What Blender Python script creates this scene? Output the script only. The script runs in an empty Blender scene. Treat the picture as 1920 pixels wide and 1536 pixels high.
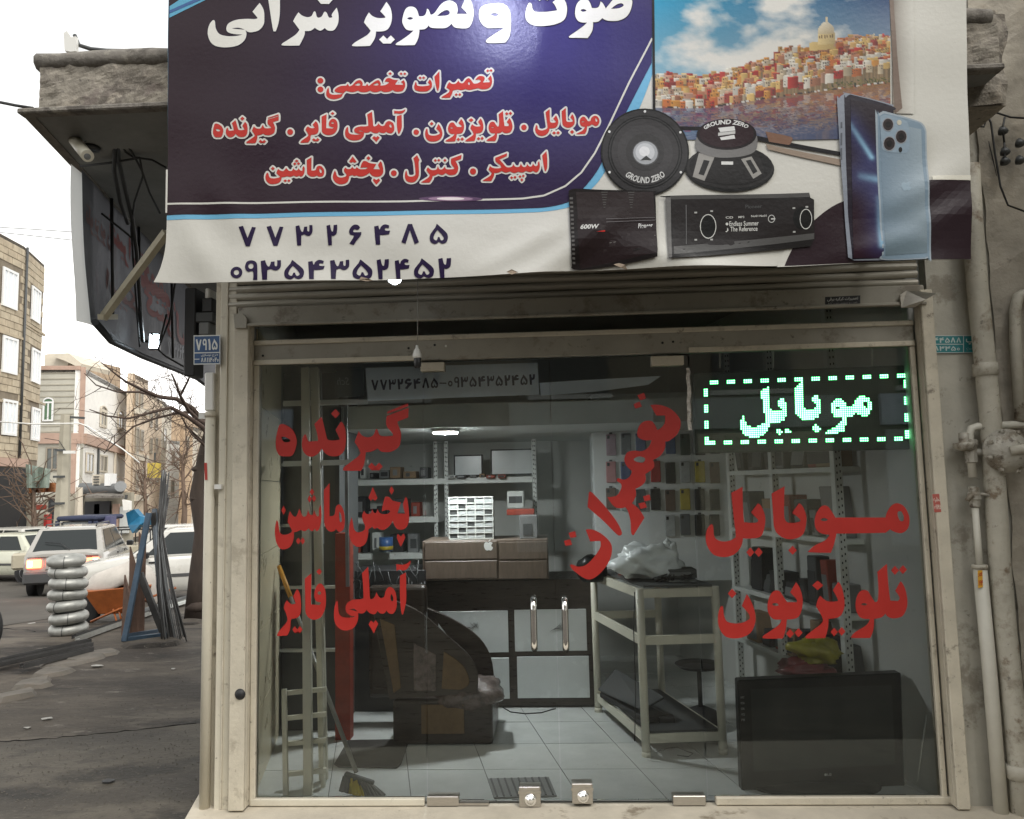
import bpy, bmesh, math, random
import numpy as np
from math import sin, cos, tan, pi, radians, sqrt, atan2
from mathutils import Vector, Matrix
V = Vector
random.seed(7)
scn = bpy.context.scene
COL = scn.collection

# ---------------------------------------------------------------- camera
FPX, YAW, PIT, ROL = 1450.0, radians(2.7), radians(5.5), radians(1.25)
CAM = V((0, -3.92, 1.55))
FW = V((-sin(YAW)*cos(PIT), cos(YAW)*cos(PIT), sin(PIT)))
_r0 = V((cos(YAW), sin(YAW), 0)); _u0 = _r0.cross(FW)
RT = _r0*cos(ROL) - _u0*sin(ROL); UP = _u0*cos(ROL) + _r0*sin(ROL)
cd = bpy.data.cameras.new('camera'); cd.sensor_width = 36; cd.lens = FPX/1920*36
cd.clip_start = 0.05; cd.clip_end = 2000
co = bpy.data.objects.new('camera', cd); COL.objects.link(co)
co.matrix_world = Matrix(((RT.x, UP.x, -FW.x, CAM.x), (RT.y, UP.y, -FW.y, CAM.y), (RT.z, UP.z, -FW.z, CAM.z), (0, 0, 0, 1)))
scn.camera = co

# ---------------------------------------------------------------- light
SUN_EL, SUN_AZ = radians(52), radians(142)      # azimuth measured clockwise from +Y
w = bpy.data.worlds.new('World'); scn.world = w; w.use_nodes = True
nt = w.node_tree; bg = nt.nodes['Background']
sky = nt.nodes.new('ShaderNodeTexSky'); sky.sky_type = 'NISHITA'; sky.sun_disc = False
sky.sun_elevation = SUN_EL; sky.sun_rotation = SUN_AZ; sky.dust_density = 0.0; sky.air_density = 4.0; sky.ozone_density = 0.0
hs = nt.nodes.new('ShaderNodeHueSaturation'); hs.inputs['Saturation'].default_value = 0.06
nt.links.new(sky.outputs[0], hs.inputs['Color']); nt.links.new(hs.outputs[0], bg.inputs[0])
bg.inputs[1].default_value = 0.15
sd = bpy.data.lights.new('sun', 'SUN'); sd.energy = 1.3; sd.angle = radians(25); sd.color = (1, .96, .9)
so = bpy.data.objects.new('sun', sd); COL.objects.link(so)
_sd = V((sin(SUN_AZ)*cos(SUN_EL), cos(SUN_AZ)*cos(SUN_EL), sin(SUN_EL)))
so.rotation_euler = _sd.to_track_quat('Z', 'Y').to_euler(); so.location = (-8, -8, 14)
scn.view_settings.view_transform = 'Standard'; scn.view_settings.look = 'None'
scn.view_settings.exposure = 0.80; scn.view_settings.gamma = 1
scn.view_settings.use_curve_mapping = False
scn.cycles.use_denoising = True
scn.cycles.max_bounces = 8; scn.cycles.transparent_max_bounces = 24
scn.cycles.caustics_reflective = False; scn.cycles.caustics_refractive = False
scn.cycles.sample_clamp_indirect = 4

# ---------------------------------------------------------------- pixel rays onto real planes
def ray(px, py): return FW*FPX + RT*(px-960) + UP*(768-py)
def at(px, py, Y=0.0):
    d = ray(px, py); return CAM + d*((Y-CAM.y)/d.y)
def g(px, py, z=0.0):
    d = ray(px, py); return CAM + d*((z-CAM.z)/d.z)
class VP:                                     # vertical plane through two points
    def __init__(s, p, q):
        s.p = V(p); s.d = V((q[0]-p[0], q[1]-p[1], 0)).normalized(); s.n = V((s.d.y, -s.d.x, 0))
        if s.n.dot(CAM-s.p) < 0: s.n = -s.n
    def hit(s, px, py, off=0.0):
        d = ray(px, py); p = s.p + s.n*off
        return CAM + d*((p-CAM).dot(s.n)/d.dot(s.n))
SK = tan(radians(12.8))
def sk(x, y, z=0.0): return V((x - y*SK, y, z))    # shop depth runs askew to its front
def lin(c): return tuple(((v/255)/12.92 if v/255 <= .04045 else ((v/255+.055)/1.055)**2.4) for v in c)

# ---------------------------------------------------------------- materials
MATS = {}
def mat(name, col, rough=.6, metal=0.0, var=.12, vs=6.0, bump=0.0, bs=40.0, dirt=None, spec=.5, emit=None, es=0, stretch=None, alpha=None, coat=0):
    if name in MATS: return MATS[name]
    m = bpy.data.materials.new(name); m.use_nodes = True; MATS[name] = m
    n = m.node_tree.nodes; l = m.node_tree.links; b = n['Principled BSDF']
    b.inputs['Roughness'].default_value = rough; b.inputs['Metallic'].default_value = metal
    b.inputs['Specular IOR Level'].default_value = spec
    if coat: b.inputs['Coat Weight'].default_value = coat
    c = tuple(col)+(1,)
    b.inputs['Base Color'].default_value = c
    if emit:
        b.inputs['Emission Color'].default_value = tuple(emit)+(1,); b.inputs['Emission Strength'].default_value = es
    if alpha is not None: b.inputs['Alpha'].default_value = alpha
    if var or dirt or bump:
        tc = n.new('ShaderNodeTexCoord'); mp = n.new('ShaderNodeMapping'); l.new(tc.outputs['Object'], mp.inputs[0])
        if stretch: mp.inputs['Scale'].default_value = stretch
    last = None
    if var:
        t = n.new('ShaderNodeTexNoise'); t.inputs['Scale'].default_value = vs; t.inputs['Detail'].default_value = 6; t.inputs['Roughness'].default_value = .65
        l.new(mp.outputs[0], t.inputs['Vector'])
        mr = n.new('ShaderNodeMapRange'); mr.inputs[1].default_value = .3; mr.inputs[2].default_value = .7
        mr.inputs[3].default_value = 1-var; mr.inputs[4].default_value = 1+var; l.new(t.outputs[0], mr.inputs[0])
        mx = n.new('ShaderNodeMix'); mx.data_type = 'RGBA'; mx.blend_type = 'MULTIPLY'; mx.inputs[0].default_value = 1
        mx.inputs['A'].default_value = c; l.new(mr.outputs[0], mx.inputs['B']); last = mx.outputs['Result']
        rr = n.new('ShaderNodeMapRange'); rr.inputs[3].default_value = max(.02, rough-.12); rr.inputs[4].default_value = min(1, rough+.12)
        l.new(t.outputs[0], rr.inputs[0]); l.new(rr.outputs[0], b.inputs['Roughness'])
    for k, (dc, amt, ds, *ro) in enumerate(dirt or []):
        t = n.new('ShaderNodeTexNoise'); t.inputs['Scale'].default_value = ds; t.inputs['Detail'].default_value = 8; t.inputs['Roughness'].default_value = ro[0] if ro else .7
        l.new(mp.outputs[0], t.inputs['Vector'])
        mr = n.new('ShaderNodeMapRange'); mr.inputs[1].default_value = .72-amt*.4; mr.inputs[2].default_value = .805-amt*.4; mr.inputs[4].default_value = .85
        l.new(t.outputs[0], mr.inputs[0])
        mx = n.new('ShaderNodeMix'); mx.data_type = 'RGBA'; l.new(mr.outputs[0], mx.inputs[0])
        if last: l.new(last, mx.inputs['A'])
        else: mx.inputs['A'].default_value = c
        mx.inputs['B'].default_value = tuple(dc)+(1,); last = mx.outputs['Result']
    if last: l.new(last, b.inputs['Base Color'])
    if bump:
        t = n.new('ShaderNodeTexNoise'); t.inputs['Scale'].default_value = bs; t.inputs['Detail'].default_value = 8; t.inputs['Roughness'].default_value = .6
        l.new(mp.outputs[0], t.inputs['Vector'])
        bm = n.new('ShaderNodeBump'); bm.inputs['Strength'].default_value = min(1, bump); bm.inputs['Distance'].default_value = .01
        l.new(t.outputs[0], bm.inputs['Height']); l.new(bm.outputs[0], b.inputs['Normal'])
    return m
def attr_mat(name, rough=.45, var=.06, bump=0, bs=30, spec=.5, gamma=1.0):
    m = mat(name, (.5, .5, .5), rough, var=0, bump=bump, bs=bs, spec=spec)
    n = m.node_tree.nodes; l = m.node_tree.links; a = n.new('ShaderNodeAttribute'); a.attribute_name = 'Col'
    gm = n.new('ShaderNodeGamma'); gm.inputs[1].default_value = gamma; l.new(a.outputs['Color'], gm.inputs[0])
    l.new(gm.outputs[0], n['Principled BSDF'].inputs['Base Color']); return m
def glass_mat(name, tint, dust=.03, rough=.0, ior=1.5):
    m = bpy.data.materials.new(name); m.use_nodes = True; MATS[name] = m
    n = m.node_tree.nodes; l = m.node_tree.links; n.clear()
    out = n.new('ShaderNodeOutputMaterial'); tr = n.new('ShaderNodeBsdfTransparent'); tr.inputs[0].default_value = tuple(tint)+(1,)
    gl = n.new('ShaderNodeBsdfGlossy'); gl.inputs['Roughness'].default_value = rough; gl.inputs[0].default_value = (.9, .95, .95, 1)
    fr = n.new('ShaderNodeFresnel'); fr.inputs[0].default_value = ior
    mx = n.new('ShaderNodeMixShader'); l.new(fr.outputs[0], mx.inputs[0]); l.new(tr.outputs[0], mx.inputs[1]); l.new(gl.outputs[0], mx.inputs[2])
    df = n.new('ShaderNodeBsdfDiffuse'); df.inputs[0].default_value = (.6, .6, .56, 1)
    tc = n.new('ShaderNodeTexCoord'); mp = n.new('ShaderNodeMapping'); mp.inputs['Scale'].default_value = (3, 3, .5); l.new(tc.outputs['Object'], mp.inputs[0])
    t = n.new('ShaderNodeTexNoise'); t.inputs['Scale'].default_value = 3; t.inputs['Detail'].default_value = 7; l.new(mp.outputs[0], t.inputs['Vector'])
    mr = n.new('ShaderNodeMapRange'); mr.inputs[1].default_value = .35; mr.inputs[2].default_value = .75; mr.inputs[3].default_value = dust*.4; mr.inputs[4].default_value = dust*1.8
    l.new(t.outputs[0], mr.inputs[0])
    m2 = n.new('ShaderNodeMixShader'); l.new(mr.outputs[0], m2.inputs[0]); l.new(mx.outputs[0], m2.inputs[1]); l.new(df.outputs[0], m2.inputs[2])
    l.new(m2.outputs[0], out.inputs[0]); return m

# ---------------------------------------------------------------- mesh builder
class MB:
    def __init__(s): s.v = []; s.f = []; s.c = []; s.M = None; s.sm = []
    def add(s, vs, fs, col=None, smooth=False):
        k = len(s.v)
        s.v += [tuple(s.M @ V(p)) if s.M else tuple(p) for p in vs]
        s.f += [tuple(i+k for i in f) for f in fs]; s.c += [col]*len(fs); s.sm += [smooth]*len(fs); return s
    def box(s, a, b, col=None):
        x0, y0, z0 = a; x1, y1, z1 = b
        if x0 > x1: x0, x1 = x1, x0
        if y0 > y1: y0, y1 = y1, y0
        if z0 > z1: z0, z1 = z1, z0
        return s.add([(x0,y0,z0),(x1,y0,z0),(x1,y1,z0),(x0,y1,z0),(x0,y0,z1),(x1,y0,z1),(x1,y1,z1),(x0,y1,z1)],
              [(0,3,2,1),(4,5,6,7),(0,1,5,4),(1,2,6,5),(2,3,7,6),(3,0,4,7)], col)
    def hexa(s, b4, t4, col=None):             # eight corners
        return s.add(list(b4)+list(t4), [(3,2,1,0),(4,5,6,7),(0,1,5,4),(1,2,6,5),(2,3,7,6),(3,0,4,7)], col)
    def quad(s, a, b, c, d, col=None): return s.add([a, b, c, d], [(0,1,2,3)], col)
    def slab(s, pts, off, col=None):           # polygon extruded by vector
        n = len(pts); off = V(off); a = [V(p) for p in pts]
        return s.add(a+[p+off for p in a], [tuple(range(n)), tuple(range(2*n-1, n-1, -1))]+[(i, i+n, (i+1) % n+n, (i+1) % n) for i in range(n)], col)
    def tube(s, pts, r, n=8, col=None, caps=True, smooth=True):
        pts = [V(p) for p in pts]; m = len(pts); rs = r if isinstance(r, (list, tuple)) else [r]*m
        vs = []; u = None
        for i, p in enumerate(pts):
            t = (pts[min(i+1, m-1)]-pts[max(i-1, 0)])
            if t.length < 1e-9: t = V((0, 0, 1))
            t.normalize()
            if u is None:
                u = t.orthogonal().normalized()
            else:
                u = (u - t*u.dot(t)); u = u.normalized() if u.length > 1e-6 else t.orthogonal().normalized()
            wv = t.cross(u)
            vs += [p+(u*cos(2*pi*k/n)+wv*sin(2*pi*k/n))*rs[i] for k in range(n)]
        fs = [(i*n+k, i*n+(k+1) % n, (i+1)*n+(k+1) % n, (i+1)*n+k) for i in range(m-1) for k in range(n)]
        s.add(vs, fs, col, smooth)
        if caps:
            k = len(s.v)-len(vs)
            s.f += [tuple(k+i for i in range(n-1, -1, -1)), tuple(k+(m-1)*n+i for i in range(n))]; s.c += [col]*2; s.sm += [False]*2
        return s
    def lathe(s, o, ax, prof, n=24, col=None, smooth=True):   # prof: (radius, distance along axis)
        o = V(o); ax = V(ax).normalized(); u = ax.orthogonal().normalized(); wv = ax.cross(u); m = len(prof)
        vs = [o+ax*h+(u*cos(2*pi*k/n)+wv*sin(2*pi*k/n))*r for r, h in prof for k in range(n)]
        fs = [(i*n+k, i*n+(k+1) % n, (i+1)*n+(k+1) % n, (i+1)*n+k) for i in range(m-1) for k in range(n)]
        s.add(vs, fs, col, smooth)
        k = len(s.v)-len(vs); s.f += [tuple(k+i for i in range(n-1, -1, -1)), tuple(k+(m-1)*n+i for i in range(n))]; s.c += [col]*2; s.sm += [False]*2
        return s
    def bar(s, a, b, wd, th, up=(0, 0, 1), col=None):         # rectangular bar from a to b
        a = V(a); b = V(b); t = (b-a).normalized(); up = V(up)
        sd = t.cross(up)
        if sd.length < 1e-4: sd = t.cross(V((0, 1, 0)))
        sd.normalize(); u = sd.cross(t).normalized(); p = sd*(wd/2); q = u*(th/2)
        return s.hexa([a-p-q, a+p-q, a+p+q, a-p+q], [b-p-q, b+p-q, b+p+q, b-p+q], col)
LOC = {}
def wloc(o):
    return LOC.get(o.name, V((0, 0, 0))) if o else V((0, 0, 0))
def setp(o, label=None, cat=None, group=None, kind=None):
    if label: o['label'] = label
    if cat: o['category'] = cat
    if group: o['group'] = group
    if kind: o['kind'] = kind
    return o
def thing(name, label, cat, loc, group=None):
    o = bpy.data.objects.new(name, None); COL.objects.link(o); o.location = loc; o.empty_display_size = .1
    LOC[o.name] = V(loc); return setp(o, label, cat, group)
def obj(name, mb, m, parent=None, label=None, cat=None, group=None, kind=None, bev=0, smooth=False, bseg=1, orient=True):
    me = bpy.data.meshes.new(name); vs = mb.v
    L = wloc(parent)
    if parent is None and vs and not kind:
        L = V((sum(p[0] for p in vs)/len(vs), sum(p[1] for p in vs)/len(vs), min(p[2] for p in vs)))
    me.from_pydata([(p[0]-L.x, p[1]-L.y, p[2]-L.z) for p in vs], [], mb.f)
    if any(c is not None for c in mb.c):
        a = me.color_attributes.new('Col', 'FLOAT_COLOR', 'CORNER'); i = 0
        for k, p in enumerate(me.polygons):
            c = mb.c[k] or (.5, .5, .5); vl = p.vertices
            for q in range(p.loop_total): a.data[i].color = tuple(c(mb.v[vl[q]]) if callable(c) else c)+(1,); i += 1
    if smooth or any(mb.sm):
        me.polygons.foreach_set('use_smooth', [True]*len(mb.f) if smooth else mb.sm)
    me.validate(); me.update()
    if orient:
        b = bmesh.new(); b.from_mesh(me); bmesh.ops.recalc_face_normals(b, faces=b.faces); b.to_mesh(me); b.free()
    me.materials.append(MATS[m] if isinstance(m, str) else m)
    o = bpy.data.objects.new(name, me); COL.objects.link(o)
    if parent: o.parent = parent; LOC[o.name] = L
    else: o.location = L; LOC[o.name] = L
    if bev:
        md = o.modifiers.new('bevel', 'BEVEL'); md.width = bev; md.segments = bseg; md.limit_method = 'ANGLE'; md.angle_limit = radians(40)
    return setp(o, label, cat, group, kind)
def dup(o, delta, parent=None, **kw):          # copy a thing, its parts and sub-parts
    c = o.copy(); COL.objects.link(c)
    if parent: c.parent = parent
    else: c.location = o.location + V(delta)
    LOC[c.name] = wloc(o)+V(delta)
    for ch in [x for x in o.children]: dup(ch, delta, c)
    setp(c, **kw); return c

# ---------------------------------------------------------------- flat shapes: traced outlines and type
def pts_of(txt):
    out = []
    for tok in txt.split(','):
        tok = tok.strip(); cor = tok.endswith('!'); a = tok.rstrip('!').split(); out.append((float(a[0]), float(a[1]), cor))
    return out
def spl(txt, st=5):                            # smooth closed outline, "!" marks a corner
    P = pts_of(txt) if isinstance(txt, str) else txt; n = len(P); out = []
    for i in range(n):
        p0, p1, p2, p3 = P[i-1], P[i], P[(i+1) % n], P[(i+2) % n]
        if p1[2] and p2[2]: out.append((p1[0], p1[1])); continue
        t1 = (0, 0) if p1[2] else ((p2[0]-p0[0])*.5, (p2[1]-p0[1])*.5)
        t2 = (0, 0) if p2[2] else ((p3[0]-p1[0])*.5, (p3[1]-p1[1])*.5)
        if p1[2]: t1 = ((p2[0]-p1[0])-t2[0]*.5, (p2[1]-p1[1])-t2[1]*.5)
        if p2[2]: t2 = ((p2[0]-p1[0])-t1[0]*.5, (p2[1]-p1[1])-t1[1]*.5)
        for k in range(st):
            t = k/st; h1 = 2*t**3-3*t*t+1; h2 = -2*t**3+3*t*t; h3 = t**3-2*t*t+t; h4 = t**3-t*t
            out.append((p1[0]*h1+p2[0]*h2+t1[0]*h3+t2[0]*h4, p1[1]*h1+p2[1]*h2+t1[1]*h3+t2[1]*h4))
    return out
def dia(cx, cy, rx, ry): return [(cx-rx, cy), (cx, cy-ry), (cx+rx, cy), (cx, cy+ry)]
def ell(cx, cy, rx, ry, n=20): return [(cx+rx*cos(2*pi*k/n), cy+ry*sin(2*pi*k/n)) for k in range(n)]
def fill(conts, off=0.0):                      # 2D outlines (even-odd) to triangles
    cu = bpy.data.curves.new('tmp', 'CURVE'); cu.dimensions = '2D'; cu.fill_mode = 'BOTH'; cu.offset = off
    for c in conts:
        s = cu.splines.new('POLY'); s.points.add(len(c)-1); s.use_cyclic_u = True
        for p, q in zip(s.points, c): p.co = (q[0], -q[1], 0, 1)
    o = bpy.data.objects.new('tmp', cu); COL.objects.link(o)
    me = bpy.data.meshes.new_from_object(o.evaluated_get(bpy.context.evaluated_depsgraph_get()))
    vs = [(v.co.x, -v.co.y) for v in me.vertices]; fs = [tuple(p.vertices) for p in me.polygons]
    bpy.data.objects.remove(o); bpy.data.curves.remove(cu); bpy.data.meshes.remove(me); return vs, fs
def dilate(conts, r, step=.8):                  # outline grown by r pixels, as the level set of its distance field
    xs = [p[0] for c in conts for p in c]; ys = [p[1] for c in conts for p in c]
    gx = np.arange(min(xs)-r-2, max(xs)+r+2+step, step); gy = np.arange(min(ys)-r-2, max(ys)+r+2+step, step); X, Y = np.meshgrid(gx, gy, indexing='ij')
    D = np.full(X.shape, 1e9); ins = np.zeros(X.shape, bool)
    for c in conts:
        for (x0, y0), (x1, y1) in zip(c, c[1:]+c[:1]):
            dx, dy = x1-x0, y1-y0; L = dx*dx+dy*dy+1e-12; t = np.clip(((X-x0)*dx+(Y-y0)*dy)/L, 0, 1)
            D = np.minimum(D, (X-x0-t*dx)**2+(Y-y0-t*dy)**2)
            if y0 != y1: k = ((y0 > Y) != (y1 > Y)); k &= X < dx*(Y-y0)/dy+x0; ins ^= k
    F = np.sqrt(D); F[ins] = 0; F -= r; vs = []; fs = []; ids = {}
    def vid(key, p):
        if key not in ids: ids[key] = len(vs); vs.append(p)
        return ids[key]
    nx, ny = F.shape; lo = (np.minimum(np.minimum(F[:-1, :-1], F[1:, :-1]), np.minimum(F[:-1, 1:], F[1:, 1:])) < 0)
    for i, j in zip(*np.nonzero(lo)):
        cr = [(i, j), (i+1, j), (i+1, j+1), (i, j+1)]; poly = []
        for a, b in zip(cr, cr[1:]+cr[:1]):
            fa, fb = F[a], F[b]
            if fa < 0: poly.append(vid(a, (gx[a[0]], gy[a[1]])))
            if (fa < 0) != (fb < 0):
                t = fa/(fa-fb); poly.append(vid((min(a, b), max(a, b)), (gx[a[0]]+(gx[b[0]]-gx[a[0]])*t, gy[a[1]]+(gy[b[1]]-gy[a[1]])*t)))
        if len(poly) > 2: fs.append(tuple(poly))
    return vs, fs
def text(body, bold=0.0, shear=0.0, space=1.0):    # type set in the built-in face, unit height, y down
    cu = bpy.data.curves.new('tmp', 'FONT'); cu.body = body; cu.offset = bold; cu.shear = shear; cu.space_character = space; cu.resolution_u = 3
    o = bpy.data.objects.new('tmp', cu); COL.objects.link(o)
    me = bpy.data.meshes.new_from_object(o.evaluated_get(bpy.context.evaluated_depsgraph_get()))
    vs = [(v.co.x, -v.co.y) for v in me.vertices]; fs = [tuple(p.vertices) for p in me.polygons]
    bpy.data.objects.remove(o); bpy.data.curves.remove(cu); bpy.data.meshes.remove(me)
    if not vs: return [(0, 0)], []
    x0 = min(v[0] for v in vs); x1 = max(v[0] for v in vs); y0 = min(v[1] for v in vs); y1 = max(v[1] for v in vs)
    return [((v[0]-x0)/(x1-x0), (v[1]-y0)/(y1-y0)) for v in vs], fs
def place(tx, x0, y0, x1, y1, slope=0.0):      # unit text into a pixel box
    vs, fs = tx; return [(x0+u*(x1-x0), y0+v*(y1-y0)+slope*u*(x1-x0)) for u, v in vs], fs
# ---------------------------------------------------------------- traced words (outline in a zoomed crop: origin x, y, scale)
W = {}
def word(key, ox, oy, sc, *cs):
    out = []
    for c in cs:
        P = spl(c) if isinstance(c, str) else c
        out.append([(ox+x/sc, oy+y/sc) for x, y in P])
    W[key] = out
word('receiver', 500, 740, 6.857,
 '1550 220!,1815 112!,1823 150!,1550 248!',
 '1545 275!,1825 170!,1820 295!,1690 345!,1685 375,1725 480,1725 570,1700 670,1600 735,1480 735,1440 705,1420 690!,1390 715,1330 738,1275 740!,1262 850,1240 930,1210 980!,1000 978,985 955,1010 920,1180 790,1200 740!,1180 690,1130 610!,1155 540,1185 465!,1215 515,1270 545,1330 545,1375 515,1405 445,1425 450,1445 510,1490 535,1610 530!,1620 505,1545 410,1535 340',
 dia(1350,925,48,50), dia(1445,925,48,50),
 '955 345!,990 385,1015 470,1018 620,990 730,920 788,820 790,755 755,705 690!,670 750,600 795,530 790,475 735,452 650,462 565,485 515,505 520,530 590,560 602,640 595!,660 580,640 470,610 380!,690 300!,715 315,770 540,790 580,850 590,930 580!,935 560,885 455!',
 dia(885,245,57,60),
 '170 385,230 385,330 450,385 570,375 680,330 780,250 795,165 780,120 690,120 560,145 440', '190 545!,235 545,305 580!,290 608,240 615,205 590')
word('player_a', 500, 900, 6.857,
 '1790 215!,1812 270,1830 420,1828 530,1795 610,1740 640,1680 630,1640 580,1622 525!,1580 590,1510 640,1450 635,1425 610!,1385 630,1360 600!,1305 640!,1305 700,1280 800,1230 850,1160 860,1100 810,1062 710,1062 600,1090 480!,1105 530,1120 620,1150 665,1200 672,1255 640,1265 590,1235 520,1230 450,1255 395!,1275 430,1310 440,1340 420,1357 370!,1375 415,1405 425,1425 375!,1450 420,1490 440,1560 435!,1590 410!,1560 385,1480 405!,1500 290,1530 215,1580 225,1620 265,1725 290!,1700 370,1680 430!,1780 435!,1760 360,1755 300',
 dia(1605,135,32,58), '1365 90!,1395 165,1425 235!,1390 272!,1365 240!,1340 272!,1308 230!,1335 165', '1685 690!,1725 730!,1760 685!,1782 740!,1755 800,1725 860!,1700 810,1672 740!')
word('player_b', 500, 900, 6.857,
 '810 40!,808 440,815 465,870 450,890 350,930 315,970 350,1000 450,1003 560,985 640,930 668,890 625!,870 655,820 665,780 640,745 570,740 450,735 130!', '935 400!,960 460,965 530,945 540,930 470',
 '690 320!,705 400,700 530,680 620,645 660,620 625!,580 660,540 620!,490 660,440 640!,390 665,350 670!,345 760,310 850,240 890,170 880,120 790,105 680,110 590,130 515!,150 560,165 660,200 700,270 700,325 660,310 620,270 540!,280 470,300 400!,330 450,370 475,395 440,420 365!,445 430,470 470,510 460,530 380!,555 440,590 450,610 380!,640 460,670 460,670 380',
 dia(217,390,30,60), dia(582,155,30,45), dia(552,245,27,50), dia(609,240,27,50), dia(407,785,30,45), dia(464,785,27,50))
word('amp_a', 500, 1040, 6.857,
 '1665 120!,1740 130,1800 115,1850 75!,1845 120,1810 180,1760 205,1700 195,1670 215!', '1715 270!,1790 230!,1795 480,1790 620,1755 760,1735 755,1718 620,1712 450',
 '1600 420,1650 470,1670 570,1668 680,1630 755,1575 755,1540 715!,1510 755,1460 755,1425 720!,1390 765,1330 755,1285 710!,1240 755,1175 750!,1170 850,1120 940,1030 975,950 960,885 890,865 780,875 660,900 600,915 610,925 740,960 795,1040 812,1110 805,1135 790!,1080 785,1025 740,1015 680,1040 620,1110 580,1200 575,1245 560!,1240 400,1225 240!,1305 155!,1320 400,1330 560,1365 565,1395 530,1410 480!,1435 530,1470 560,1510 540,1530 470,1560 425', '1605 505!,1625 550,1625 595,1600 590,1592 540', '1065 707!,1120 697,1172 735!,1128 722',
 '1310 900!,1340 845!,1375 880!,1400 840!,1435 890!,1405 950,1378 1015!,1345 955')
word('amp_b', 500, 1040, 6.857,
 '490 310!,575 240!,570 640!,680 650!,700 615!,640 600,612 540,625 440,670 375,720 390,755 470,762 620,740 730,690 810,610 838,540 810,500 740,495 600', ell(677,495,22,22,10), dia(675,220,35,45),
 '390 440!,425 500,440 600,440 720,410 800,330 825!,310 850,300 960,265 1040!,145 1045,140 1020,170 970,255 870,265 810,220 690!,235 630,262 585!,290 620,330 640,375 625!,340 540!', dia(363,965,33,45), dia(427,965,33,48))
word('mobile_w', 1310, 900, 4.683,
 '1750 205,1810 240,1850 330,1840 420,1790 465,1730 460,1680 435!,1640 465!,1210 472!,1190 560,1160 640!,975 635,975 615,1020 575,1110 530,1150 480!,1080 470,1030 430,1018 360,1035 290,1080 230,1130 230,1170 280,1200 330!,1640 330!,1660 270,1700 220', '1745 290,1775 275,1800 320,1795 360,1765 355', '1070 350,1100 335,1135 350,1100 362',
 '640 120!,755 55!,750 300,770 365,820 378,890 365!,885 340,820 290!,880 205!,915 235,945 320,940 410,910 485,840 518,760 515,690 470,660 400,652 280', dia(825,618,38,40),
 '285 115!,385 60!,395 340,420 372,500 375,525 355!,460 285!,520 205!,555 240,585 330,575 430,540 500,450 515,388 512!,370 590,310 655,220 678,130 655,75 580,62 500,75 430,110 390,128 410,135 490,170 530,240 540,310 515,325 480,310 350',
 dia(453,635,36,42), dia(527,635,36,42))
word('tv', 1330, 1050, 4.923,
 '1765 195!,1805 260,1828 370,1820 450,1780 520,1700 540,1650 525,1625 495!,1590 530,1520 545!,1515 640,1485 720!,1320 720,1315 700,1350 665,1450 600,1480 545!,1400 535,1360 480,1350 400,1370 320,1410 280,1460 285,1490 330,1525 385!,1555 370,1560 250,1550 110!,1640 35!,1650 200,1670 375!,1740 380!,1755 345,1715 285!', '1400 410,1430 400,1455 412,1430 420', dia(1713,97,37,42), dia(1787,90,37,42),
 '1190 200!,1225 260,1248 380,1240 460,1200 525,1100 545!,1095 630,1070 720!,900 725,895 700,940 660,1030 590,1045 540,985 430!,1000 370,1025 330!,1060 365,1110 385,1185 380!,1180 350,1140 280!', dia(1000,235,52,45), dia(1152,665,35,40), dia(1222,660,34,42),
 '800 205!,840 270,862 370,850 470,810 535,715 550!,705 640,680 725!,505 725,500 700,550 665,640 600,665 550!,590 545,545 490,537 410,560 330,600 285,650 290,690 350,720 390!,800 390!,805 365,745 300!', '580 410,610 398,640 415,610 425', dia(745,680,38,42), dia(823,672,38,42),
 '345 315!,385 380,420 480,425 570,390 660,320 710,220 725,140 700,90 620,80 520,100 440,125 430,135 510,160 565,220 585,300 580,370 545!,365 500,300 425!', dia(210,310,40,45))
word('repairs_w', 1040, 720, 4.042,
 '725 160!,800 160,880 190,940 250,955 310,930 380,870 430,838 435!,835 490,800 545,745 575!,755 620,735 650,685 685!,690 730,660 770,612 795!,615 850,585 905!,640 950,680 1015!,640 1080,600 1145!,580 1130,575 1040,555 965,535 935!,460 935,400 858!,470 845,505 790,500 755,470 735,480 712!,530 725,570 700,585 660!,545 620,528 570,550 520,600 505,660 510,710 480,735 425!,690 428,640 410,625 370,645 310,690 280,740 285,770 330,775 350!,810 330,835 290,835 240!,770 240!', '600 570,640 550,685 565,670 595,620 590',
 [(625,85),(678,67),(692,110),(648,125)], [(597,155),(643,132),(662,172),(612,188)], [(670,852),(720,838),(728,880),(682,890)], [(635,905),(683,896),(700,935),(650,948)],
 '262 820,290 830,400 950,480 1060,510 1130,490 1150,460 1130,370 1040,262 945,250 930,255 870',
 '235 1105!,290 1105,360 1140,420 1200,435 1260,415 1340,360 1420,290 1475,230 1475,150 1420,118 1380,130 1368,180 1385,240 1370,300 1310,345 1240,345 1190!,270 1195!', [(105,1130),(155,1115),(165,1160),(120,1168)], [(70,1190),(118,1177),(132,1220),(82,1228)])
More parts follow.
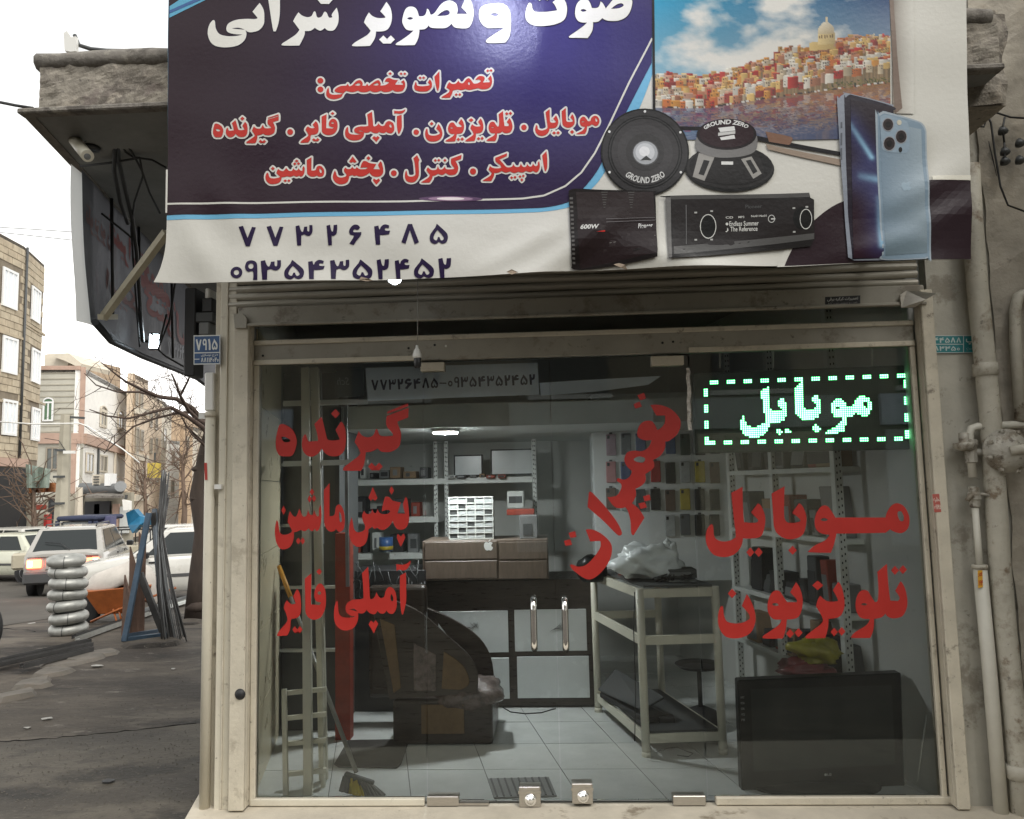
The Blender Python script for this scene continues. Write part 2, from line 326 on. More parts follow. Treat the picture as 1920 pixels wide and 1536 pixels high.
word('repairs_b', 580, 120, 5.333,
 '1815 120!,1828 170,1820 220,1790 250,1730 258,1690 245!,1640 255,1600 262,1560 250!,1520 262,1480 255,1435 265!,1425 300,1405 335!,1330 335,1325 325,1390 285,1400 255!,1370 235!,1385 200,1400 180!,1430 200,1465 195,1490 165!,1510 190,1540 190,1570 155,1600 145,1630 180,1650 200,1690 195!,1715 180!,1700 160,1660 165!,1690 130,1730 125,1755 145,1745 175!,1735 190!,1800 190!,1805 175,1785 155!', '1590 185,1605 190,1600 212,1588 200', dia(1784,75,16,15), dia(1818,72,16,15), dia(1469,305,16,15), dia(1504,305,16,15),
 '1250 130!,1300 75!,1302 200,1290 260,1278 262,1265 215',
 '1205 155!,1225 190,1222 235,1180 270,1110 275,1060 262,1048 230,1062 185,1072 190,1078 215,1110 222,1170 220,1205 210!,1185 185!', dia(1109,142,16,14), dia(1144,140,16,14))
word('special_b', 580, 120, 5.333,
 '945 165!,960 200,955 240,930 272,870 280,835 262!,800 280,750 285,720 270!,680 285,640 285,610 270!,570 285,520 285,490 270!,440 285,400 280!,370 272!,340 300,320 335,260 355,210 350,175 325,172 280,190 240,198 260,205 295,240 310,310 305,340 292!,290 290,255 275,265 250,310 225,370 220!,385 200!,400 225!,430 215,470 175,510 165,535 195,530 220!,565 222!,580 200!,595 225!,640 190,690 165,715 195,710 220!,760 215,800 190!,770 180,755 185!,770 155,800 145,840 160,890 165!,870 190,860 210!,935 212!,935 200,915 185!', '455 215!,495 195,510 212,490 220', '640 215!,680 195,692 212,670 220', dia(919,103,16,14), dia(956,103,16,14), dia(810,102,18,16), ell(113,172,30,28), ell(113,258,30,28))
word('mobile_b', 940, 190, 9.6,
 '1690 275,1740 300,1765 370,1740 440,1690 460,1650 440,1625 430!,1590 455,1545 460!,1530 550,1500 600!,1365 605,1360 590,1450 545,1490 500,1500 470!,1440 455,1410 400,1420 330,1460 290,1500 295,1530 330,1555 370!,1600 365,1615 320,1650 285', '1690 320,1720 340,1725 375,1700 375', '1440 380,1465 370,1495 380,1465 388',
 '1085 190!,1160 130!,1165 320,1180 370,1230 380,1285 372!,1280 350,1240 300!,1275 240!,1310 300,1320 380,1300 440,1240 480,1170 480,1110 440,1095 380', dia(1272,562,38,38),
 '795 205!,870 150!,875 340,890 385,960 390!,985 380!,935 320!,985 260!,1015 320,1025 390,1000 460,950 490,870 490!,850 560,800 610,730 630,650 605,610 540,612 480,630 430!,650 450,660 500,700 525,760 525,820 495,830 460,815 350', dia(949,577,34,32), dia(1021,575,34,32))
word('speaker_b', 750, 270, 6.4,
 '1705 145!,1757 92!,1768 200,1765 290,1745 335,1730 300,1718 230',
 '1670 210!,1678 260,1670 310,1640 345,1595 325!,1560 340,1510 325!,1470 345,1420 335!,1370 350,1320 330!,1270 345,1220 325!,1180 345,1130 350!,1125 390,1095 445!,1000 445,1000 435,1080 385,1100 350!,1062 310!,1080 265!,1115 290,1180 295,1215 285!,1200 255,1150 215,1145 170!,1285 115!,1283 150!,1195 190!,1240 240,1280 280,1340 275,1360 240!,1385 275,1430 275,1450 235!,1475 275,1510 275,1525 240!,1550 270,1580 270,1595 235!,1620 268,1650 262,1655 230',
 dia(1339,405,19,18), dia(1380,400,19,18), dia(1440,392,18,18), dia(1479,385,18,18), dia(1462,430,19,20))
word('control_b', 750, 270, 6.4,
 '615 180!,740 135!,735 185!,665 210!,690 250,700 300,680 355,640 375,590 375,548 350!,510 375,460 360!,420 380,392 385!,385 420,355 465!,265 465,262 455,340 405,355 370!,315 315!,335 280!,370 310,410 315,440 305,455 265!,475 305,510 305,540 270!,560 305,640 305!,650 290,615 240',
 dia(425,200,19,18), dia(466,198,19,18), dia(540,200,20,20),
 '160 175!,205 135!,240 205!,225 215,228 350,215 410,175 455,120 462,75 440,58 390,68 330,80 325,95 380,140 392,180 375,185 340,175 230')
word('title_a', 380, 0, 4.571,
 '490 30!,525 90,532 170,525 220,490 265,440 282,400 283,370 265!,380 300,365 350,310 395,220 412,130 405,75 370,50 300,60 230,90 185,110 190,118 250,150 300,220 318,300 315,345 303!,280 300,225 285,208 255,225 210,290 178,380 168,450 170,475 160!,430 105!', '255 252!,310 245,366 262!,310 258',
 '415 -5!,455 -2!,470 -40!,420 -45!', '555 -60!,663 -60!,665 100,655 200,635 270,622 278,608 262,585 130')
word('title_b', 380, 0, 4.571,
 '1150 70!,1165 130,1162 200,1130 260,1080 268,1050 245!,1010 270,965 245!,930 272,880 275!,875 320,835 402!,695 402,690 385,720 365,800 310,835 265!,780 190!,800 150,825 112!,855 140,900 155,935 145,955 108,970 110,985 155,1020 150,1045 108,1065 115,1085 155,1115 150!,1110 125', dia(1018,2,34,38), dia(1084,2,34,38), dia(1050,-55,34,34))
word('title_c', 780, 0, 4.571,
 '-254 15!,-219 70,-207 140,-219 210,-259 260,-344 268!,-354 330,-394 395!,-534 398,-539 380,-499 350,-419 300,-389 262!,-447 190!,-429 145,-404 105!,-374 135,-329 152,-269 150!,-267 138,-307 95!', dia(-280,340,36,36), dia(-216,340,36,36),
 '430 -10!,470 10,495 100,485 180,450 238,380 245,330 235,305 205!,260 240,190 245,130 240,108 220!,80 250,30 255!,20 330,-10 390!,-160 390,-165 372,-130 350,-60 300,-20 262!,-80 255,-115 200,-115 150,-90 80,-50 58,0 75,25 140!,75 135,95 80!,110 90,125 130!,160 115,220 40,290 12,345 40,358 90,350 125!,430 125!,435 115,390 70!', '180 142!,240 98,280 95,290 120,260 138', '-75 158,-50 148,-25 158,-50 170')
word('title_d', 780, 0, 4.571,
 '640 40,720 35,780 60,810 130,812 250,800 320,765 370!,620 370,605 345,650 310,740 255,755 240!,700 242,610 240,560 200,540 140,550 80,590 50', '640 128,675 116,710 130,675 146')
word('title_e', 780, 0, 4.571,
 '1240 -30!,1285 40,1293 110,1270 180,1190 225,1090 240,1000 225,945 180,940 110,965 40,990 45,1000 90,1030 115,1120 120,1210 105!,1190 60,1170 40!', dia(1060,-10,31,32), dia(1125,-10,31,32),
 '1740 -30,1800 -30!,1850 0,1845 70,1810 140,1740 180,1660 188,1620 180,1595 165!,1560 195,1515 200!,1510 270,1470 335!,1325 335,1318 318,1360 290,1430 240,1465 205!,1400 200,1365 150,1370 70,1400 20,1440 5,1480 20,1505 80!,1560 75,1580 25!,1600 40,1625 85!,1660 40,1700 -10', '1670 85!,1720 45,1760 32,1780 50,1750 72,1710 82', '1410 100,1435 92,1460 105,1430 115')
def bbox(cs):
    xs = [p[0] for c in cs for p in c]; ys = [p[1] for c in cs for p in c]; return min(xs), min(ys), max(xs), max(ys)
def fit(cs, x0, y0, x1, y1, slope=0.0):        # a traced word set into another pixel box
    a, b, c, d = bbox(cs)
    return [[(x0+(p[0]-a)/(c-a)*(x1-x0), y0+(p[1]-b)/(d-b)*(y1-y0)+slope*(p[0]-a)/(c-a)*(x1-x0)) for p in q] for q in cs]

DIG = {k: [spl(c) if isinstance(c, str) else c for c in v] for k, v in {     # Persian digits
 '7': ['550 145!,580 138!,610 220!,640 145!,666 148!,625 275!,597 275!'],
 '3': ['898 145!,926 140!,938 175,952 182,962 150!,985 148!,986 176,999 178,1000 140!,1022 138!,1022 185,1000 208,978 208,962 200,940 208!,938 272!,908 272!'],
 '2': ['1088 145!,1116 138!,1125 174,1138 180,1144 140!,1172 138!,1168 190,1145 208,1128 206!,1128 268!,1100 268!'],
 '6': ['1300 133,1314 150!,1295 165,1275 160,1268 178,1300 180,1322 178!,1318 202,1290 235,1268 265!,1238 255!,1270 206,1245 195,1238 172,1252 145,1275 130'],
 '4': ['1392 145!,1420 140!,1428 165,1438 146,1462 132,1492 140!,1488 158!,1466 156,1466 171,1498 172!,1492 195!,1455 200,1430 200!,1432 262!,1402 262!'],
 '8': ['1605 130!,1632 130!,1678 245!,1650 258!,1618 170!,1590 255!,1562 245!'],
 '5': ['1780 128!,1808 150,1855 195,1852 242,1822 258,1795 245!,1768 260,1736 245,1732 205,1755 170,1768 155!', '1785 168!,1815 198,1830 225,1812 236,1800 214!,1788 214!,1778 236,1758 225,1764 198'],
 '0': [ell(540, 433, 38, 38), ell(540, 433, 17, 17, 14)], '9': ['630 360,662 370,673 402,673 488!,645 488!,645 434,612 434,594 408,602 372', ell(632, 398, 17, 18, 14)],
 '1': ['900 145!,925 138!,938 190,940 270!,912 270!,912 200']}.items()}
def numrow(s, x0, y0, x1, y1, slope=0.0, gap=.18):      # digits side by side in a pixel box
    wd = {'0': .55, '1': .4, '2': .68, '9': .6, '-': .8}; ws = [wd.get(c, .85) for c in s]; tot = sum(ws)+gap*(len(s)-1); u = 0; out = []
    for c, w_ in zip(s, ws):
        a = x0+u/tot*(x1-x0); e = x0+(u+w_)/tot*(x1-x0); dy = slope*(a-x0); h = y1-y0
        if c == '-': out.append([(a, y0+h*.5+dy), (e, y0+h*.5+dy), (e, y0+h*.62+dy), (a, y0+h*.62+dy)])
        else: out += fit(DIG[c], a, y0+dy+(h*.35 if c == '0' else 0), e, y1+dy-(h*.1 if c == '0' else 0))
        u += w_+gap
    return out
# ---------------------------------------------------------------- palette
CREAM = (.57, .53, .43)
mat('cream_paint', CREAM, .5, var=.07, vs=5, bump=.15, bs=60, dirt=[((.40, .36, .29), .36, 5), ((.20, .165, .125), .22, 12), ((.08, .065, .05), .2, 40)])
mat('cream_worn', (.52, .475, .38), .55, var=.12, vs=7, bump=.25, bs=50, dirt=[((.36, .32, .25), .40, 6), ((.16, .13, .10), .28, 13), ((.06, .05, .04), .24, 42)])
mat('shutter_grey', (.43, .405, .345), .45, metal=.15, var=.15, vs=4, dirt=[((.10, .085, .06), .2, 6)], stretch=(.6, 1, 3))
mat('bar_tan', (.30, .282, .235), .5, var=.15, vs=3, dirt=[((.17, .145, .11), .45, 5), ((.08, .065, .05), .26, 16)])
mat('rubber_black', (.012, .012, .013), .6, var=0)
mat('steel_brushed', (.5, .47, .42), .32, metal=.9, var=.1, vs=30, stretch=(1, 1, 8))
mat('chrome', (.92, .91, .89), .12, metal=1, var=0)
mat('stone_step', (.50, .45, .36), .6, var=.15, vs=5, bump=.2, bs=60, dirt=[((.2, .16, .11), .34, 4), ((.09, .075, .06), .18, 14)])
mat('red_vinyl', (.40, .022, .016), .45, var=.06, vs=12)
mat('plaster', (.43, .41, .35), .85, var=.14, vs=3.5, bump=.5, bs=18, dirt=[((.25, .225, .18), .40, 4.5), ((.09, .08, .065), .24, 12), ((.5, .48, .42), .2, 7)])
mat('white_plastic', (.70, .69, .65), .4, var=.05, vs=8, dirt=[((.3, .27, .2), .1, 14)])
mat('black_plastic', (.014, .014, .015), .35, var=.1)
glass_mat('front_glass', (.965, .98, .97), dust=.0035, ior=1.42)
glass_mat('plain_glass', (.85, .9, .9), dust=.04)

# ---------------------------------------------------------------- levels of the shop front (metres)
XL, XR = -1.505, 1.822                 # clear opening
ZT, ZH0, ZH1 = 2.190, 2.192, 2.325      # glass top, header bar
XS1, XS2, XS3 = -.640, .012, .717       # seams between panes and door leaves

# doorstep
_s0, _s1 = g(345, 1536, -.004), g(384, 1468, -.004); _sd = (_s1-_s0)
stp = MB().slab([_s0-_sd*1.5, V((2.75, -.95, -.004)), V((2.75, .035, -.004)), V((-1.60, .035, -.004)), V((-1.60, .30, -.004)), _s1+_sd*.05], (0, 0, -.126))
doorstep = obj('doorstep', stp, 'stone_step', kind='structure', bev=.006)

# ---- roller shutter with its two guide rails
rs = thing('roller_shutter', 'rolled up grey corrugated shutter with cream guide rails above the shop doors', 'shutter', (0.16, -.06, 0))
def xrng(pxa, pxb, py, Y): return at(pxa, py, Y).x, at(pxb, py, Y).x
zs = 2.492; pitch = .0415
for i in range(9):
    z = zs+i*pitch; b = MB(); n = 7; prof = []
    for k in range(n+1):
        t = k/n; prof.append((-.030-.016*sin(pi*t)**.8, z+t*(pitch-.004)))
    prof += [(-.022, z+pitch-.004), (-.022, z)]
    x0, x1 = -1.648, 1.86
    sg = 14; vs = []
    for s_ in range(sg+1):
        x = x0+(x1-x0)*s_/sg; dz = .0025*sin(s_*1.7+i*2.1)
        vs += [(x, p[0]+random.uniform(-.001, .001), p[1]+dz) for p in prof]
    m_ = len(prof)
    b.add(vs, [(a*m_+c, a*m_+(c+1) % m_, (a+1)*m_+(c+1) % m_, (a+1)*m_+c) for a in range(sg) for c in range(m_)]+[tuple(range(m_)), tuple(sg*m_+k for k in range(m_-1, -1, -1))])
    obj('slat', b, 'shutter_grey', rs)
bb = MB().box((-1.585, -.075, 2.392), (1.872, -.022, 2.488))
bar = obj('bottom_bar', bb, 'bar_tan', rs, bev=.006)
obj('bar_lip', MB().box((-1.585, -.093, 2.384), (1.872, -.0755, 2.399)), 'bar_tan', bar, bev=.003)
# bent sheet tab at the right end and folded end plate at the left
t0 = at(1690, 555, -.1); t1 = at(1757, 552, -.12)
obj('end_tab', MB().slab([at(1688, 553, -.1), at(1700, 545, -.1), at(1757, 550, -.15), at(1736, 562, -.13), at(1716, 576, -.1), at(1690, 577, -.1)], (0, .012, 0)), 'steel_brushed', bar)
obj('end_plate', MB().slab([at(438, 588, -.1), at(455, 588, -.1), at(462, 596, -.1), at(462, 615, -.1), at(440, 615, -.1)], (0, .02, 0)), 'bar_tan', bar)
pm = attr_mat('print_small', .4)
stk = MB(); 
c0 = [at(*p, -.0765) for p in ((1547, 557), (1613, 554), (1613, 571), (1547, 574))]; stk.quad(*c0, col=(.012, .012, .014))
def put(mb, tx, fn, col): mb.add([fn(*p) for p in tx[0]], tx[1], col)
put(stk, place(text('ﺗﻌﻤﯿﺮﺍﺕ ﮐﺮﮐﺮﻩ ﺑﺮﻗﯽ'[::-1], .01), 1551, 558.5, 1609, 565.5, -.04), lambda x, y: at(x, y, -.0772), (.55, .55, .52))
put(stk, place(text('ﻧﺼﺐ ﻭ ﺳﺮﻭﯾﺲ ﺩﺭﺏ ۸۸۰۱'[::-1], .0), 1553, 567.5, 1607, 571.5, -.04), lambda x, y: at(x, y, -.0772), (.4, .4, .38))
obj('sticker', stk, pm, bar, label='small black sticker with white Persian print')
def rail(name, xa, xb, z0, z1, lab=None):
    b = MB(); b.box((xa, -.085, z0), (xb, -.058, z1)); b.box((xa, -.0575, z0), (xa+.012, .0, z1)); b.box((xb-.012, -.0575, z0), (xb, .0, z1))
    return obj(name, b, 'cream_worn', rs, bev=.004, label=lab)
gl_ = rail('guide_rail', -1.600, -1.523, .004, 2.40)
lk = at(450, 1302, -.086)
obj('lock', MB().lathe(lk, (0, -1, 0), [(.001, .014), (.012, .014), (.019, .008), (.024, .002), (.027, -.0005)], 16), 'rubber_black', gl_)
gr_ = rail('guide_rail', 1.845, 1.905, .004, 2.46)
pr = at(1756, 945, -.0865)
sq = MB().quad(*[at(*p, -.0865) for p in ((1748, 927), (1761, 926), (1765, 960), (1752, 961))], col=(.42, .10, .08))
put(sq, place(text('ﺗﺨﻠﯿﻪ'[::-1], .02), 1750, 932, 1763, 942), lambda x, y: at(x, y, -.087), (.7, .6, .52))
put(sq, fill(numrow('09125', 1752, 946, 1764, 955)), lambda x, y: at(x, y, -.087), (.7, .6, .52))
obj('sticker', sq, pm, gr_, label='small red sticker on the right guide rail')

# ---- glazed front: frame, fixed panes, transom
sf = thing('storefront', 'glazed shop front with cream metal frame and red Persian window lettering', 'shop front', (.16, .02, 0))
fr = MB(); fr.box((XL-.016, -.018, 0.001), (XL+.012, .03, ZT)); obj('frame_post', fr, 'cream_worn', sf, bev=.003)
fr = MB(); fr.box((XR-.012, -.018, 0.001), (XR+.012, .03, ZT)); obj('frame_post', fr, 'cream_worn', sf, bev=.003)
fr = MB().box((XL-.016, -.012, ZH0+.001), (XR+.012, .035, ZH1)); hb = obj('header_bar', fr, 'bar_tan', sf, bev=.004)
obj('edge_strip', MB().box((XL-.016, -.022, ZH1-.028), (XR+.012, -.0125, ZH1-.004)), 'cream_worn', hb, bev=.003)
obj('edge_strip', MB().box((XL-.016, -.024, ZH0), (XS1-.03, -.0125, ZH0+.026)), 'cream_paint', hb, bev=.003)
obj('edge_strip', MB().box((XS3+.0, -.024, ZH0), (XR+.012, -.0125, ZH0+.026)), 'cream_worn', hb, bev=.003)
for px, py in ((493, 667), (815, 647), (836, 649), (1242, 643), (1262, 641), (766, 653)):
    p = at(px, py, -.013); obj('screw', MB().lathe(p, (0, -1, 0), [(.006, 0), (.006, .002), (.003, .003)], 8), 'rubber_black' if px != 836 else 'white_plastic', hb)
obj('top_frame', MB().box((XL-.016, -.012, 2.46), (XR+.012, .035, 2.50)), 'bar_tan', sf)
obj('sill_strip', MB().box((XL-.01, -.02, .0), (XS1-.012, .02, .034)), 'cream_paint', sf, bev=.004)
obj('sill_strip', MB().box((XS3+.035, -.02, .0), (XR+.035, .02, .036)), 'cream_worn', sf, bev=.004)
def pane(name, x0, x1, z0, z1, parent, y=.006, label=None):
    return obj(name, MB().box((x0, y-.004, z0), (x1, y+.004, z1)), 'front_glass', parent, label=label)
obj('transom_pane', MB().box((XL, .002, ZH1), (XR, .010, 2.47)), 'front_glass', sf)
pl = pane('fixed_pane', XL+.008, XS1-.004, .035, ZT, sf, label='left fixed glass pane with three lines of red lettering')
prt = pane('fixed_pane', XS3+.004, XR-.008, .037, ZT, sf, label='right fixed glass pane with two red words')
def letter(key, parent, label, Y=-.0005, conts=None):
    vs, fs = fill(conts or W[key]); b = MB(); b.add([at(x, y, Y) for x, y in vs], fs)
    return obj('window_lettering', b, 'red_vinyl', parent, label=label)
letter('receiver', pl, 'red Persian word for receiver at the top of the left pane')
letter(0, pl, 'red Persian words for car player in the middle of the left pane', conts=W['player_a']+W['player_b'])
letter(0, pl, 'red Persian words for amplifier at the bottom of the left pane', conts=W['amp_a']+W['amp_b'])
letter('mobile_w', prt, 'long red Persian word for mobile on the right pane')
letter('tv', prt, 'red Persian word for television under the word mobile')
# silver tape along the right seam
tp = MB(); P = []
for k in range(14):
    y = 690+k*9; P.append((1287+y*.02-14+random.uniform(-2, 2), y))
for a, b2 in zip(P[:-1], P[1:]):
    tp.quad(at(a[0], a[1], .0005), at(a[0]+7+random.uniform(-1, 1), a[1], -.001), at(b2[0]+7+random.uniform(-1, 1), b2[1], .001), at(b2[0], b2[1], -.0005))
obj('seam_tape', tp, mat('foil_tape', (.5, .47, .42), .3, metal=.6, var=.3, vs=60, bump=.8, bs=90), prt)

# ---- two door leaves
def fitting(parent, x0, x1, z0, z1, name='patch_fitting', m='steel_brushed'):
    return obj(name, MB().box((x0, -.022, z0), (x1, .034, z1)), m, parent, bev=.003)
def handle(parent, px, py0, py1):
    a = at(px, py0, -.055); c = at(px, py1, -.055); x = (a.x+c.x)/2
    pts = [(x, -.003, a.z-.02), (x, -.04, a.z-.015), (x, -.055, a.z-.04)]+[(x, -.055, a.z+(c.z-a.z)*t) for t in (.25, .5, .75)]+[(x, -.055, c.z+.04), (x, -.04, c.z+.015), (x, -.003, c.z+.02)]
    obj('door_handle', MB().tube(pts, .0165, 12), 'chrome', parent)
def lock(parent, px0, px1, py0, py1):
    a = at(px0, py0, -.03); c = at(px1, py1, -.03)
    k = obj('floor_lock', MB().box((a.x, -.03, c.z), (c.x, .034, a.z)), 'steel_brushed', parent, bev=.003)
    obj('lock_lid', MB().box((a.x-.004, -.034, a.z-.03), (c.x+.004, -.0305, a.z-.018)), 'steel_brushed', k)
    o = V(((a.x+c.x)/2+.003, -.0305, (a.z+c.z)/2-.012))
    obj('lock_cylinder', MB().lathe(o, (0, -1, 0), [(.030, 0), (.030, .004), (.024, .009), (.016, .010), (.016, .014), (.002, .015)], 20), 'chrome', k)
d1 = thing('glass_door', 'left frameless glass door leaf with chrome handle', 'door', (XS1, .006, 0))
pane('door_pane', XS1+.004, XS2-.003, .02, ZT-.008, d1)
d2 = thing('glass_door', 'right frameless glass door leaf with slanting red Persian word', 'door', (XS3, .006, 0))
p2 = pane('door_pane', XS2+.003, XS3-.004, .02, ZT-.008, d2)
letter('repairs_w', p2, 'red Persian word for repairs slanting up the right door')
handle(d1, 1001, 1120, 1223); handle(d2, 1060, 1120, 1225)
lock(d1, 973, 1014, 1476, 1514); lock(d2, 1072, 1112, 1470, 1508)
for d, a, c in ((d1, (788, 680), (833, 695)), (d2, (1221, 668), (1283, 684)), (d1, (800, 1494), (860, 1512)), (d2, (1262, 1493), (1324, 1511))):
    p, q = at(*a, -.022), at(*c, -.022); fitting(d, p.x, q.x, q.z, p.z, m='cream_worn' if a[1] < 800 else 'steel_brushed')
obj('bottom_plate', MB().box((XS1+.02, -.016, .001), (XS1+.30, .03, .012)), 'steel_brushed', d1)

# ---- pillar, drain pipe and channel left of the opening
pil = thing('corner_pillar', 'cream painted steel clad corner pillar left of the shop window', 'pillar', (-1.66, .1, 0))
obj('channel', MB().box((-1.690, -.040, -.02), (-1.6045, .25, 2.86)), 'cream_paint', pil, bev=.004)
obj('core', MB().box((-1.735, .005, -.06), (-1.6915, .26, 2.86)), 'cream_worn', pil, bev=.004)
obj('edge_bead', MB().box((-1.655, -.048, 0), (-1.648, -.0405, 2.86)), 'cream_worn', pil)
dp = thing('drain_pipe', 'cream drain pipe running up the left edge of the shop', 'pipe', (-1.75, -.02, -.1))
obj('pipe_body', MB().tube([(-1.742, -.022, -.05), (-1.742, -.022, 1.0), (-1.742, -.022, 1.955)], .026, 12), 'cream_paint', dp)
cl = at(388, 778, -.03)
obj('pipe_clamp', MB().lathe((-1.742, -.022, cl.z), (0, 0, 1), [(.030, -.012), (.030, .012)], 12), 'cream_worn', dp)
obj('clamp_bracket', MB().box((-1.80, -.035, cl.z-.02), (-1.745, -.005, cl.z+.012)), 'white_plastic', dp)
obj('wire_clip', MB().box((-1.70, -.062, at(400, 913, -.05).z-.012), (-1.665, -.041, at(400, 913, -.05).z+.012)), 'white_plastic', dp)
mb_ = at(384, 745, -.05)
obj('junction_box', MB().box((-1.775, -.03, 1.96), (-1.728, .06, 2.16)), 'white_plastic', dp, bev=.006)
rd = MB().quad(*[at(*p, -.05) for p in ((383, 868), (388, 868), (389, 900), (384, 900))], col=(.42, .05, .04)); obj('sticker', rd, pm, dp, label='thin red sticker strip')

# ---- number plate
def plate(name, label, cat, box, Y, base, frame, items, group=None):
    x0, y0, x1, y1, sl = box
    t = thing(name, label, cat, at((x0+x1)/2, y1, Y+.005))
    P = lambda x, y, o: at(x, y+sl*(x-x0), Y-o)
    obj('plate_sheet', MB().slab([P(x0, y0, 0), P(x1, y0, 0), P(x1, y1, 0), P(x0, y1, 0)], (0, .004, 0)), base, t)
    b = MB()
    for r in frame: b.quad(*[P(*p, .001) for p in ((r[0], r[1]), (r[2], r[1]), (r[2], r[3]), (r[0], r[3]))], col=(.62, .64, .62))
    for s_, bold, r, c in items: put(b, fill(numrow(s_, *r)) if s_.isdigit() else place(text(s_, bold), *r), lambda x, y: P(x, y, .0015), c)
    obj('plate_print', b, pm, t); return t
BL = mat('plate_blue', (.035, .085, .20), .4, var=.15, vs=20, dirt=[((.2, .2, .2), .15, 25)])
TL = mat('plate_teal', (.03, .22, .24), .4, var=.15, vs=20, dirt=[((.25, .25, .2), .22, 25)])
wh = (.66, .68, .66)
plate('house_number_plate', 'blue enamel house number plate reading 795 beside the pillar', 'number plate', (363, 629, 413, 684, -.02), -.06, BL,
      [(363, 629, 413, 631), (363, 682, 413, 684), (363, 631, 364.5, 682), (411.5, 631, 413, 682), (364.5, 661, 411.5, 663), (364, 673, 374, 674.5)],
      [('7915', .02, (367, 636, 408, 657), wh), ('ﻃﺮﺡ ﻧﻮﺳﺎﺯﯼ'[::-1], .02, (377, 664, 409, 670), wh), ('88112020', .03, (377, 671, 410, 680), wh)])
plate('postal_code_plate', 'teal postal code plate on the plaster wall right of the shop', 'number plate', (1747, 629, 1830, 662, 0), -.03, TL,
      [(1747, 629, 1830, 630.2), (1747, 661, 1830, 662), (1747, 645, 1806, 646.2), (1806, 630, 1807.2, 661)],
      [('44588', .0, (1751, 633, 1802, 643), (.5, .6, .58)), ('83350', .0, (1751, 649, 1800, 658), (.5, .6, .58)), ('ﭖ'[::-1], .02, (1811, 634, 1826, 648), wh), ('ﭘﺴﺖ'[::-1], .0, (1812, 652, 1826, 657), (.5, .6, .58))])
# ---------------------------------------------------------------- the big printed banner
YB = -.70
def wr(x, z):                                   # folds of the vinyl sheet, metres towards the street
    a = .0035*sin(x*5.1+z*2.2)+.0022*sin(x*11.3-z*7.1+1)+.0016*sin(x*3.0+z*17+2)
    e = max(0, (2.62-z)/.2)                     # the loose lower hem
    a += e*(.010*sin(x*7.3+z*9)+.004*sin(x*15-z*12+.5))
    for cx, cz, ang, amp, wd in ((.10, 2.52, .6, .014, .05), (-.1, 2.55, .45, .010, .045), (.55, 2.47, -.3, .010, .05), (1.6, 2.75, .5, .012, .06), (1.62, 2.6, .35, .012, .05), (1.45, 2.5, .2, .01, .05), (-1.5, 2.6, -1.1, .012, .06), (-1.35, 2.75, -1.0, .008, .06), (.03, 3.5, 1.4, .007, .05), (.17, 3.45, 1.3, .006, .05), (.3, 3.55, 1.5, .005, .05)):
        dx, dz = x-cx, z-cz; s_ = dx*cos(ang)+dz*sin(ang); t = -dx*sin(ang)+dz*cos(ang)
        a += amp*math.exp(-(t/wd)**2-(s_/.22)**2)
    return a
def bp(px, py, o=0.0):
    p = at(px, py, YB); p.y = YB-wr(p.x, p.z)-o; return p
bn = thing('shop_banner', 'large printed vinyl banner with Persian lettering above the shop', 'banner', at(1060, 515, YB))
pv = attr_mat('print_vinyl', .30, bump=.12, bs=45, spec=.22, gamma=1.15)
def cut(vs, fs, step):                          # slice a flat pixel mesh so that it can follow the folds
    b = bmesh.new(); vv = [b.verts.new((x, y, 0)) for x, y in vs]
    for f in fs:
        try: b.faces.new([vv[i] for i in f])
        except ValueError: pass
    x0, y0, x1, y1 = min(v[0] for v in vs), min(v[1] for v in vs), max(v[0] for v in vs), max(v[1] for v in vs)
    for ax, lo, hi in ((0, x0, x1), (1, y0, y1)):
        k = math.ceil((lo+.01)/step)*step
        while k < hi-.01:
            bmesh.ops.bisect_plane(b, geom=b.verts[:]+b.edges[:]+b.faces[:], dist=1e-4, plane_co=(k, 0, 0) if ax == 0 else (0, k, 0), plane_no=(1, 0, 0) if ax == 0 else (0, 1, 0)); k += step
    b.verts.index_update(); out = ([(v.co.x, v.co.y) for v in b.verts], [tuple(v.index for v in f.verts) for f in b.faces]); b.free(); return out
LAY = .0009
def pr_poly(mb, conts, col, lay, step=15, off=0.0):
    vs, fs = fill([c if isinstance(c, list) else spl(c) for c in conts], off)
    if step: vs, fs = cut(vs, fs, step)
    mb.add([bp(x, y, lay*LAY) for x, y in vs], fs, col)
def pr_rect(mb, x0, y0, x1, y1, col, lay): mb.quad(bp(x0, y0, lay*LAY), bp(x1, y0, lay*LAY), bp(x1, y1, lay*LAY), bp(x0, y1, lay*LAY), col)
def pr_text(mb, s_, box, col, lay, bold=0, shear=0, slope=0.0, fn=None):
    vs, fs = place(text(s_, bold, shear), *box, slope)
    if fn: vs = [fn(*p) for p in vs]
    mb.add([bp(x, y, lay*LAY) for x, y in vs], fs, col)
WHITE = (.56, .55, .505); NAVY_GLOW = lambda p: tuple(a+(c-a)*math.exp(-(((p[0]-.15)/.85)**2+((p[2]-3.45)/.62)**2)) for a, c in zip((.034, .017, .024), (.040, .032, .15))); SKYB = (.17, .40, .56)  # violet glow of the lamp above is painted into the navy print
sheet = '318 -90!,1812 -90!,1814 120!,1818 330!,1821 486!,1700 490,1600 493,1450 498,1300 500,1180 505,1100 507,1060 508,960 514,850 520,700 525,500 528,330 530,289 529!,300 505,309 470,312 430,313 380!'
b = MB(); pr_poly(b, [sheet], WHITE, 0, 15)
k = len(b.v)                                    # give the sheet a real back and hem
vs0 = list(b.v); b.add([(p[0], p[1]+.004, p[2]) for p in vs0], [tuple(reversed(f)) for f in b.f], WHITE)
sh = obj('vinyl_sheet', b, pv, bn, smooth=True, orient=False)
fb = MB()                                       # timber and steel frame the sheet is stretched over
z1 = 4.1
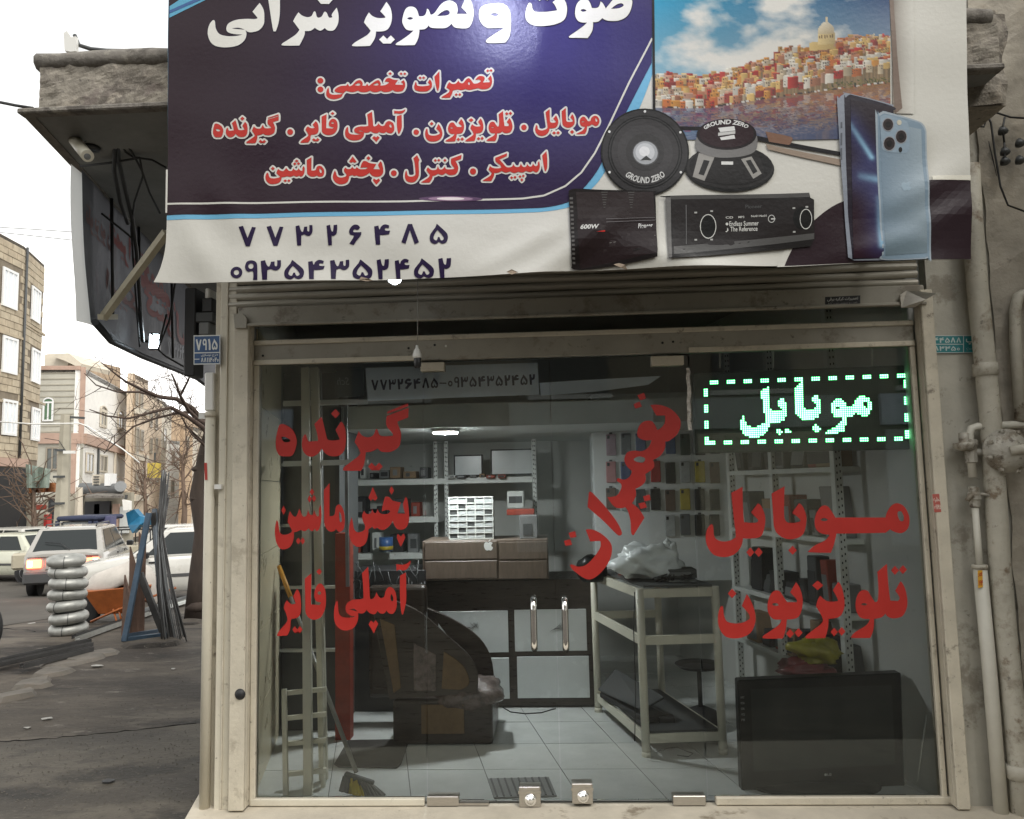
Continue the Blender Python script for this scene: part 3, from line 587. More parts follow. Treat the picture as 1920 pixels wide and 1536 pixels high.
for x in (-1.60, 0.1, 1.70): fb.box((x-.02, YB+.03, 2.56), (x+.02, YB+.07, z1))
fb.box((-1.62, YB+.03, 2.53), (1.74, YB+.07, 2.57))
for x in (-1.55, 1.65): fb.bar((x, YB+.06, 2.58), (x, 0.05, 2.75), .03, .03)
obj('back_frame', fb, 'bar_tan', bn)
b = MB(); pr_poly(b, ['316 -90!,1224 -90!,1223 140!,1197 208,1165 265,1130 330,1106 358,1070 388,1000 398!,700 405!,313 413!'], SKYB, 1)
pr_poly(b, ['317 -90!,1224 -90!,1222 118!,1176 208,1140 280,1122 318,1096 352,1064 380,1010 390!,700 397!,313 404!'], NAVY_GLOW, 2)
pr_poly(b, ['318 12!,352 -10!,410 -10!,318 34!'], (.13, .36, .50), 3); pr_poly(b, ['318 20!,385 -8!,400 -8!,318 26!'], (.07, .14, .30), 4)
ln = [(314, 383), (500, 381), (760, 378), (980, 372), (1020, 367), (1060, 350), (1090, 325), (1115, 289), (1140, 240), (1180, 155), (1223, 72)]
for (a, c), (d, e) in zip(ln[:-1], ln[1:]):
    n_ = max(1, int(math.hypot(d-a, e-c)//15)); L_ = math.hypot(d-a, e-c); nx, ny = -(e-c)/L_*1.7, (d-a)/L_*1.7
    for q in range(n_):
        u, v_ = q/n_, (q+1)/n_; P0 = (a+(d-a)*u, c+(e-c)*u); P1 = (a+(d-a)*v_, c+(e-c)*v_)
        b.quad(bp(P0[0]-nx, P0[1]-ny, 3*LAY), bp(P1[0]-nx, P1[1]-ny, 3*LAY), bp(P1[0]+nx, P1[1]+ny, 3*LAY), bp(P0[0]+nx, P0[1]+ny, 3*LAY), WHITE)
for rx, ry, c in ((60, 5, (.12, .07, .13)), (42, 4, (.3, .2, .28)), (26, 2.8, (.66, .6, .6))): pr_poly(b, [ell(845, 373, rx, ry)], c, 4+rx*.0-(rx > 50)*.5+(rx < 30)*.5)
for px_, w_ in ((314, 1.2),): pr_rect(b, 311, 318, 314.5, 400, WHITE, 5)
obj('printed_panel', b, pv, bn, smooth=True, orient=False, label='dark navy printed panel with violet lamp glow painted in and pale blue border')

RED = (.45, .045, .034)
def bword(label, conts, edge=3.2):
    b = MB()
    vs, fs = dilate(conts, edge); b.add([bp(x, y, 3.2*LAY) for x, y in vs], fs, WHITE)
    vs, fs = fill(conts); vs, fs = cut(vs, fs, 15); b.add([bp(x, y, 4.6*LAY) for x, y in vs], fs, RED)
    obj('printed_word', b, pv, bn, orient=False, label=label)
def bwhite(label, conts):
    b = MB(); vs, fs = dilate(conts, 1.3, 1.5); b.add([bp(x, y, 3.2*LAY) for x, y in vs], fs, (.03, .02, .05))
    vs, fs = fill(conts); vs, fs = cut(vs, fs, 15); b.add([bp(x, y, 4.6*LAY) for x, y in vs], fs, (.64, .63, .58)); obj('printed_word', b, pv, bn, orient=False, label=label)
for n_, k_ in enumerate(('title_a', 'title_b', 'title_c', 'title_d', 'title_e')): bwhite('part of the large white Persian title cut off by the frame' if n_ else 'last letters of the large white Persian title', W[k_])
bword('red outlined Persian word for repairs', W['repairs_b']); bword('red outlined Persian word for specialised', W['special_b'])
bword('red outlined Persian word for mobile', W['mobile_b']+[ell(982.5, 239.5, 5.2, 5.2)])
bword('red outlined Persian word for television', fit(W['tv'], 797, 209, 961, 266, 0)+[ell(780.5, 248, 5.2, 5.2)])
bword('red outlined Persian words for amplifier', fit(W['amp_a'], 648, 205, 760, 268)+fit(W['amp_b'], 564, 211, 634, 269)+[ell(545, 249, 5.5, 5.5)])
bword('red outlined Persian word for receiver', fit(W['receiver'], 400, 216, 524, 270))
bword('red outlined Persian word for speaker', W['speaker_b']+[ell(887, 322, 5.8, 5.8)])
bword('red outlined Persian word for control', W['control_b']+[ell(738.5, 325, 5.5, 5.5)])
bword('red outlined Persian words for car player', fit(W['player_a'], 625, 294, 719, 347)+fit(W['player_b'], 498, 296, 609, 346))
NUM = (.030, .018, .060)
def digits_px(string, boxes, lay, label):
    for d_, bx in zip(string, boxes):
        b = MB(); vs, fs = fill(fit(DIG[d_], *bx)); vs, fs = cut(vs, fs, 15); b.add([bp(x, y, lay*LAY) for x, y in vs], fs, NUM)
        obj('printed_digit', b, pv, bn, orient=False)
X0 = [448, 500, 555, 613, 655, 702, 753, 806]; X1 = [480, 532, 587, 633, 678, 732, 786, 840]
digits_px('77326485', [(a, 424-(a-448)*.0105, c, 462-(a-448)*.0105) for a, c in zip(X0, X1)], 2, '')
X0 = [432, 460, 490, 534, 578, 619, 661, 706, 740, 776, 822]; X1 = [455, 484, 528, 571, 609, 655, 698, 729, 768, 814, 846]
digits_px('09354352452', [(a, 489-(a-448)*.0125+(11 if d_ == '0' else 0), c, 489-(a-448)*.0125+(33 if d_ == '0' else 37)) for d_, a, c in zip('09354352452', X0, X1)], 2, '')

# ---- printed picture of a television with a seaside town on its screen
def pr_img(name, x0, y0, x1, y1, step, fn, lay, label=None, quad=None, arr=None):   # printed picture, colour per grid point
    if arr is None:
        nx, ny = int((x1-x0)/step), int((y1-y0)/step)
        arr = [[fn(i/nx, j/ny) for j in range(ny+1)] for i in range(nx+1)]
    nx, ny = len(arr)-1, len(arr[0])-1; vs = []
    Q = quad or [(x0, y0), (x1, y0), (x1, y1), (x0, y1)]
    for i in range(nx+1):
        for j in range(ny+1):
            u, v_ = i/nx, j/ny; vs.append(bp(*[Q[0][k]*(1-u)*(1-v_)+Q[1][k]*u*(1-v_)+Q[2][k]*u*v_+Q[3][k]*(1-u)*v_ for k in (0, 1)], lay*LAY))
    fs = [(i*(ny+1)+j, (i+1)*(ny+1)+j, (i+1)*(ny+1)+j+1, i*(ny+1)+j+1) for i in range(nx) for j in range(ny)]
    me = bpy.data.meshes.new(name); L_ = wloc(bn); me.from_pydata([tuple(p-L_) for p in vs], [], fs); ca = me.color_attributes.new('Col', 'FLOAT_COLOR', 'POINT')
    fl_ = []
    for col in arr:
        for c in col: fl_ += [c[0], c[1], c[2], 1]
    ca.data.foreach_set('color', fl_); me.materials.append(pv); me.update()
    o = bpy.data.objects.new(name, me); COL.objects.link(o); o.parent = bn; LOC[o.name] = L_; return setp(o, label)
def grad(c0, c1, t): return tuple(x+(y-x)*t for x, y in zip(c0, c1))
from mathutils import noise as NZ
rnd = random.Random(3)
SW, SH = 442, 322; SX, SY = 1226, -60           # screen picture, one sample per pixel
img = np.zeros((SW, SH, 3))
for i in range(SW):
    for j in range(0, 250):
        t = i/SW; y = SY+j; c = grad((.03, .27, .40), (.020, .060, .16), t); c = grad(c, (.36, .44, .47), min(1, max(0, y/150))*.7)
        n_ = NZ.fractal(V((i*.011+y*.006, y*.022-i*.004, 1.3)), 1.0, 2.0, 6)*.9+.5-.9*abs((i+SX-1445+y*.6)/210)+.25*min(1, max(0, y/110))
        n2 = max(0, min(1, (n_-.02)*1.5)); c = grad(c, (.62, .60, .55), n2*.95); img[i, j] = c
PAL = [(.50, .26, .08), (.46, .17, .07), (.40, .06, .05), (.56, .40, .17), (.52, .44, .32), (.58, .54, .47), (.38, .19, .12), (.50, .33, .15), (.30, .07, .06), (.48, .30, .22)]
def skyl(x): 
    u = (x-1226); return 122-(0 if u < 95 else min(1, (u-95)/260)**1.3*42)-5*NZ.noise(V((x*.05, 0, 0)))-(10 if 1455 < x < 1500 else 0)
def rect(x0, y0, x1, y1, c, sh=.0):
    a, e = int(x0-SX), int(x1-SX); p, q = int(y0-SY), int(y1-SY)
    for i in range(max(0, a), min(SW, e)):
        for j in range(max(0, p), min(SH, q)): k = 1-.35*sh*(i-a)/max(1, e-a)+.10*NZ.noise(V((i*.5, j*.5, 0))); img[i, j] = tuple(v_*k for v_ in c)
for i in range(SW): rect(SX+i, skyl(SX+i)+4, SX+i+1, 182, grad((.28, .20, .12), (.14, .11, .07), rnd.random()))
for row in range(12):
    x = 1226-rnd.uniform(0, 9)
    while x < 1668:
        wd = rnd.uniform(5, 17)*(.7+row*.05); top = skyl(x+wd/2)+row*5.6+rnd.uniform(-4, 4); hg = rnd.uniform(7, 15)*(.75+row*.04)
        if top < 172:
            c = rnd.choice(PAL if row < 7 else PAL+[(.56, .53, .47)]*4); u = (x-1226)/440; k = rnd.uniform(.75, 1.05); c = tuple(v_*k for v_ in c)
            if row > 2 and rnd.random() < .2: x += wd*.6; continue
            rect(x, top, x+wd, min(182, top+hg+4), c, rnd.uniform(.4, 1.6)); rect(x, top, x+wd, top+1, tuple(min(.7, v_*1.25) for v_ in c))
            for q in range(rnd.randint(0, 4)):
                wx = x+1.5+q*3.6
                if wx+2 < x+wd: rect(wx, top+3, wx+1.3, top+5.5, (.07, .055, .05)); 
                if wx+2 < x+wd and hg > 9 and rnd.random() < .7: rect(wx, top+8, wx+1.3, top+10.5, (.08, .06, .05))
        x += wd
rect(1516, 86, 1562, 102, (.55, .42, .20), 1); rect(1531, 70, 1563, 92, (.60, .48, .26), 1.2); rect(1545, 38, 1549, 50, (.5, .42, .28))
for j in range(24):
    hw_ = 16*sqrt(max(0, 1-((23-j)/23)**2)); rect(1547-hw_, 48+j, 1547+hw_, 49+j, grad((.60, .55, .44), (.50, .42, .28), j/24), .9)
for q in range(6): rect(1533+q*5, 74, 1535+q*5, 80, (.12, .08, .05))
for q in range(160):
    x = rnd.uniform(1550, 1666); y = rnd.uniform(168, 182); rect(x, y, x+rnd.uniform(1, 4), y+rnd.uniform(1, 3), rnd.choice([(.06, .08, .03), (.13, .12, .03), (.04, .05, .03), (.2, .17, .06)]))
for q in range(120): x = rnd.uniform(1228, 1660); rect(x, 179, x+rnd.uniform(2, 7), 182, rnd.choice([(.5, .48, .44), (.06, .05, .05), (.3, .1, .06)]))
for i in range(SW):
    cols_ = img[i, 150-SY-6+60-60:178-SY].mean(axis=0)
    for j in range(182-SY, SH):
        y = j-(182-SY); k = min(SW-1, max(0, int(i+6*NZ.noise(V((i*.05, y*.45, 2)))*(.4+y*.03)))); ref = img[k, max(100, 175-SY-int(y*1.4))]
        w_ = NZ.noise(V((i*.06, y*.55, 5)))*.5+NZ.noise(V((i*.16, y*1.1, 7)))*.35; u = i/SW
        base = grad((.04, .09, .21), (.30, .13, .05), min(1, max(0, (u-.10)*1.5))); c = grad(base, tuple(ref), .45); c = grad(c, (.05, .08, .16), max(0, min(.85, y/95+w_*.8))); img[i, j] = c
st_ = img[::1, ::1]
def bot(x): return 236+max(0, x-1330)*.19
xs_ = list(range(0, SW, 2)); arr = [[tuple(img[i, j]) for j in range(0, SH, 1)] for i in xs_]
me_ok = pr_img('printed_screen_picture', SX, SY, SX+SW, SY+SH, 1, None, 4, 'printed picture of a colourful harbour town under clouds', arr=[[tuple(img[i, min(SH-1, int(j*(bot(SX+i)-SY)/200))]) for j in range(201)] for i in xs_], quad=None)
for vtx in me_ok.data.vertices: pass
b = MB(); K = (.014, .012, .014)
pr_poly(b, [[(1222, -60), (1226, -60), (1229, 236), (1330, 238), (1400, 251), (1560, 283), (1600, 290), (1600, 298), (1400, 260), (1330, 245), (1224, 242)]], K, 5.2, 15)
pr_poly(b, [[(1665, -60), (1672, -60), (1680, 100), (1690, 205), (1676, 215)]], (.20, .15, .12), 5.2, 15)
pr_poly(b, ['1435 247!,1480 256,1486 262,1480 272!,1442 266!'], (.22, .13, .09), 5.6); pr_poly(b, ['1436 270!,1575 300!,1575 312!,1440 280!'], (.30, .24, .19), 5.4)
obj('printed_screen_frame', b, pv, bn, orient=False)
pr_img('printed_shadow', 1672, -60, 1712, 215, 5, lambda u, v_: grad(grad((.13, .10, .08), (.30, .25, .20), v_*.6), WHITE, u**.6), 4.2)
# dark swoosh, lower right band
b = MB()
pr_poly(b, ['1458 500!,1470 470,1500 425,1540 388,1580 365,1600 362!,1600 494!'], WHITE, 3.0); pr_poly(b, ['1472 498!,1490 460,1520 420,1560 388,1600 372!,1740 340!,1818 340!,1821 486!,1700 490!,1580 494!'], (.035, .020, .026), 3.5)
pr_poly(b, ['1745 332!,1818 330!,1818 339!,1745 340!'], (.7, .68, .6), 4.0)
obj('printed_swoosh', b, pv, bn, orient=False)
# first speaker, seen from the front
b = MB(); G1 = (.030, .028, .028)
for r, c, l_ in ((83, (.012, .012, .012), 7), (80, (.045, .043, .044), 7.4), (70, (.014, .014, .014), 7.8), (67.5, (.05, .048, .049), 8.2), (65.5, (.018, .018, .018), 8.6), (63, (.055, .052, .053), 9.0), (52, (.065, .062, .063), 9.4), (36, (.052, .05, .05), 9.8)): pr_poly(b, [ell(1209, 287, r, r*.985, 40)], c, l_)
pr_img('printed_cone', 0, 0, 0, 0, 1, None, 10.0, 'shaded cone of the printed loudspeaker', arr=[[tuple(v_*(.055+.05*max(0, cos(a*2*pi/48-2.2))**3*(r/16)) for v_ in (1, .97, .97)) for r in range(17)] for a in range(49)]) if False else None
for k in range(6): pr_poly(b, [ell(1209+77*cos(k*pi/3+.52), 287+76*sin(k*pi/3+.52), 2.4, 2.4, 10)], (.6, .6, .58), 8.2, 0)
for r, c, l_ in ((25, (.10, .10, .10), 10.2), (23, (.34, .35, .36), 10.6), (18, (.48, .49, .50), 11.0), (10, (.62, .62, .62), 11.4)): pr_poly(b, [ell(1210-(25-r)*.15, 289-(25-r)*.2, r, r*.95, 24)], c, l_, 0)
pr_poly(b, [[(1200, 303), (1211, 294), (1221, 302)]], (.06, .06, .06), 12, 0)
def arc(cx, cy, r, a0, a1, h):
    return lambda u, v_: (cx+(r+h*(v_-.5))*sin(a0+(a1-a0)*u), cy+(r+h*(v_-.5))*cos(a0+(a1-a0)*u))
pr_text(b, 'GROUND ZERO', (0, 0, 1, 1), (.52, .52, .5), 10.5, .03, .2, fn=arc(1209, 287, 53, -.70, .72, 12))
obj('printed_loudspeaker', b, pv, bn, orient=False, label='printed round loudspeaker seen from the front')
# second speaker, seen from behind
b = MB()
for cx, cy, rx, ry, c, l_ in ((1368, 318, 84, 43, (.014, .014, .014), 6.0), (1368, 314, 82, 41, (.032, .03, .03), 6.3), (1370, 312, 78, 37, (.016, .015, .015), 6.6)): pr_poly(b, [ell(cx, cy, rx, ry, 36)], c, l_)
pr_poly(b, ['1306 285!,1416 282!,1432 318,1420 338,1370 347,1315 340,1296 330!'], (.024, .022, .022), 6.9); pr_poly(b, [[(1310, 288), (1340, 294), (1320, 341), (1298, 333)]], (.30, .29, .27), 7.2); pr_poly(b, [[(1319, 301), (1330, 303), (1319, 331), (1309, 328)]], (.03, .03, .03), 7.5, 0)
pr_poly(b, [[(1389, 299), (1409, 294), (1428, 326), (1412, 336)]], (.30, .29, .27), 7.2); pr_poly(b, [[(1398, 302), (1407, 300), (1420, 322), (1412, 327)]], (.03, .03, .03), 7.5, 0); pr_rect(b, 1352, 304, 1374, 310, (.6, .6, .58), 7.6)
pr_poly(b, ['1306 258!,1306 282,1330 294,1362 297,1400 292,1418 280,1419 256!'], (.19, .185, .18), 7.8); pr_poly(b, [ell(1362, 253, 56, 29, 36)], (.020, .014, .016), 8.2); pr_poly(b, [ell(1362, 252, 51, 26, 36)], (.034, .016, .020), 8.6)
pr_text(b, 'GROUND ZERO', (0, 0, 1, 1), (.62, .62, .6), 9.2, .035, .15, fn=lambda u, v_: (1362+(49-6*v_)*sin(-1.1+2.1*u)*1.02, 252-(27-9*v_)*cos(-1.1+2.1*u)*.98))
pr_poly(b, [[(1346, 241), (1376, 238), (1378, 246), (1350, 249)]], (.62, .62, .6), 9.2, 0); pr_poly(b, [[(1349, 259), (1376, 254), (1378, 261), (1352, 264)]], (.62, .62, .6), 9.2, 0); pr_poly(b, [[(1346, 250), (1378, 247), (1378, 252), (1346, 256)]], (.5, .5, .48), 9.2, 0)
obj('printed_loudspeaker', b, pv, bn, orient=False, label='printed loudspeaker seen from behind')
# amplifier
b = MB(); A0 = (.024, .014, .015)
pr_poly(b, ['1066 362!,1078 356,1130 358,1224 360,1228 366,1230 430,1231 478,1222 487,1150 500,1084 506,1072 500!'], (.016, .012, .012), 9.8); pr_poly(b, ['1080 362!,1224 362!,1229 420!,1230 478!,1090 504!'], (.040, .030, .030), 10.2); pr_poly(b, [[(1081, 412), (1229, 408), (1230, 478), (1088, 503)]], A0, 10.6)
for x in (1130, 1180):
    for q in range(7): wv_ = 12-q*1.4; pr_rect(b, x+3-wv_/2, 362+q*4.6, x+3+wv_/2, 363.6+q*4.6, (.10, .095, .09), 10.9)
for y0, y1 in ((412, 409), (418, 414)): pr_poly(b, [[(1136, y0), (1228, y1), (1228, y1+1), (1136, y0+1)]], (.16, .15, .15), 11, 0)
pr_poly(b, [[(1142, 457), (1228, 443), (1228, 444), (1142, 458)]], (.22, .21, .2), 11, 0); pr_poly(b, [[(1118, 437), (1134, 434), (1134, 437)]], (.5, .04, .03), 11, 0)
pr_text(b, '600W', (1088, 423, 1123, 432), (.55, .55, .52), 11.2, .03, .2, -.02); pr_text(b, 'Pioneer', (1196, 421, 1223, 430), (.6, .6, .58), 11.2, .02, .1, -.05)
for q in range(16): pr_rect(b, 1068+q*.35, 372+q*8, 1074+q*.3, 376+q*8, (.12, .115, .11), 11)
obj('printed_amplifier', b, pv, bn, orient=False, label='printed dark car amplifier')
# head unit
b = MB()
pr_poly(b, ['1247 372!,1252 369,1400 366,1516 363!,1518 372!,1525 376!,1526 450!,1520 462!,1300 484,1252 487!'], (.020, .018, .018), 9.4); pr_poly(b, [[(1258, 374), (1524, 377), (1525, 441), (1262, 480)]], (.026, .022, .022), 9.8); pr_poly(b, [[(1247, 372), (1257, 372), (1258, 486), (1252, 487)]], (.16, .155, .15), 10)
pr_poly(b, [[(1516, 363), (1518, 371), (1258, 376), (1255, 369)]], (.09, .088, .085), 10); pr_poly(b, [[(1262, 465), (1526, 438), (1526, 449), (1300, 476), (1262, 480)]], (.10, .098, .095), 10)
pr_poly(b, [ell(1327, 426, 16, 24)], (.012, .012, .012), 10.3); pr_poly(b, [ell(1327, 426, 15.5, 23), ell(1327, 426, 14, 21.3)], (.55, .55, .52), 10.6, 0); pr_poly(b, [ell(1503, 410, 17, 21)], (.012, .012, .012), 10.3); pr_poly(b, [ell(1510, 412, 11.5, 19), ell(1510, 412, 10.3, 17.5)], (.6, .6, .57), 10.6, 0)
for s_, bx in (('Pioneer', (1397, 385, 1428, 392)), ('CD', (1360, 407, 1374, 411)), ('MP3', (1384, 406, 1395, 410)), ('No01:No01', (1408, 404, 1437, 408)), ('Endless Summer', (1367, 416, 1422, 425)), ('The Reference', (1369, 426, 1420, 435))):
    pr_text(b, s_, bx, (.10, .10, .10) if s_ == 'Pioneer' else (.58, .58, .55), 10.8, .01, 0, -.03)
pr_poly(b, [ell(1362.5, 421, 2.6, 2.6, 10)], (.58, .58, .55), 10.8, 0); pr_text(b, '♪', (1360, 428, 1366, 436), (.58, .58, .55), 10.8); pr_poly(b, [ell(1446, 411, 6.5, 7.5, 16), ell(1446, 411, 5.2, 6.2, 16)], (.5, .5, .48), 10.8, 0); pr_rect(b, 1445, 410, 1453, 412.5, (.5, .5, .48), 11)
pr_rect(b, 1285, 386, 1286, 460, (.2, .2, .2), 10.6)
for x, y in ((1301, 399), (1331, 396), (1301, 450), (1331, 449), (1485, 390), (1509, 388), (1486, 434)): pr_rect(b, x, y, x+5, y+3, (.4, .4, .38), 10.8)
obj('printed_car_radio', b, pv, bn, orient=False, label='printed car radio with round dials')
# two phones
b = MB()
pr_poly(b, ['1568 200,1572 186,1582 178!,1590 178,1672 200!,1672 490!,1600 490!,1588 484!,1580 380!'], (.25, .27, .31), 11.0); pr_poly(b, ['1581 200,1584 186,1592 180!,1668 202,1672 210!,1668 486!,1596 488!,1588 400!'], (.020, .014, .026), 11.5)
def seg(px, py, a, e):
    dx, dy = e[0]-a[0], e[1]-a[1]; t = max(0, min(1, ((px-a[0])*dx+(py-a[1])*dy)/(dx*dx+dy*dy))); return math.hypot(px-a[0]-t*dx, py-a[1]-t*dy), t
def glow(u, v_):
    x, y = 1588+u*72, 186+v_*296; c = [.022+.012*v_, .012, .020]
    for a, e, wd, k in (((1586, 232), (1625, 288), 5, 1.0), ((1606, 327), (1660, 331), 7, 1.0), ((1638, 366), (1642, 458), 6, .9)):
        d, t = seg(x, y, a, e); s1 = math.exp(-(d/wd)**2)*k*(.35+.65*t); s2 = math.exp(-(d/(wd*4.5))**2)*k*.6
        c[0] += .22*s1+.03*s2; c[1] += .40*s1+.055*s2; c[2] += .46*s1+.16*s2
    return tuple(c)
pr_img('printed_glow', 0, 0, 0, 0, 1, None, 12.7, 'glowing light beams on the printed phone screen', quad=[(1592, 190), (1668, 206), (1666, 486), (1598, 486)], arr=[[glow(i/45, j/130) for j in range(131)] for i in range(46)])
for y0, y1 in ((232, 243), (252, 275), (280, 302)): pr_rect(b, 1574, y0, 1577, y1, (.12, .13, .15), 12)
obj('printed_phone', b, pv, bn, orient=False, label='printed phone showing its dark glowing screen')
b = MB(); BLU = (.215, .285, .345)
pr_poly(b, ['1638 232,1642 219,1652 213!,1660 214,1712 228,1728 236,1734 250!,1740 475,1736 486,1728 489!,1655 490,1650 482!'], (.33, .38, .42), 13.4); pr_poly(b, ['1642 234,1646 222,1655 217!,1712 231,1726 239,1731 252!,1737 474,1733 484,1726 487!,1658 488,1653 480!'], BLU, 14)
pr_img('printed_phone_back', 0, 0, 0, 0, 1, None, 15, quad=[(1646, 230), (1724, 246), (1733, 478), (1656, 482)], arr=[[grad(grad((.20, .265, .325), (.30, .36, .40), i/20), (.15, .20, .225), .75*max(0, min(1, (j-25)/30))*(1-.6*math.exp(-((j-46-i*.25)/4)**2))) for j in range(61)] for i in range(21)])
pr_poly(b, ['1646 230,1650 222,1658 220!,1690 228,1700 240,1702 280,1694 290!,1660 288,1650 280!'], (.27, .34, .40), 15.8, 0)
for x, y, r in ((1661, 238, 11), (1686, 260, 11.5), (1664, 273, 12)):
    for q, c, l_ in ((1, (.30, .31, .33), 16.4), (.86, (.04, .03, .03), 16.9), (.45, (.015, .013, .013), 17.4)): pr_poly(b, [ell(x, y, r*q, r*q*1.15, 18)], c, l_, 0)
pr_poly(b, [ell(1685, 284, 3.6, 5, 12)], (.03, .03, .03), 16.4, 0); pr_poly(b, [ell(1682, 234, 4.5, 5, 12)], (.5, .48, .4), 16.4, 0)
def apple(x, y, s_): return [[(x+a*s_, y+c*s_) for a, c in spl('0 -.55!,.35 -.72,.72 -.62,.88 -.40!,.62 -.15,.62 .15,.95 .40!,.72 .85,.42 1.05,.05 .95,-.35 1.05,-.72 .75,-.95 .2,-.9 -.35,-.6 -.68,-.25 -.68')], [(x+a*s_, y+c*s_) for a, c in spl('.02 -.78!,.05 -1.05,.38 -1.35!,.38 -1.05')]]
pr_poly(b, apple(1695, 352, 9.5), (.27, .345, .40), 15.9, 0)
obj('printed_phone', b, pv, bn, orient=False, label='printed pale blue phone seen from its camera side')
for P in ([(1150, 497), (1163, 504), (1176, 508), (1171, 499), (1160, 495)], [(678, 520), (692, 524), (700, 527), (688, 529), (674, 526)], [(950, 512), (960, 508), (972, 513), (960, 518)]): obj('torn_scrap', MB().slab([bp(x, y, .012+.006*(i % 2)) for i, (x, y) in enumerate(P)], (0, .002, 0)), mat('scrap', (.22, .17, .12), .8, var=.3, vs=30), bn)
# ---------------------------------------------------------------- inside the shop
mat('tile_floor', (.60, .62, .60), .22, var=.08, vs=4, dirt=[((.25, .24, .21), .2, 6), ((.12, .11, .1), .08, 22)])
mat('grout', (.16, .16, .15), .8, var=.1)
mat('tile_wall', (.64, .57, .40), .3, var=.08, vs=5, dirt=[((.35, .30, .2), .2, 8)])
mat('wall_inside', (.53, .54, .51), .7, var=.08, vs=2, bump=.15, dirt=[((.22, .22, .19), .2, 5)])
mat('ceiling_inside', (.34, .35, .34), .8, var=.08)
mat('loft_white', (.52, .55, .53), .6, var=.1, vs=3, dirt=[((.3, .3, .27), .2, 6)])
mat('shelf_white', (.58, .60, .57), .45, var=.07, vs=8, dirt=[((.3, .28, .22), .12, 20)])
mat('wood_dark', (.040, .030, .024), .3, var=.3, vs=8, stretch=(1, 1, 8))
mat('wood_brown', (.13, .098, .075), .45, var=.2, vs=9, stretch=(6, 1, 1))
mat('panel_white', (.62, .65, .65), .25, var=.05)
mat('tan_cloth', (.16, .105, .055), .8, var=.2, vs=30)
mat('black_matte', (.016, .016, .017), .6, var=.2)
mat('dark_grey', (.055, .058, .058), .5, var=.2)
mat('mid_grey', (.17, .175, .175), .5, var=.15)
mat('screen_black', (.007, .008, .008), .35, var=0, spec=.2)
mat('rust_red', (.24, .035, .018), .55, var=.2, vs=12)
mat('cardboard', (.25, .17, .10), .8, var=.15)
mat('white_bag', (.72, .76, .76), .35, var=.1, vs=12)
fl = obj('shop_floor', MB().slab([sk(XL-.05, .036, -.004), sk(XR+.05, .036, -.004), sk(XR+.05, 3.2, -.004), sk(XL-.05, 3.2, -.004)], (0, 0, -.1)), 'grout', kind='structure')
ts = .42; tm = None
for i in range(9):
    for j in range(8):
        x0 = XL-.05+i*ts; y0 = .04+j*ts; x1 = min(x0+ts-.005, XR+.045)
        if x1-x0 < .05: continue
        e = random.uniform(-.0007, .0007)
        obj('floor_tile', MB().slab([sk(x0, y0, .002+e), sk(x1, y0, .002+e), sk(x1, y0+ts-.005, .002+e), sk(x0, y0+ts-.005, .002+e)], (0, 0, -.004)), 'tile_floor', fl)
wl = obj('wall_left', MB().slab([sk(XL-.02, .04, 0), sk(XL-.02, 3.2, 0), sk(XL-.10, 3.2, 0), sk(XL-.10, .04, 0)], (0, 0, 2.8)), 'wall_inside', kind='structure')
pw = VP(sk(XL-.012, .04), sk(XL-.012, 1.1))
zl = [0.003]+[at(500, y, .45).z for y in (1362, 1205, 1045, 896, 755)]+[2.62]
zl = [.003, .40, .80, 1.20, 1.60, 2.0, 2.4]
for k in range(6):
    for y0, y1 in ((.045, 1.06),):
        obj('wall_tile', MB().slab([sk(XL-.018, y0, zl[k]), sk(XL-.018, y1, zl[k]), sk(XL-.018, y1, zl[k+1]-.004), sk(XL-.018, y0, zl[k+1]-.004)], (.010, 0, 0)), 'tile_wall', wl, bev=.0015)
obj('wall_right', MB().slab([sk(XR+.02, .04, 0), sk(XR+.02, 3.2, 0), sk(XR+.10, 3.2, 0), sk(XR+.10, .04, 0)], (0, 0, 2.8)), 'wall_inside', kind='structure')
obj('wall_back', MB().slab([sk(XL-.1, 3.2, 0), sk(XR+.1, 3.2, 0), sk(XR+.1, 3.3, 0), sk(XL-.1, 3.3, 0)], (0, 0, 2.8)), 'wall_inside', kind='structure')
obj('ceiling', MB().slab([sk(XL-.1, .04, 2.8), sk(XR+.1, .04, 2.8), sk(XR+.1, 3.3, 2.8), sk(XL-.1, 3.3, 2.8)], (0, 0, .1)), 'ceiling_inside', kind='structure')
zl0, zl1 = at(900, 800, 1.2).z, at(900, 756, 1.2).z
obj('loft', MB().slab([sk(XL-.018, 1.2, zl0), sk(XR+.018, 1.2, zl0), sk(XR+.018, 3.2, zl0), sk(XL-.018, 3.2, zl0)], (0, 0, zl1-zl0)), 'loft_white', kind='structure')
lc = at(835, 808, 1.36); lc.z = zl0-.001
lt = thing('ceiling_lamp', 'round lit ceiling lamp under the loft', 'lamp', lc)
obj('rim', MB().lathe(lc, (0, 0, -1), [(.095, 0), (.095, .02), (.085, .022)], 28), 'white_plastic', lt)
obj('diffuser', MB().lathe(lc-V((0, 0, .0225)), (0, 0, -1), [(.084, 0), (.08, .006), (.04, .010)], 28), mat('lamp_glow', (.9, .9, .9), .5, var=0, emit=(.95, .985, 1.0), es=190), lt)

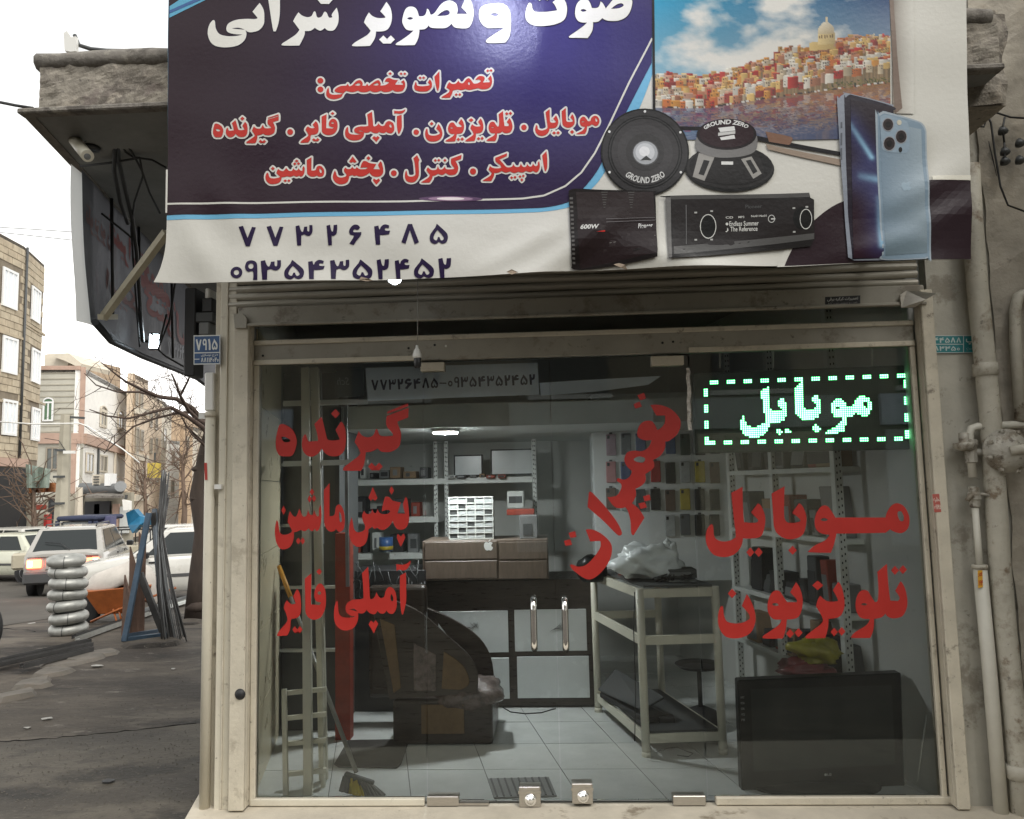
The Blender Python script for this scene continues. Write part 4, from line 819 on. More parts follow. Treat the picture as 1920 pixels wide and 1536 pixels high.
def bxo(name, p0, p1, m, label=None, cat=None, parent=None, bev=.003, group=None): return obj(name, MB().box(p0, p1), m, parent, label, cat, group, bev=bev)
def pxbox(px0, py0, px1, py1, Y, dep):          # box whose front face fills a pixel rectangle at depth Y
    a = at(px0, (py0+py1)/2, Y); c = at(px1, (py0+py1)/2, Y); m_ = (px0+px1)/2
    return (a.x, Y, at(m_, py1, Y).z), (c.x, Y+dep, at(m_, py0, Y).z)
def crumple(c, dims, seed, name, m, label, cat, n=22, rough=.35, parent=None):   # soft sack or bag
    r = random.Random(seed); from mathutils import noise
    b = MB(); vs = []; R_ = n//2
    for i in range(R_+1):
        th = pi*i/R_
        for k in range(n):
            ph = 2*pi*k/n; d = V((sin(th)*cos(ph), sin(th)*sin(ph), cos(th)))
            q = 1+rough*noise.noise(d*1.7+V((seed, 0, 0)))+rough*.55*noise.noise(d*4.1+V((0, seed, 0)))+rough*.3*abs(noise.noise(d*9+V((0, 0, seed))))
            vs.append((c[0]+d.x*dims[0]*q, c[1]+d.y*dims[1]*q, max(c[2], c[2]+dims[2]*.75+d.z*dims[2]*q)))
    b.add(vs, [(i*n+k, i*n+(k+1) % n, (i+1)*n+(k+1) % n, (i+1)*n+k) for i in range(R_) for k in range(n)])
    return obj(name, b, m, parent, label, cat, smooth=True)

# ---- counter cabinet with white doors and drawers
Yc = 1.62
cc = thing('counter_cabinet', 'dark counter cabinet with four white doors and brown drawers at the back', 'cabinet', at(950, 1325, Yc))
a0, a1 = pxbox(800, 1088, 1112, 1325, Yc, .5); obj('carcass', MB().box(a0, a1), 'wood_dark', cc, bev=.003)
for x0, y0, x1, y1 in ((822, 1146, 953, 1224), (965, 1143, 1100, 1221), (850, 1234, 955, 1311), (970, 1231, 1105, 1309)):
    p, q = pxbox(x0, y0, x1, y1, Yc-.012, .011); obj('door', MB().box(p, q), 'panel_white', cc, bev=.002)
p, q = pxbox(792, 1013, 1028, 1088, Yc-.05, .45); q = (q[0], q[1], q[2]); dr = obj('drawer_box', MB().box((p[0], p[1], p[2]+.002), q), 'wood_brown', cc, bev=.003)
for x0, x1 in ((796, 932), (936, 1026)):
    for y0, y1 in ((1016, 1049), (1052, 1085)):
        p, q = pxbox(x0, y0, x1, y1, Yc-.062, .011); obj('drawer_front', MB().box(p, q), 'wood_brown', dr, bev=.003)
b = MB(); vs, fs = fill(apple(916, 1023, 9)); b.add([at(x, y, Yc-.064) for x, y in vs], fs); obj('white_sticker', b, mat('sticker_white', (.72, .72, .7), .5, var=0), dr, label='small white fruit shaped sticker')
b = MB()
for k in range(7): b.tube([at(858+k*5+random.uniform(-3, 3), 1170+random.uniform(-4, 8), Yc-.014), at(872+k*4, 1178+random.uniform(-5, 5), Yc-.014), at(880+k*3, 1172+random.uniform(-6, 6), Yc-.014)], .0012, 4)
for k in range(5): b.tube([at(1032+k*4, 1184-k*3, Yc-.014), at(1045+k*3, 1176+k*2, Yc-.014), at(1052+k*2, 1168+k*2, Yc-.014)], .0012, 4)
obj('scratches', b, 'black_matte', cc, kind='stuff')
zt = at(880, 1012, Yc-.05).z
# plastic drawer organiser on the counter
og = thing('parts_organiser', 'clear plastic parts organiser with rows of little drawers on the counter', 'organiser', at(882, 1012, Yc+.02))
ya = Yc+.02; p, q = pxbox(842, 934, 924, 1012, ya, .14); zb = zt+.001; H_ = q[2]-p[2]
obj('shell', MB().box((p[0], ya+.014, zb), (q[0], ya+.15, zb+H_)), 'mid_grey', og)
fmx = mat('frosted', (.44, .46, .46), .3, var=.15, vs=25)
for r in range(7):
    for c in range(5):
        x0 = p[0]+(q[0]-p[0])*c/5; x1 = p[0]+(q[0]-p[0])*(c+1)/5; z0 = zb+H_*r/7; z1 = zb+H_*(r+1)/7
        obj('little_drawer', MB().box((x0+.006, ya+.004, z0+.006), (x1-.006, ya+.0135, z1-.012)), fmx if (r*3+c*5) % 4 else 'dark_grey', og)
gb = MB()
for c in range(6): x = p[0]+(q[0]-p[0])*c/5; gb.box((x-.004, ya, zb), (x+.004, ya+.0138, zb+H_))
for r in range(8): z = zb+H_*r/7; gb.box((p[0]-.003, ya-.002, z-.004), (q[0]+.003, ya+.0136, z+.004))
obj('grid_frame', gb, 'shelf_white', og)
# things on the counter, right of the organiser
def small(name, label, px0, py0, px1, py1, Y, dep, m, cat=None, bev=.004, front=None, group=None):
    p, q = pxbox(px0, py0, px1, py1, Y, dep); t = thing(name, label, cat or name.split('_')[-1], ((p[0]+q[0])/2, Y+dep/2, p[2]), group)
    obj('body', MB().box(p, q), m, t, bev=bev)
    if front: 
        x0, y0, x1, y1, fm = front; w_, h_ = q[0]-p[0], q[2]-p[2]
        obj('front_panel', MB().box((p[0]+w_*x0, Y-.004, p[2]+h_*(1-y1)), (p[0]+w_*x1, Y-.0005, p[2]+h_*(1-y0))), fm, t)
    return t
small('power_supply', 'grey bench power supply with round dial on the counter', 974, 967, 1008, 1010, Yc+.03, .2, 'mid_grey', 'device', front=(.2, .35, .7, .85, 'dark_grey'))
small('red_case', 'flat red tool case beside the power supply', 950, 955, 1002, 966, Yc+.28, .15, 'rust_red', 'case')
small('label_printer', 'pale grey label printer behind the red case', 951, 921, 982, 953, 2.35, .2, 'shelf_white', 'printer', front=(.1, .3, .9, .7, 'dark_grey'))

# ---- slotted-angle shelving
def holes(b, p0, p1, step, size, dirx, diry):
    p0, p1 = V(p0), V(p1); n_ = int((p1-p0).length/step)
    for k in range(n_):
        c = p0+(p1-p0)*((k+.5)/n_); u = V(dirx)*size*.5; v_ = V(diry)*size*.9; b.quad(c-u-v_, c+u-v_, c+u+v_, c-u+v_)
def angle_post(parent, p, z0, z1, dx, dy, wd=.04):   # L-section upright
    p = V(p); dx, dy = V(dx), V(dy); t = .003
    b = MB(); b.slab([p+V((0, 0, z0)), p+dx*wd+V((0, 0, z0)), p+dx*wd+dy*t+V((0, 0, z0)), p+dx*t+dy*t+V((0, 0, z0)), p+dx*t+dy*wd+V((0, 0, z0)), p+dy*wd+V((0, 0, z0))], (0, 0, z1-z0))
    o = obj('upright', b, 'shelf_white', parent)
    h = MB(); e = (dx.cross(V((0, 0, 1)))); e = e if e.y < 0 else -e
    for s_ in (.3, .72): holes(h, p+dx*wd*s_+V((0, -.0012, z0+(.02 if s_ < .5 else .0))), p+dx*wd*s_+V((0, -.0012, z1)), .038, .007, dx, (0, 0, 1))
    obj('slot_row', h, 'black_matte', o, kind='stuff'); return o
X_, Y_ = V((1, 0, 0)), V((-SK, 1, 0)).normalized()
bs = thing('back_shelving', 'white slotted angle shelving along the back wall', 'shelf', at(830, 1010, 2.7))
Yb = 2.62
for px in (821, 834, 1000, 655):
    p = at(px, 950, Yb); angle_post(bs, (p.x, Yb, 0), .9, zl0-.01, X_ if px != 821 else -X_, Y_, .032)
for px0, px1, py in ((655, 998, 902), (655, 822, 975), (640, 812, 1043), (700, 822, 817)):
    p, q = pxbox(px0, py-5, px1, py+6, Yb-.008, .40); obj('shelf_board', MB().box(p, q), 'shelf_white', bs, bev=.002)
rr = random.Random(11)
cols = ['black_matte', 'dark_grey', 'black_matte', 'mid_grey', 'cardboard', 'dark_grey', 'shelf_white', 'rust_red']
junk = [('router', 'device'), ('cable_box', 'box'), ('radio_chassis', 'device'), ('amplifier', 'device'), ('carton', 'box'), ('meter', 'device'), ('adapter', 'device'), ('tool_box', 'box')]
ordn = ['first', 'second', 'third', 'fourth', 'fifth', 'sixth', 'seventh', 'eighth', 'ninth', 'tenth', 'eleventh', 'twelfth']
cw = {'black_matte': 'black', 'dark_grey': 'dark grey', 'mid_grey': 'grey', 'cardboard': 'brown', 'shelf_white': 'white', 'rust_red': 'red'}
def shelf_row(px0, px1, py, Y, hmin, hmax, where, grp, seed):
    r = random.Random(seed); x = px0; n_ = 0
    while x < px1-9 and n_ < 12:
        w_ = r.uniform(9, 26); h_ = r.uniform(hmin, hmax)
        if x+w_ > px1: break
        m_ = r.choice(cols); nm, ct = r.choice(junk)
        small(nm, f'{cw[m_]} {nm.replace("_", " ")}, {ordn[n_]} from the left on {where}', x, py-h_, x+w_, py, Y+r.uniform(.02, .1), r.uniform(.1, .2), m_, ct, front=(r.uniform(.1, .3), .25, r.uniform(.5, .9), .75, r.choice(['dark_grey', 'mid_grey', 'black_matte'])), group=grp)
        x += w_+r.uniform(1, 9); n_ += 1
shelf_row(662, 815, 897, Yb, 10, 26, 'the upper back shelf', 'electronics on the upper back shelf', 1)
shelf_row(660, 812, 970, Yb, 14, 40, 'the middle back shelf', 'electronics on the middle back shelf', 2)
shelf_row(645, 795, 1037, Yb, 12, 45, 'the lower back shelf', 'electronics on the lower back shelf', 3)
shelf_row(840, 960, 897, Yb-.1, 5, 9, 'the shelf below the framed boards', 'flat devices below the framed boards', 4)
for px0, py0, px1, py1, n_ in ((851, 853, 905, 893, 'small pale framed certificate on the back shelf'), (920, 842, 1000, 891, 'wide pale framed certificate beside the smaller one')):
    p, q = pxbox(px0, py0, px1, py1, Yb+.12, .02); t = thing('framed_board', n_, 'frame', ((p[0]+q[0])/2, Yb+.13, p[2]))
    obj('frame', MB().box(p, q), 'black_matte', t, bev=.002); obj('sheet', MB().box((p[0]+.012, Yb+.116, p[2]+.012), (q[0]-.012, Yb+.1195, q[2]-.012)), 'panel_white', t)

# ---- white panel with phone cases
Yp = 2.10
p, q = pxbox(1114, 736, 1400, 1090, Yp, .03)
pn = thing('phone_case_display', 'white display panel hung with phone cases behind the table', 'panel', ((p[0]+q[0])/2, Yp, p[2]))
obj('board', MB().box(p, q), 'panel_white', pn, bev=.003)
obj('side_return', MB().box((p[0]-.004, Yp+.031, p[2]), (p[0]+.012, Yp+.4, q[2])), 'panel_white', pn)
CC = {'red': (.34, .03, .03), 'olive': (.20, .19, .05), 'dark green': (.03, .06, .05), 'mauve': (.30, .20, .25), 'grey': (.10, .11, .12), 'blue': (.07, .12, .24), 'pink': (.42, .19, .20), 'black': (.02, .022, .024), 'clear': (.36, .38, .38), 'yellow': (.42, .34, .05), 'brown': (.12, .08, .06), 'navy': (.03, .05, .15)}
rows = [('top', 782, ['red', 'red', 'olive', 'grey', 'dark green', 'grey', 'black']), ('second', 833, ['mauve', 'grey', 'navy', 'clear', 'blue', 'dark green', 'black', 'grey']), ('third', 885, ['pink', 'navy', 'clear', 'red', 'black', 'clear', 'yellow', 'brown']), ('fourth', 937, ['brown', 'clear', 'black', 'black', 'brown', 'yellow', 'black', 'black']), ('bottom', 985, [None, None, None, None, 'clear', 'grey', 'black', 'black'])]
for rn, cy, cl_ in rows:
    sx = 1172 if rn == 'top' else 1146
    for k, c in enumerate(cl_):
        if not c: continue
        x = sx+k*27.8; dy = random.uniform(-2, 2)
        p, q = pxbox(x-9.5, cy-20+dy, x+9.5, cy+20+dy, Yp-.018, .012)
        t = thing('phone_case', f'{c} phone case, {ordn[k]} from the left in the {rn} row of the white panel', 'phone case', ((p[0]+q[0])/2, Yp-.01, p[2]), 'phone cases on the display panel')
        mm = mat('case_'+c.replace(' ', '_'), CC[c], .35, var=.15, vs=30)
        obj('shell', MB().box(p, q), mm, t, bev=.006, bseg=2)
        z = q[2]; xm = (p[0]+q[0])/2
        obj('camera_cutout', MB().box((p[0]+.008, Yp-.0215, z-.035), (p[0]+.028, Yp-.0185, z-.010)), 'black_matte', t, bev=.003)
        obj('hang_tab', MB().box((xm-.012, Yp-.012, z+.001), (xm+.012, Yp-.010, z+.014)), 'panel_white' if k % 3 else 'dark_grey', t)
cm = at(1118, 760, Yp-.03); ct = thing('inside_camera', 'white bullet security camera on the display panel', 'camera', at(1118, 770, Yp))
obj('mount', MB().tube([at(1113, 752, Yp-.002), at(1116, 762, Yp-.05)], .012, 10), 'white_plastic', ct)
a_, b_ = at(1120, 764, Yp-.03), at(1133, 769, Yp-.16); ax_ = (b_-a_).normalized()
bd = obj('housing', MB().lathe(a_, ax_, [(.012, -.01), (.026, 0), (.028, .02), (.028, .13), (.026, .135)], 18), 'white_plastic', ct)
obj('lens', MB().lathe(a_+ax_*.1355, ax_, [(.020, 0), (.012, .003), (.002, .004)], 14), 'black_plastic', bd)

# ---- white metal work table with clutter
wt = thing('work_table', 'white square tube work table standing on the tiled floor', 'table', g(1280, 1418))
FL_, FR_ = g(1212, 1419), g(1356, 1414); BL_ = g(1122, 1335); BR_ = BL_+(FR_-FL_)
ztab = at(1200, 1103, FL_.y).z; zm = at(1270, 1200, FL_.y).z; zlw = at(1270, 1384, FL_.y).z; tw = .048
mat('table_white', (.62, .60, .50), .45, var=.06, vs=8, dirt=[((.3, .25, .18), .14, 16)])
LEAN = V((at(1199, 1104, FL_.y).x-FL_.x, 0, 0))
for P in (FL_, FR_, BL_, BR_):
    lg = obj('leg', MB().tube([P+V((0, 0, .012)), P+LEAN+V((0, 0, ztab))], tw/2, 12), 'table_white', wt)
    obj('foot_cap', MB().lathe(P, (0, 0, 1), [(tw/2+.002, .001), (tw/2+.002, .03)], 12), 'table_white', lg)
for z in (ztab-.03, zm, zlw):
    for A, B in ((FL_, FR_), (BL_, BR_), (FL_, BL_), (FR_, BR_)):
        if z == zm and A is FR_: continue
        obj('rail', MB().bar(A+LEAN*(z/ztab)+V((0, 0, z)), B+LEAN*(z/ztab)+V((0, 0, z)), .022, .05), 'table_white', wt)
def tboard(z, m_, nm): obj(nm, MB().slab([FL_+V((.02, .0, z)), FR_+V((-.02, 0, z)), BR_+V((-.02, 0, z)), BL_+V((.02, 0, z))], (0, 0, .012)), m_, wt)
tboard(ztab+.002, 'dark_grey', 'table_top'); tboard(zlw+.026, 'dark_grey', 'lower_shelf')
zz = ztab+.015
crumple(at(1215, 1082, .95)+V((0, 0, 0)), (.19, .13, .11), 5, 'plastic_bag', 'white_bag', 'crumpled white plastic bag lying on the work table', 'bag', n=40, rough=.42)
crumple(at(1258, 1070, 1.0), (.05, .06, .105), 9, 'plastic_bag', 'white_bag', 'upright neck of a white plastic bag on the work table', 'bag', n=28, rough=.45)
crumple(at(1180, 1084, 1.2), (.07, .05, .045), 19, 'red_cloth', 'rust_red', 'dark red cloth behind the plastic bag', 'cloth', n=22)
small('car_stereo', 'silver car stereo lying on the front of the work table', 1252, 1087, 1308, 1104, .80, .16, 'mid_grey', 'stereo', front=(.05, .2, .95, .8, 'shelf_white'))
small('metal_box', 'dark metal box stacked on the car stereo', 1250, 1068, 1307, 1085, .82, .16, 'dark_grey', 'box', front=(.1, .3, .8, .7, 'mid_grey'))
cb = at(1110, 1090, 1.3); crumple(cb, (.10, .09, .10), 13, 'black_helmet', 'screen_black', 'glossy black round case at the back of the work table', 'case', n=26, rough=.12)
b = MB(); 
for k in range(26):
    c = V((random.uniform(.62, .82), random.uniform(.75, 1.0), zz+random.uniform(.0, .03))); b.tube([c, c+V((random.uniform(-.06, .06), random.uniform(-.05, .05), random.uniform(0, .03))), c+V((random.uniform(-.08, .08), random.uniform(-.05, .05), 0))], .004, 5)
obj('loose_wires', b, 'black_matte', None, 'tangle of black wires and scraps on the work table', 'wires', kind='stuff')
zq = zlw+.04
t = thing('laptop', 'black laptop with broken lid on the lower shelf of the table', 'laptop', at(1175, 1290, 1.1))
LB = [at(*p) for p in ((1125, 1318, 1.35), (1210, 1337, .78), (1250, 1310, .85), (1160, 1300, 1.40))]
LB = [V((p.x, p.y, zq)) for p in LB]; obj('base', MB().slab(LB, (0, 0, .03)), 'black_matte', t, bev=.004)
obj('lid', MB().slab([p+V((-.01, .02, .034+.03*i)) for i, p in enumerate((LB[0], LB[1], LB[2]+V((0, 0, .02)), LB[3]+V((0, 0, .03))))], (.0, 0, .014)), 'dark_grey', t, bev=.004)
small('black_pot', 'small black cup on the lower shelf of the table', 1236, 1346, 1266, 1368, .80, .08, 'black_matte', 'cup')
sc_ = thing('kitchen_scale', 'dark platform scale standing behind the table legs', 'scale', at(1315, 1375, 1.15))
ce = at(1315, 1360, 1.15); ce.z = .004; obj('base', MB().lathe(ce, (0, 0, 1), [(.14, 0), (.14, .03), (.10, .10), (.03, .13)], 24), 'black_matte', sc_)
obj('column', MB().tube([ce+V((0, 0, .13)), ce+V((0, 0, .36))], .014, 10), 'dark_grey', sc_)
obj('tray', MB().lathe(ce+V((0, 0, .36)), (0, 0, 1), [(.02, 0), (.12, .008), (.15, .03), (.145, .032), (.11, .012)], 20), 'black_matte', sc_)
b = MB().tube([g(1232, 1412), g(1250, 1405), g(1270, 1403), g(1285, 1410), g(1300, 1415), g(1290, 1421), g(1270, 1418)], .003, 5); 
for i in range(len(b.v)): b.v[i] = (b.v[i][0], b.v[i][1], b.v[i][2]+.006)
obj('floor_wire', b, 'black_matte', None, 'thin black wire lying on the floor under the table', 'wire')
b = MB().tube([g(943, 1328), g(958, 1337), g(985, 1340), g(1015, 1338), g(1042, 1330)], .004, 5)
for i in range(len(b.v)): b.v[i] = (b.v[i][0], b.v[i][1], b.v[i][2]+.006)
obj('floor_wire', b, 'black_matte', None, 'black cable curling on the floor before the counter cabinet', 'wire')
b = MB().tube([at(1190, 1110, .60), at(1188, 1180, .6), at(1192, 1300, .62), at(1190, 1390, .63)], .003, 5); obj('hanging_wire', b, 'black_matte', None, 'black cord hanging down beside the front table leg', 'wire')

# ---- flat television on the floor by the window
YT = .16
tv = thing('television', 'black flat television standing on the floor behind the right pane', 'television', at(1540, 1490, YT))
Q = [at(1383, 1276, YT), at(1690, 1262, YT+.05), at(1697, 1475, YT+.05), at(1391, 1488, YT)]
obj('cabinet', MB().slab(Q, (0, .07, 0)), 'screen_black', tv, bev=.006)
def tq(u, v_, o): return Q[0]*(1-u)*(1-v_)+Q[1]*u*(1-v_)+Q[2]*u*v_+Q[3]*(1-u)*v_-V((0, o, 0))
obj('screen', MB().quad(tq(.075, .08, .007), tq(.935, .10, .007), tq(.94, .80, .007), tq(.075, .81, .007)), mat('screen_dark', (.013, .017, .016), .4, var=.1, spec=.25), tv)
b = MB(); put(b, (ell(.512, .862, .008, .012, 14), [tuple(range(14))]), lambda u, v_: tq(u, v_, .008), (.30, .30, .30)); vs, fs = place(text('LG', .02), .523, .851, .548, .873); b.add([tq(u, v_, .008) for u, v_ in vs], fs, (.30, .30, .30)); obj('logo', b, pm, tv)
b = MB()
for s_, v_ in (('INPUT', .14), ('MENU', .19), ('OK', .24), ('VOL', .29), ('PR', .34)): vs, fs = place(text(s_), .012, v_, .035, v_+.02); b.add([tq(u, w_, .008) for u, w_ in vs], fs, (.25, .25, .25))
obj('button_print', b, pm, tv, kind='stuff')
ce = at(1530, 1493, YT+.04); ce.z = .005; b = MB(); b.M = Matrix.Translation(ce) @ Matrix.Diagonal((1.6, .8, 1, 1)); b.lathe((0, 0, 0), (0, 0, 1), [(.20, 0), (.20, .006), (.15, .015), (.05, .03)], 32); obj('stand', b, 'screen_black', tv)

# ---- slotted shelving along the right wall
rsx = thing('side_shelving', 'white slotted angle shelving along the right shop wall', 'shelf', at(1580, 1280, .7))
def shp(px, Y): p = at(px, 1000, Y); return V((p.x, Y, 0))
nearL, nearR = shp(1572, .5), shp(1668, .5)
dv = V((-SK, 1, 0)); posts = []
for dd in (0, .68, 1.28):
    for P, s_ in ((nearL, 1), (nearR, -1)):
        pp = P+dv*dd; angle_post(rsx, pp, .003, 2.55, X_*s_, Y_, .042); posts.append(pp)
for py, tilt in ((885, 0), (1022, 0), (1165, 0)):
    z = at(1575, py, .5).z
    obj('shelf_board', MB().slab([nearL+V((0, .004, z)), nearR+V((0, .004, z)), nearR+dv*1.28+V((0, 0, z)), nearL+dv*1.28+V((0, 0, z))], (0, 0, .03)), 'shelf_white', rsx, bev=.002)
z = at(1575, 1290, .5).z; obj('shelf_board', MB().slab([nearL+V((0, .004, z)), nearR+V((0, .004, z)), nearR+dv*1.28+V((0, 0, z)), nearL+dv*1.28+V((0, 0, z))], (0, 0, .03)), 'shelf_white', rsx)
r = random.Random(23); wname = ['upper', 'middle', 'lower', 'lowest']
for li, py in enumerate((885, 1022, 1165, 1290)):
    z = at(1575, py, .5).z+.032; d_ = .06; k = 0
    while d_ < 1.15 and k < 8:
        w_ = r.uniform(.06, .17); h_ = r.uniform(.10, .30) if li else r.uniform(.12, .26); m_ = r.choice(['black_matte', 'dark_grey', 'black_matte', 'rust_red', 'mid_grey', 'dark_grey', 'cardboard'])
        P = nearL+dv*d_+V((.02+r.uniform(0, .03), 0, z)); L_ = r.uniform(.16, .22); nm, cty = r.choice(junk); tl = V((r.uniform(-.03, .03), r.uniform(-.02, .05), 0))
        t = thing(nm, f'{cw[m_]} {nm.replace("_", " ")}, {ordn[k]} from the front on the {wname[li]} shelf by the right wall', cty, P, 'clutter on the side shelving')
        A = [P, P+V((L_, 0, 0)), P+V((L_, 0, 0))+dv*w_, P+dv*w_]; obj('body', MB().hexa(A, [q+V((0, 0, h_))+tl for q in A]), m_, t, bev=.005)
        obj('front_panel', MB().hexa([A[0]+V((-.003, .01, .02)), A[0]+V((-.0005, .01, .02)), A[3]+V((-.0005, -.01, .02)), A[3]+V((-.003, -.01, .02))], [A[0]+tl*.6+V((-.003, .01, h_*.7)), A[0]+tl*.6+V((-.0005, .01, h_*.7)), A[3]+tl*.6+V((-.0005, -.01, h_*.7)), A[3]+tl*.6+V((-.003, -.01, h_*.7))]), r.choice(['dark_grey', 'mid_grey', 'black_matte']), t)
        d_ += w_+r.uniform(.01, .06); k += 1
crumple(at(1532, 1240, .40), (.12, .09, .07), 31, 'yellow_bag', mat('bag_yellow', (.34, .31, .04), .4, var=.2, vs=14), 'crumpled yellow plastic bag above the television', 'bag', n=30, rough=.5)
crumple(at(1510, 1268, .42), (.14, .1, .055), 37, 'red_bag', mat('bag_red', (.16, .02, .025), .4, var=.2, vs=14), 'dark red plastic bag under the yellow one', 'bag', n=30, rough=.45)
b = MB().tube([at(1738, 1340, .1), at(1728, 1400, .1), at(1720, 1465, .1)], .004, 6); obj('white_rod', b, 'shelf_white', None, 'thin white rod leaning in the corner right of the television', 'rod')
p, q = pxbox(1670, 1015, 1700, 1058, .35, .05); bxo('wall_socket', (p[0]+.06, p[1], p[2]), (q[0]+.06, q[1], q[2]), 'shelf_white', 'white switch box on the right shop wall', 'socket', bev=.006)

# ---- green dot-matrix sign behind the right pane
YLd = .09
ls = thing('led_sign', 'glowing green dot matrix sign with Persian word in the window', 'led sign', at(1510, 848, YLd))
p, q = pxbox(1301, 693, 1720, 845, YLd, .05)
EQ = [at(1300, 700, YLd), at(1718, 684, YLd), at(1722, 842, YLd), at(1303, 850, YLd)]
obj('housing', MB().slab(EQ, (0, .05, 0)), mat('led_case', (.008, .016, .012), .45, var=.2, vs=60), ls, bev=.003)
def lq(u, v_, o): return EQ[0]*(1-u)*(1-v_)+EQ[1]*u*(1-v_)+EQ[2]*u*v_+EQ[3]*(1-u)*v_-V((0, o, 0))
NC, NR = 96, 32; lit = set()
wc = fit(W['mobile_b'], 17, 2.4, 79, 29)
def inside(x, y, cs):
    k = False
    for c in cs:
        j = len(c)-1
        for i in range(len(c)):
            if (c[i][1] > y) != (c[j][1] > y) and x < (c[j][0]-c[i][0])*(y-c[i][1])/(c[j][1]-c[i][1])+c[i][0]: k = not k
            j = i
    return k
for i in range(NC):
    for j in range(NR):
        if inside(i+.5, j+.5, wc): lit.add((i, j))
for i in range(NC):
    if (i % 8) in (3, 4, 5, 6): lit |= {(i, 0), (i, 1)}
    if (i % 8) in (1, 2, 3, 4): lit |= {(i, 30), (i, 31)}
for j in range(NR):
    if (j % 8) in (4, 5, 6, 7): lit |= {(0, j), (1, j)}
    if (j % 8) in (3, 4, 5, 6): lit |= {(94, j), (95, j)}
b = MB(); b2 = MB()
def ldot(mb, i, j, s_):
    u = .045+(i+.5)/NC*.915; v_ = .10+(j+.5)/NR*.80; du = .915/NC*s_; dv_ = .80/NR*s_
    mb.quad(lq(u-du, v_-dv_, .002), lq(u+du, v_-dv_, .002), lq(u+du, v_+dv_, .002), lq(u-du, v_+dv_, .002))
b3 = MB()
for (i, j) in lit: ldot(b3, i, j, .28)
for i in range(NC):
    for j in range(NR): ldot(b if (i, j) in lit else b2, i, j, .43 if (i, j) in lit else .26)
obj('lit_dots', b, mat('led_green', (.1, .6, .3), .5, var=0, emit=(.02, 1.0, .22), es=1.7), ls, kind='stuff', label='lit green dots spelling the Persian word for mobile')
for q_ in range(len(b3.v)): b3.v[q_] = (b3.v[q_][0], b3.v[q_][1]-.0012, b3.v[q_][2])
obj('lit_dot_cores', b3, mat('led_core', (.1, .6, .3), .5, var=0, emit=(.42, 1.0, .60), es=3.2), ls, kind='stuff')
obj('dark_dots', b2, mat('led_off', (.014, .035, .022), .4, var=0), ls, kind='stuff')
for px in (1350, 1450, 1635): obj('hanger', MB().tube([at(px, 690, YLd+.03), at(px, 610, YLd+.03)], .004, 6), 'white_plastic', ls)

# ---- strip banner hanging inside with the phone numbers
ib = thing('strip_banner', 'pale blue strip banner with phone numbers hanging inside the glass', 'banner', at(850, 752, .2))
def ibq(px, py, o=0): return at(px, py, .20-o+.01*sin(px*.02)+.004*sin(px*.07+py*.05))
def grid(mb, P, n, m_, fn):
    vs = [fn(P[0][0]*(1-u)*(1-v_)+P[1][0]*u*(1-v_)+P[2][0]*u*v_+P[3][0]*(1-u)*v_, P[0][1]*(1-u)*(1-v_)+P[1][1]*u*(1-v_)+P[2][1]*u*v_+P[3][1]*(1-u)*v_) for u in [i/n for i in range(n+1)] for v_ in [j/m_ for j in range(m_+1)]]
    mb.add(vs, [(i*(m_+1)+j, (i+1)*(m_+1)+j, (i+1)*(m_+1)+j+1, i*(m_+1)+j+1) for i in range(n) for j in range(m_)])
b = MB(); grid(b, [(685, 690), (1008, 680), (1011, 740), (690, 752)], 24, 3, ibq); obj('sheet', b, mat('strip_blue', (.70, .78, .90), .4, var=.1, vs=4), ib, smooth=True)
b = MB(); grid(b, [(1012, 718), (1110, 712), (1112, 735), (1014, 742)], 8, 2, lambda x, y: ibq(x, y, -.03)); grid(b, [(1110, 712), (1240, 705), (1215, 722), (1112, 735)], 8, 2, lambda x, y: ibq(x, y, -.03)); obj('loose_tail', b, 'strip_blue', ib, smooth=True)
b = MB(); vs, fs = fill(numrow('77326485-09354352452', 696, 712, 1003, 732, -.035)); b.add([ibq(x, y, .004) for x, y in vs], fs, (.03, .025, .07)); obj('phone_print', b, pm, ib, orient=False)
dk = thing('mirrored_sign', 'dark green poster standing in for a shop sign mirrored in the left pane', 'reflection', at(640, 745, .25))  # solid panel in place of a reflected sign from across the street
b = MB(); b.slab([at(630, 692, .25), at(682, 690, .25), at(682, 742, .25), at(630, 745, .25)], (0, .003, 0)); obj('sheet', b, mat('green_black', (.012, .022, .02), .4, var=.1), dk)
b = MB(); vs, fs = place(text('Schal', 0, .2), 655, 708, 620, 722); b.add([at(max(631, x), y, .248) for x, y in vs], fs, (.22, .24, .23)); obj('script', b, pm, dk)

# ---- left corner: steel frames, broom, column, armchair, mat
lf = thing('ladder', 'white steel ladder leaning in the left corner', 'ladder', g(585, 1485))
for a, c, Y0, Y1, w_ in (((578, 1490), (573, 690), .12, .35, .045), ((607, 1462), (590, 690), .30, .40, .045), ((606, 1480), (600, 1050), .22, .38, .02)):
    obj('stile', MB().bar(at(*a, Y0), at(*c, Y1), w_, .03, up=(0, 1, 0)), 'table_white', lf, bev=.003)
for y in (1300, 1347, 1395, 1452): obj('rung', MB().bar(at(533, y, .20), at(612, y-8, .22), .022, .022), 'table_white', lf)
obj('stile', MB().bar(at(536, 1490, .10), at(533, 1292, .18), .024, .02, up=(0, 1, 0)), 'table_white', lf)
for y in (757, 870): obj('rung', MB().bar(at(531, y, .42), at(690, y-4, .46), .016, .03), 'shelf_white', lf)
obj('stile', MB().bar(at(652, 1100, .50), at(648, 700, .50), .018, .018, up=(0, 1, 0)), 'mid_grey', lf); obj('stile', MB().bar(at(604, 1020, .50), at(600, 700, .5), .018, .018, up=(0, 1, 0)), 'mid_grey', lf)
br = thing('broom', 'broom with yellow grip and yellow grey bristles leaning in the corner', 'broom', g(690, 1495))
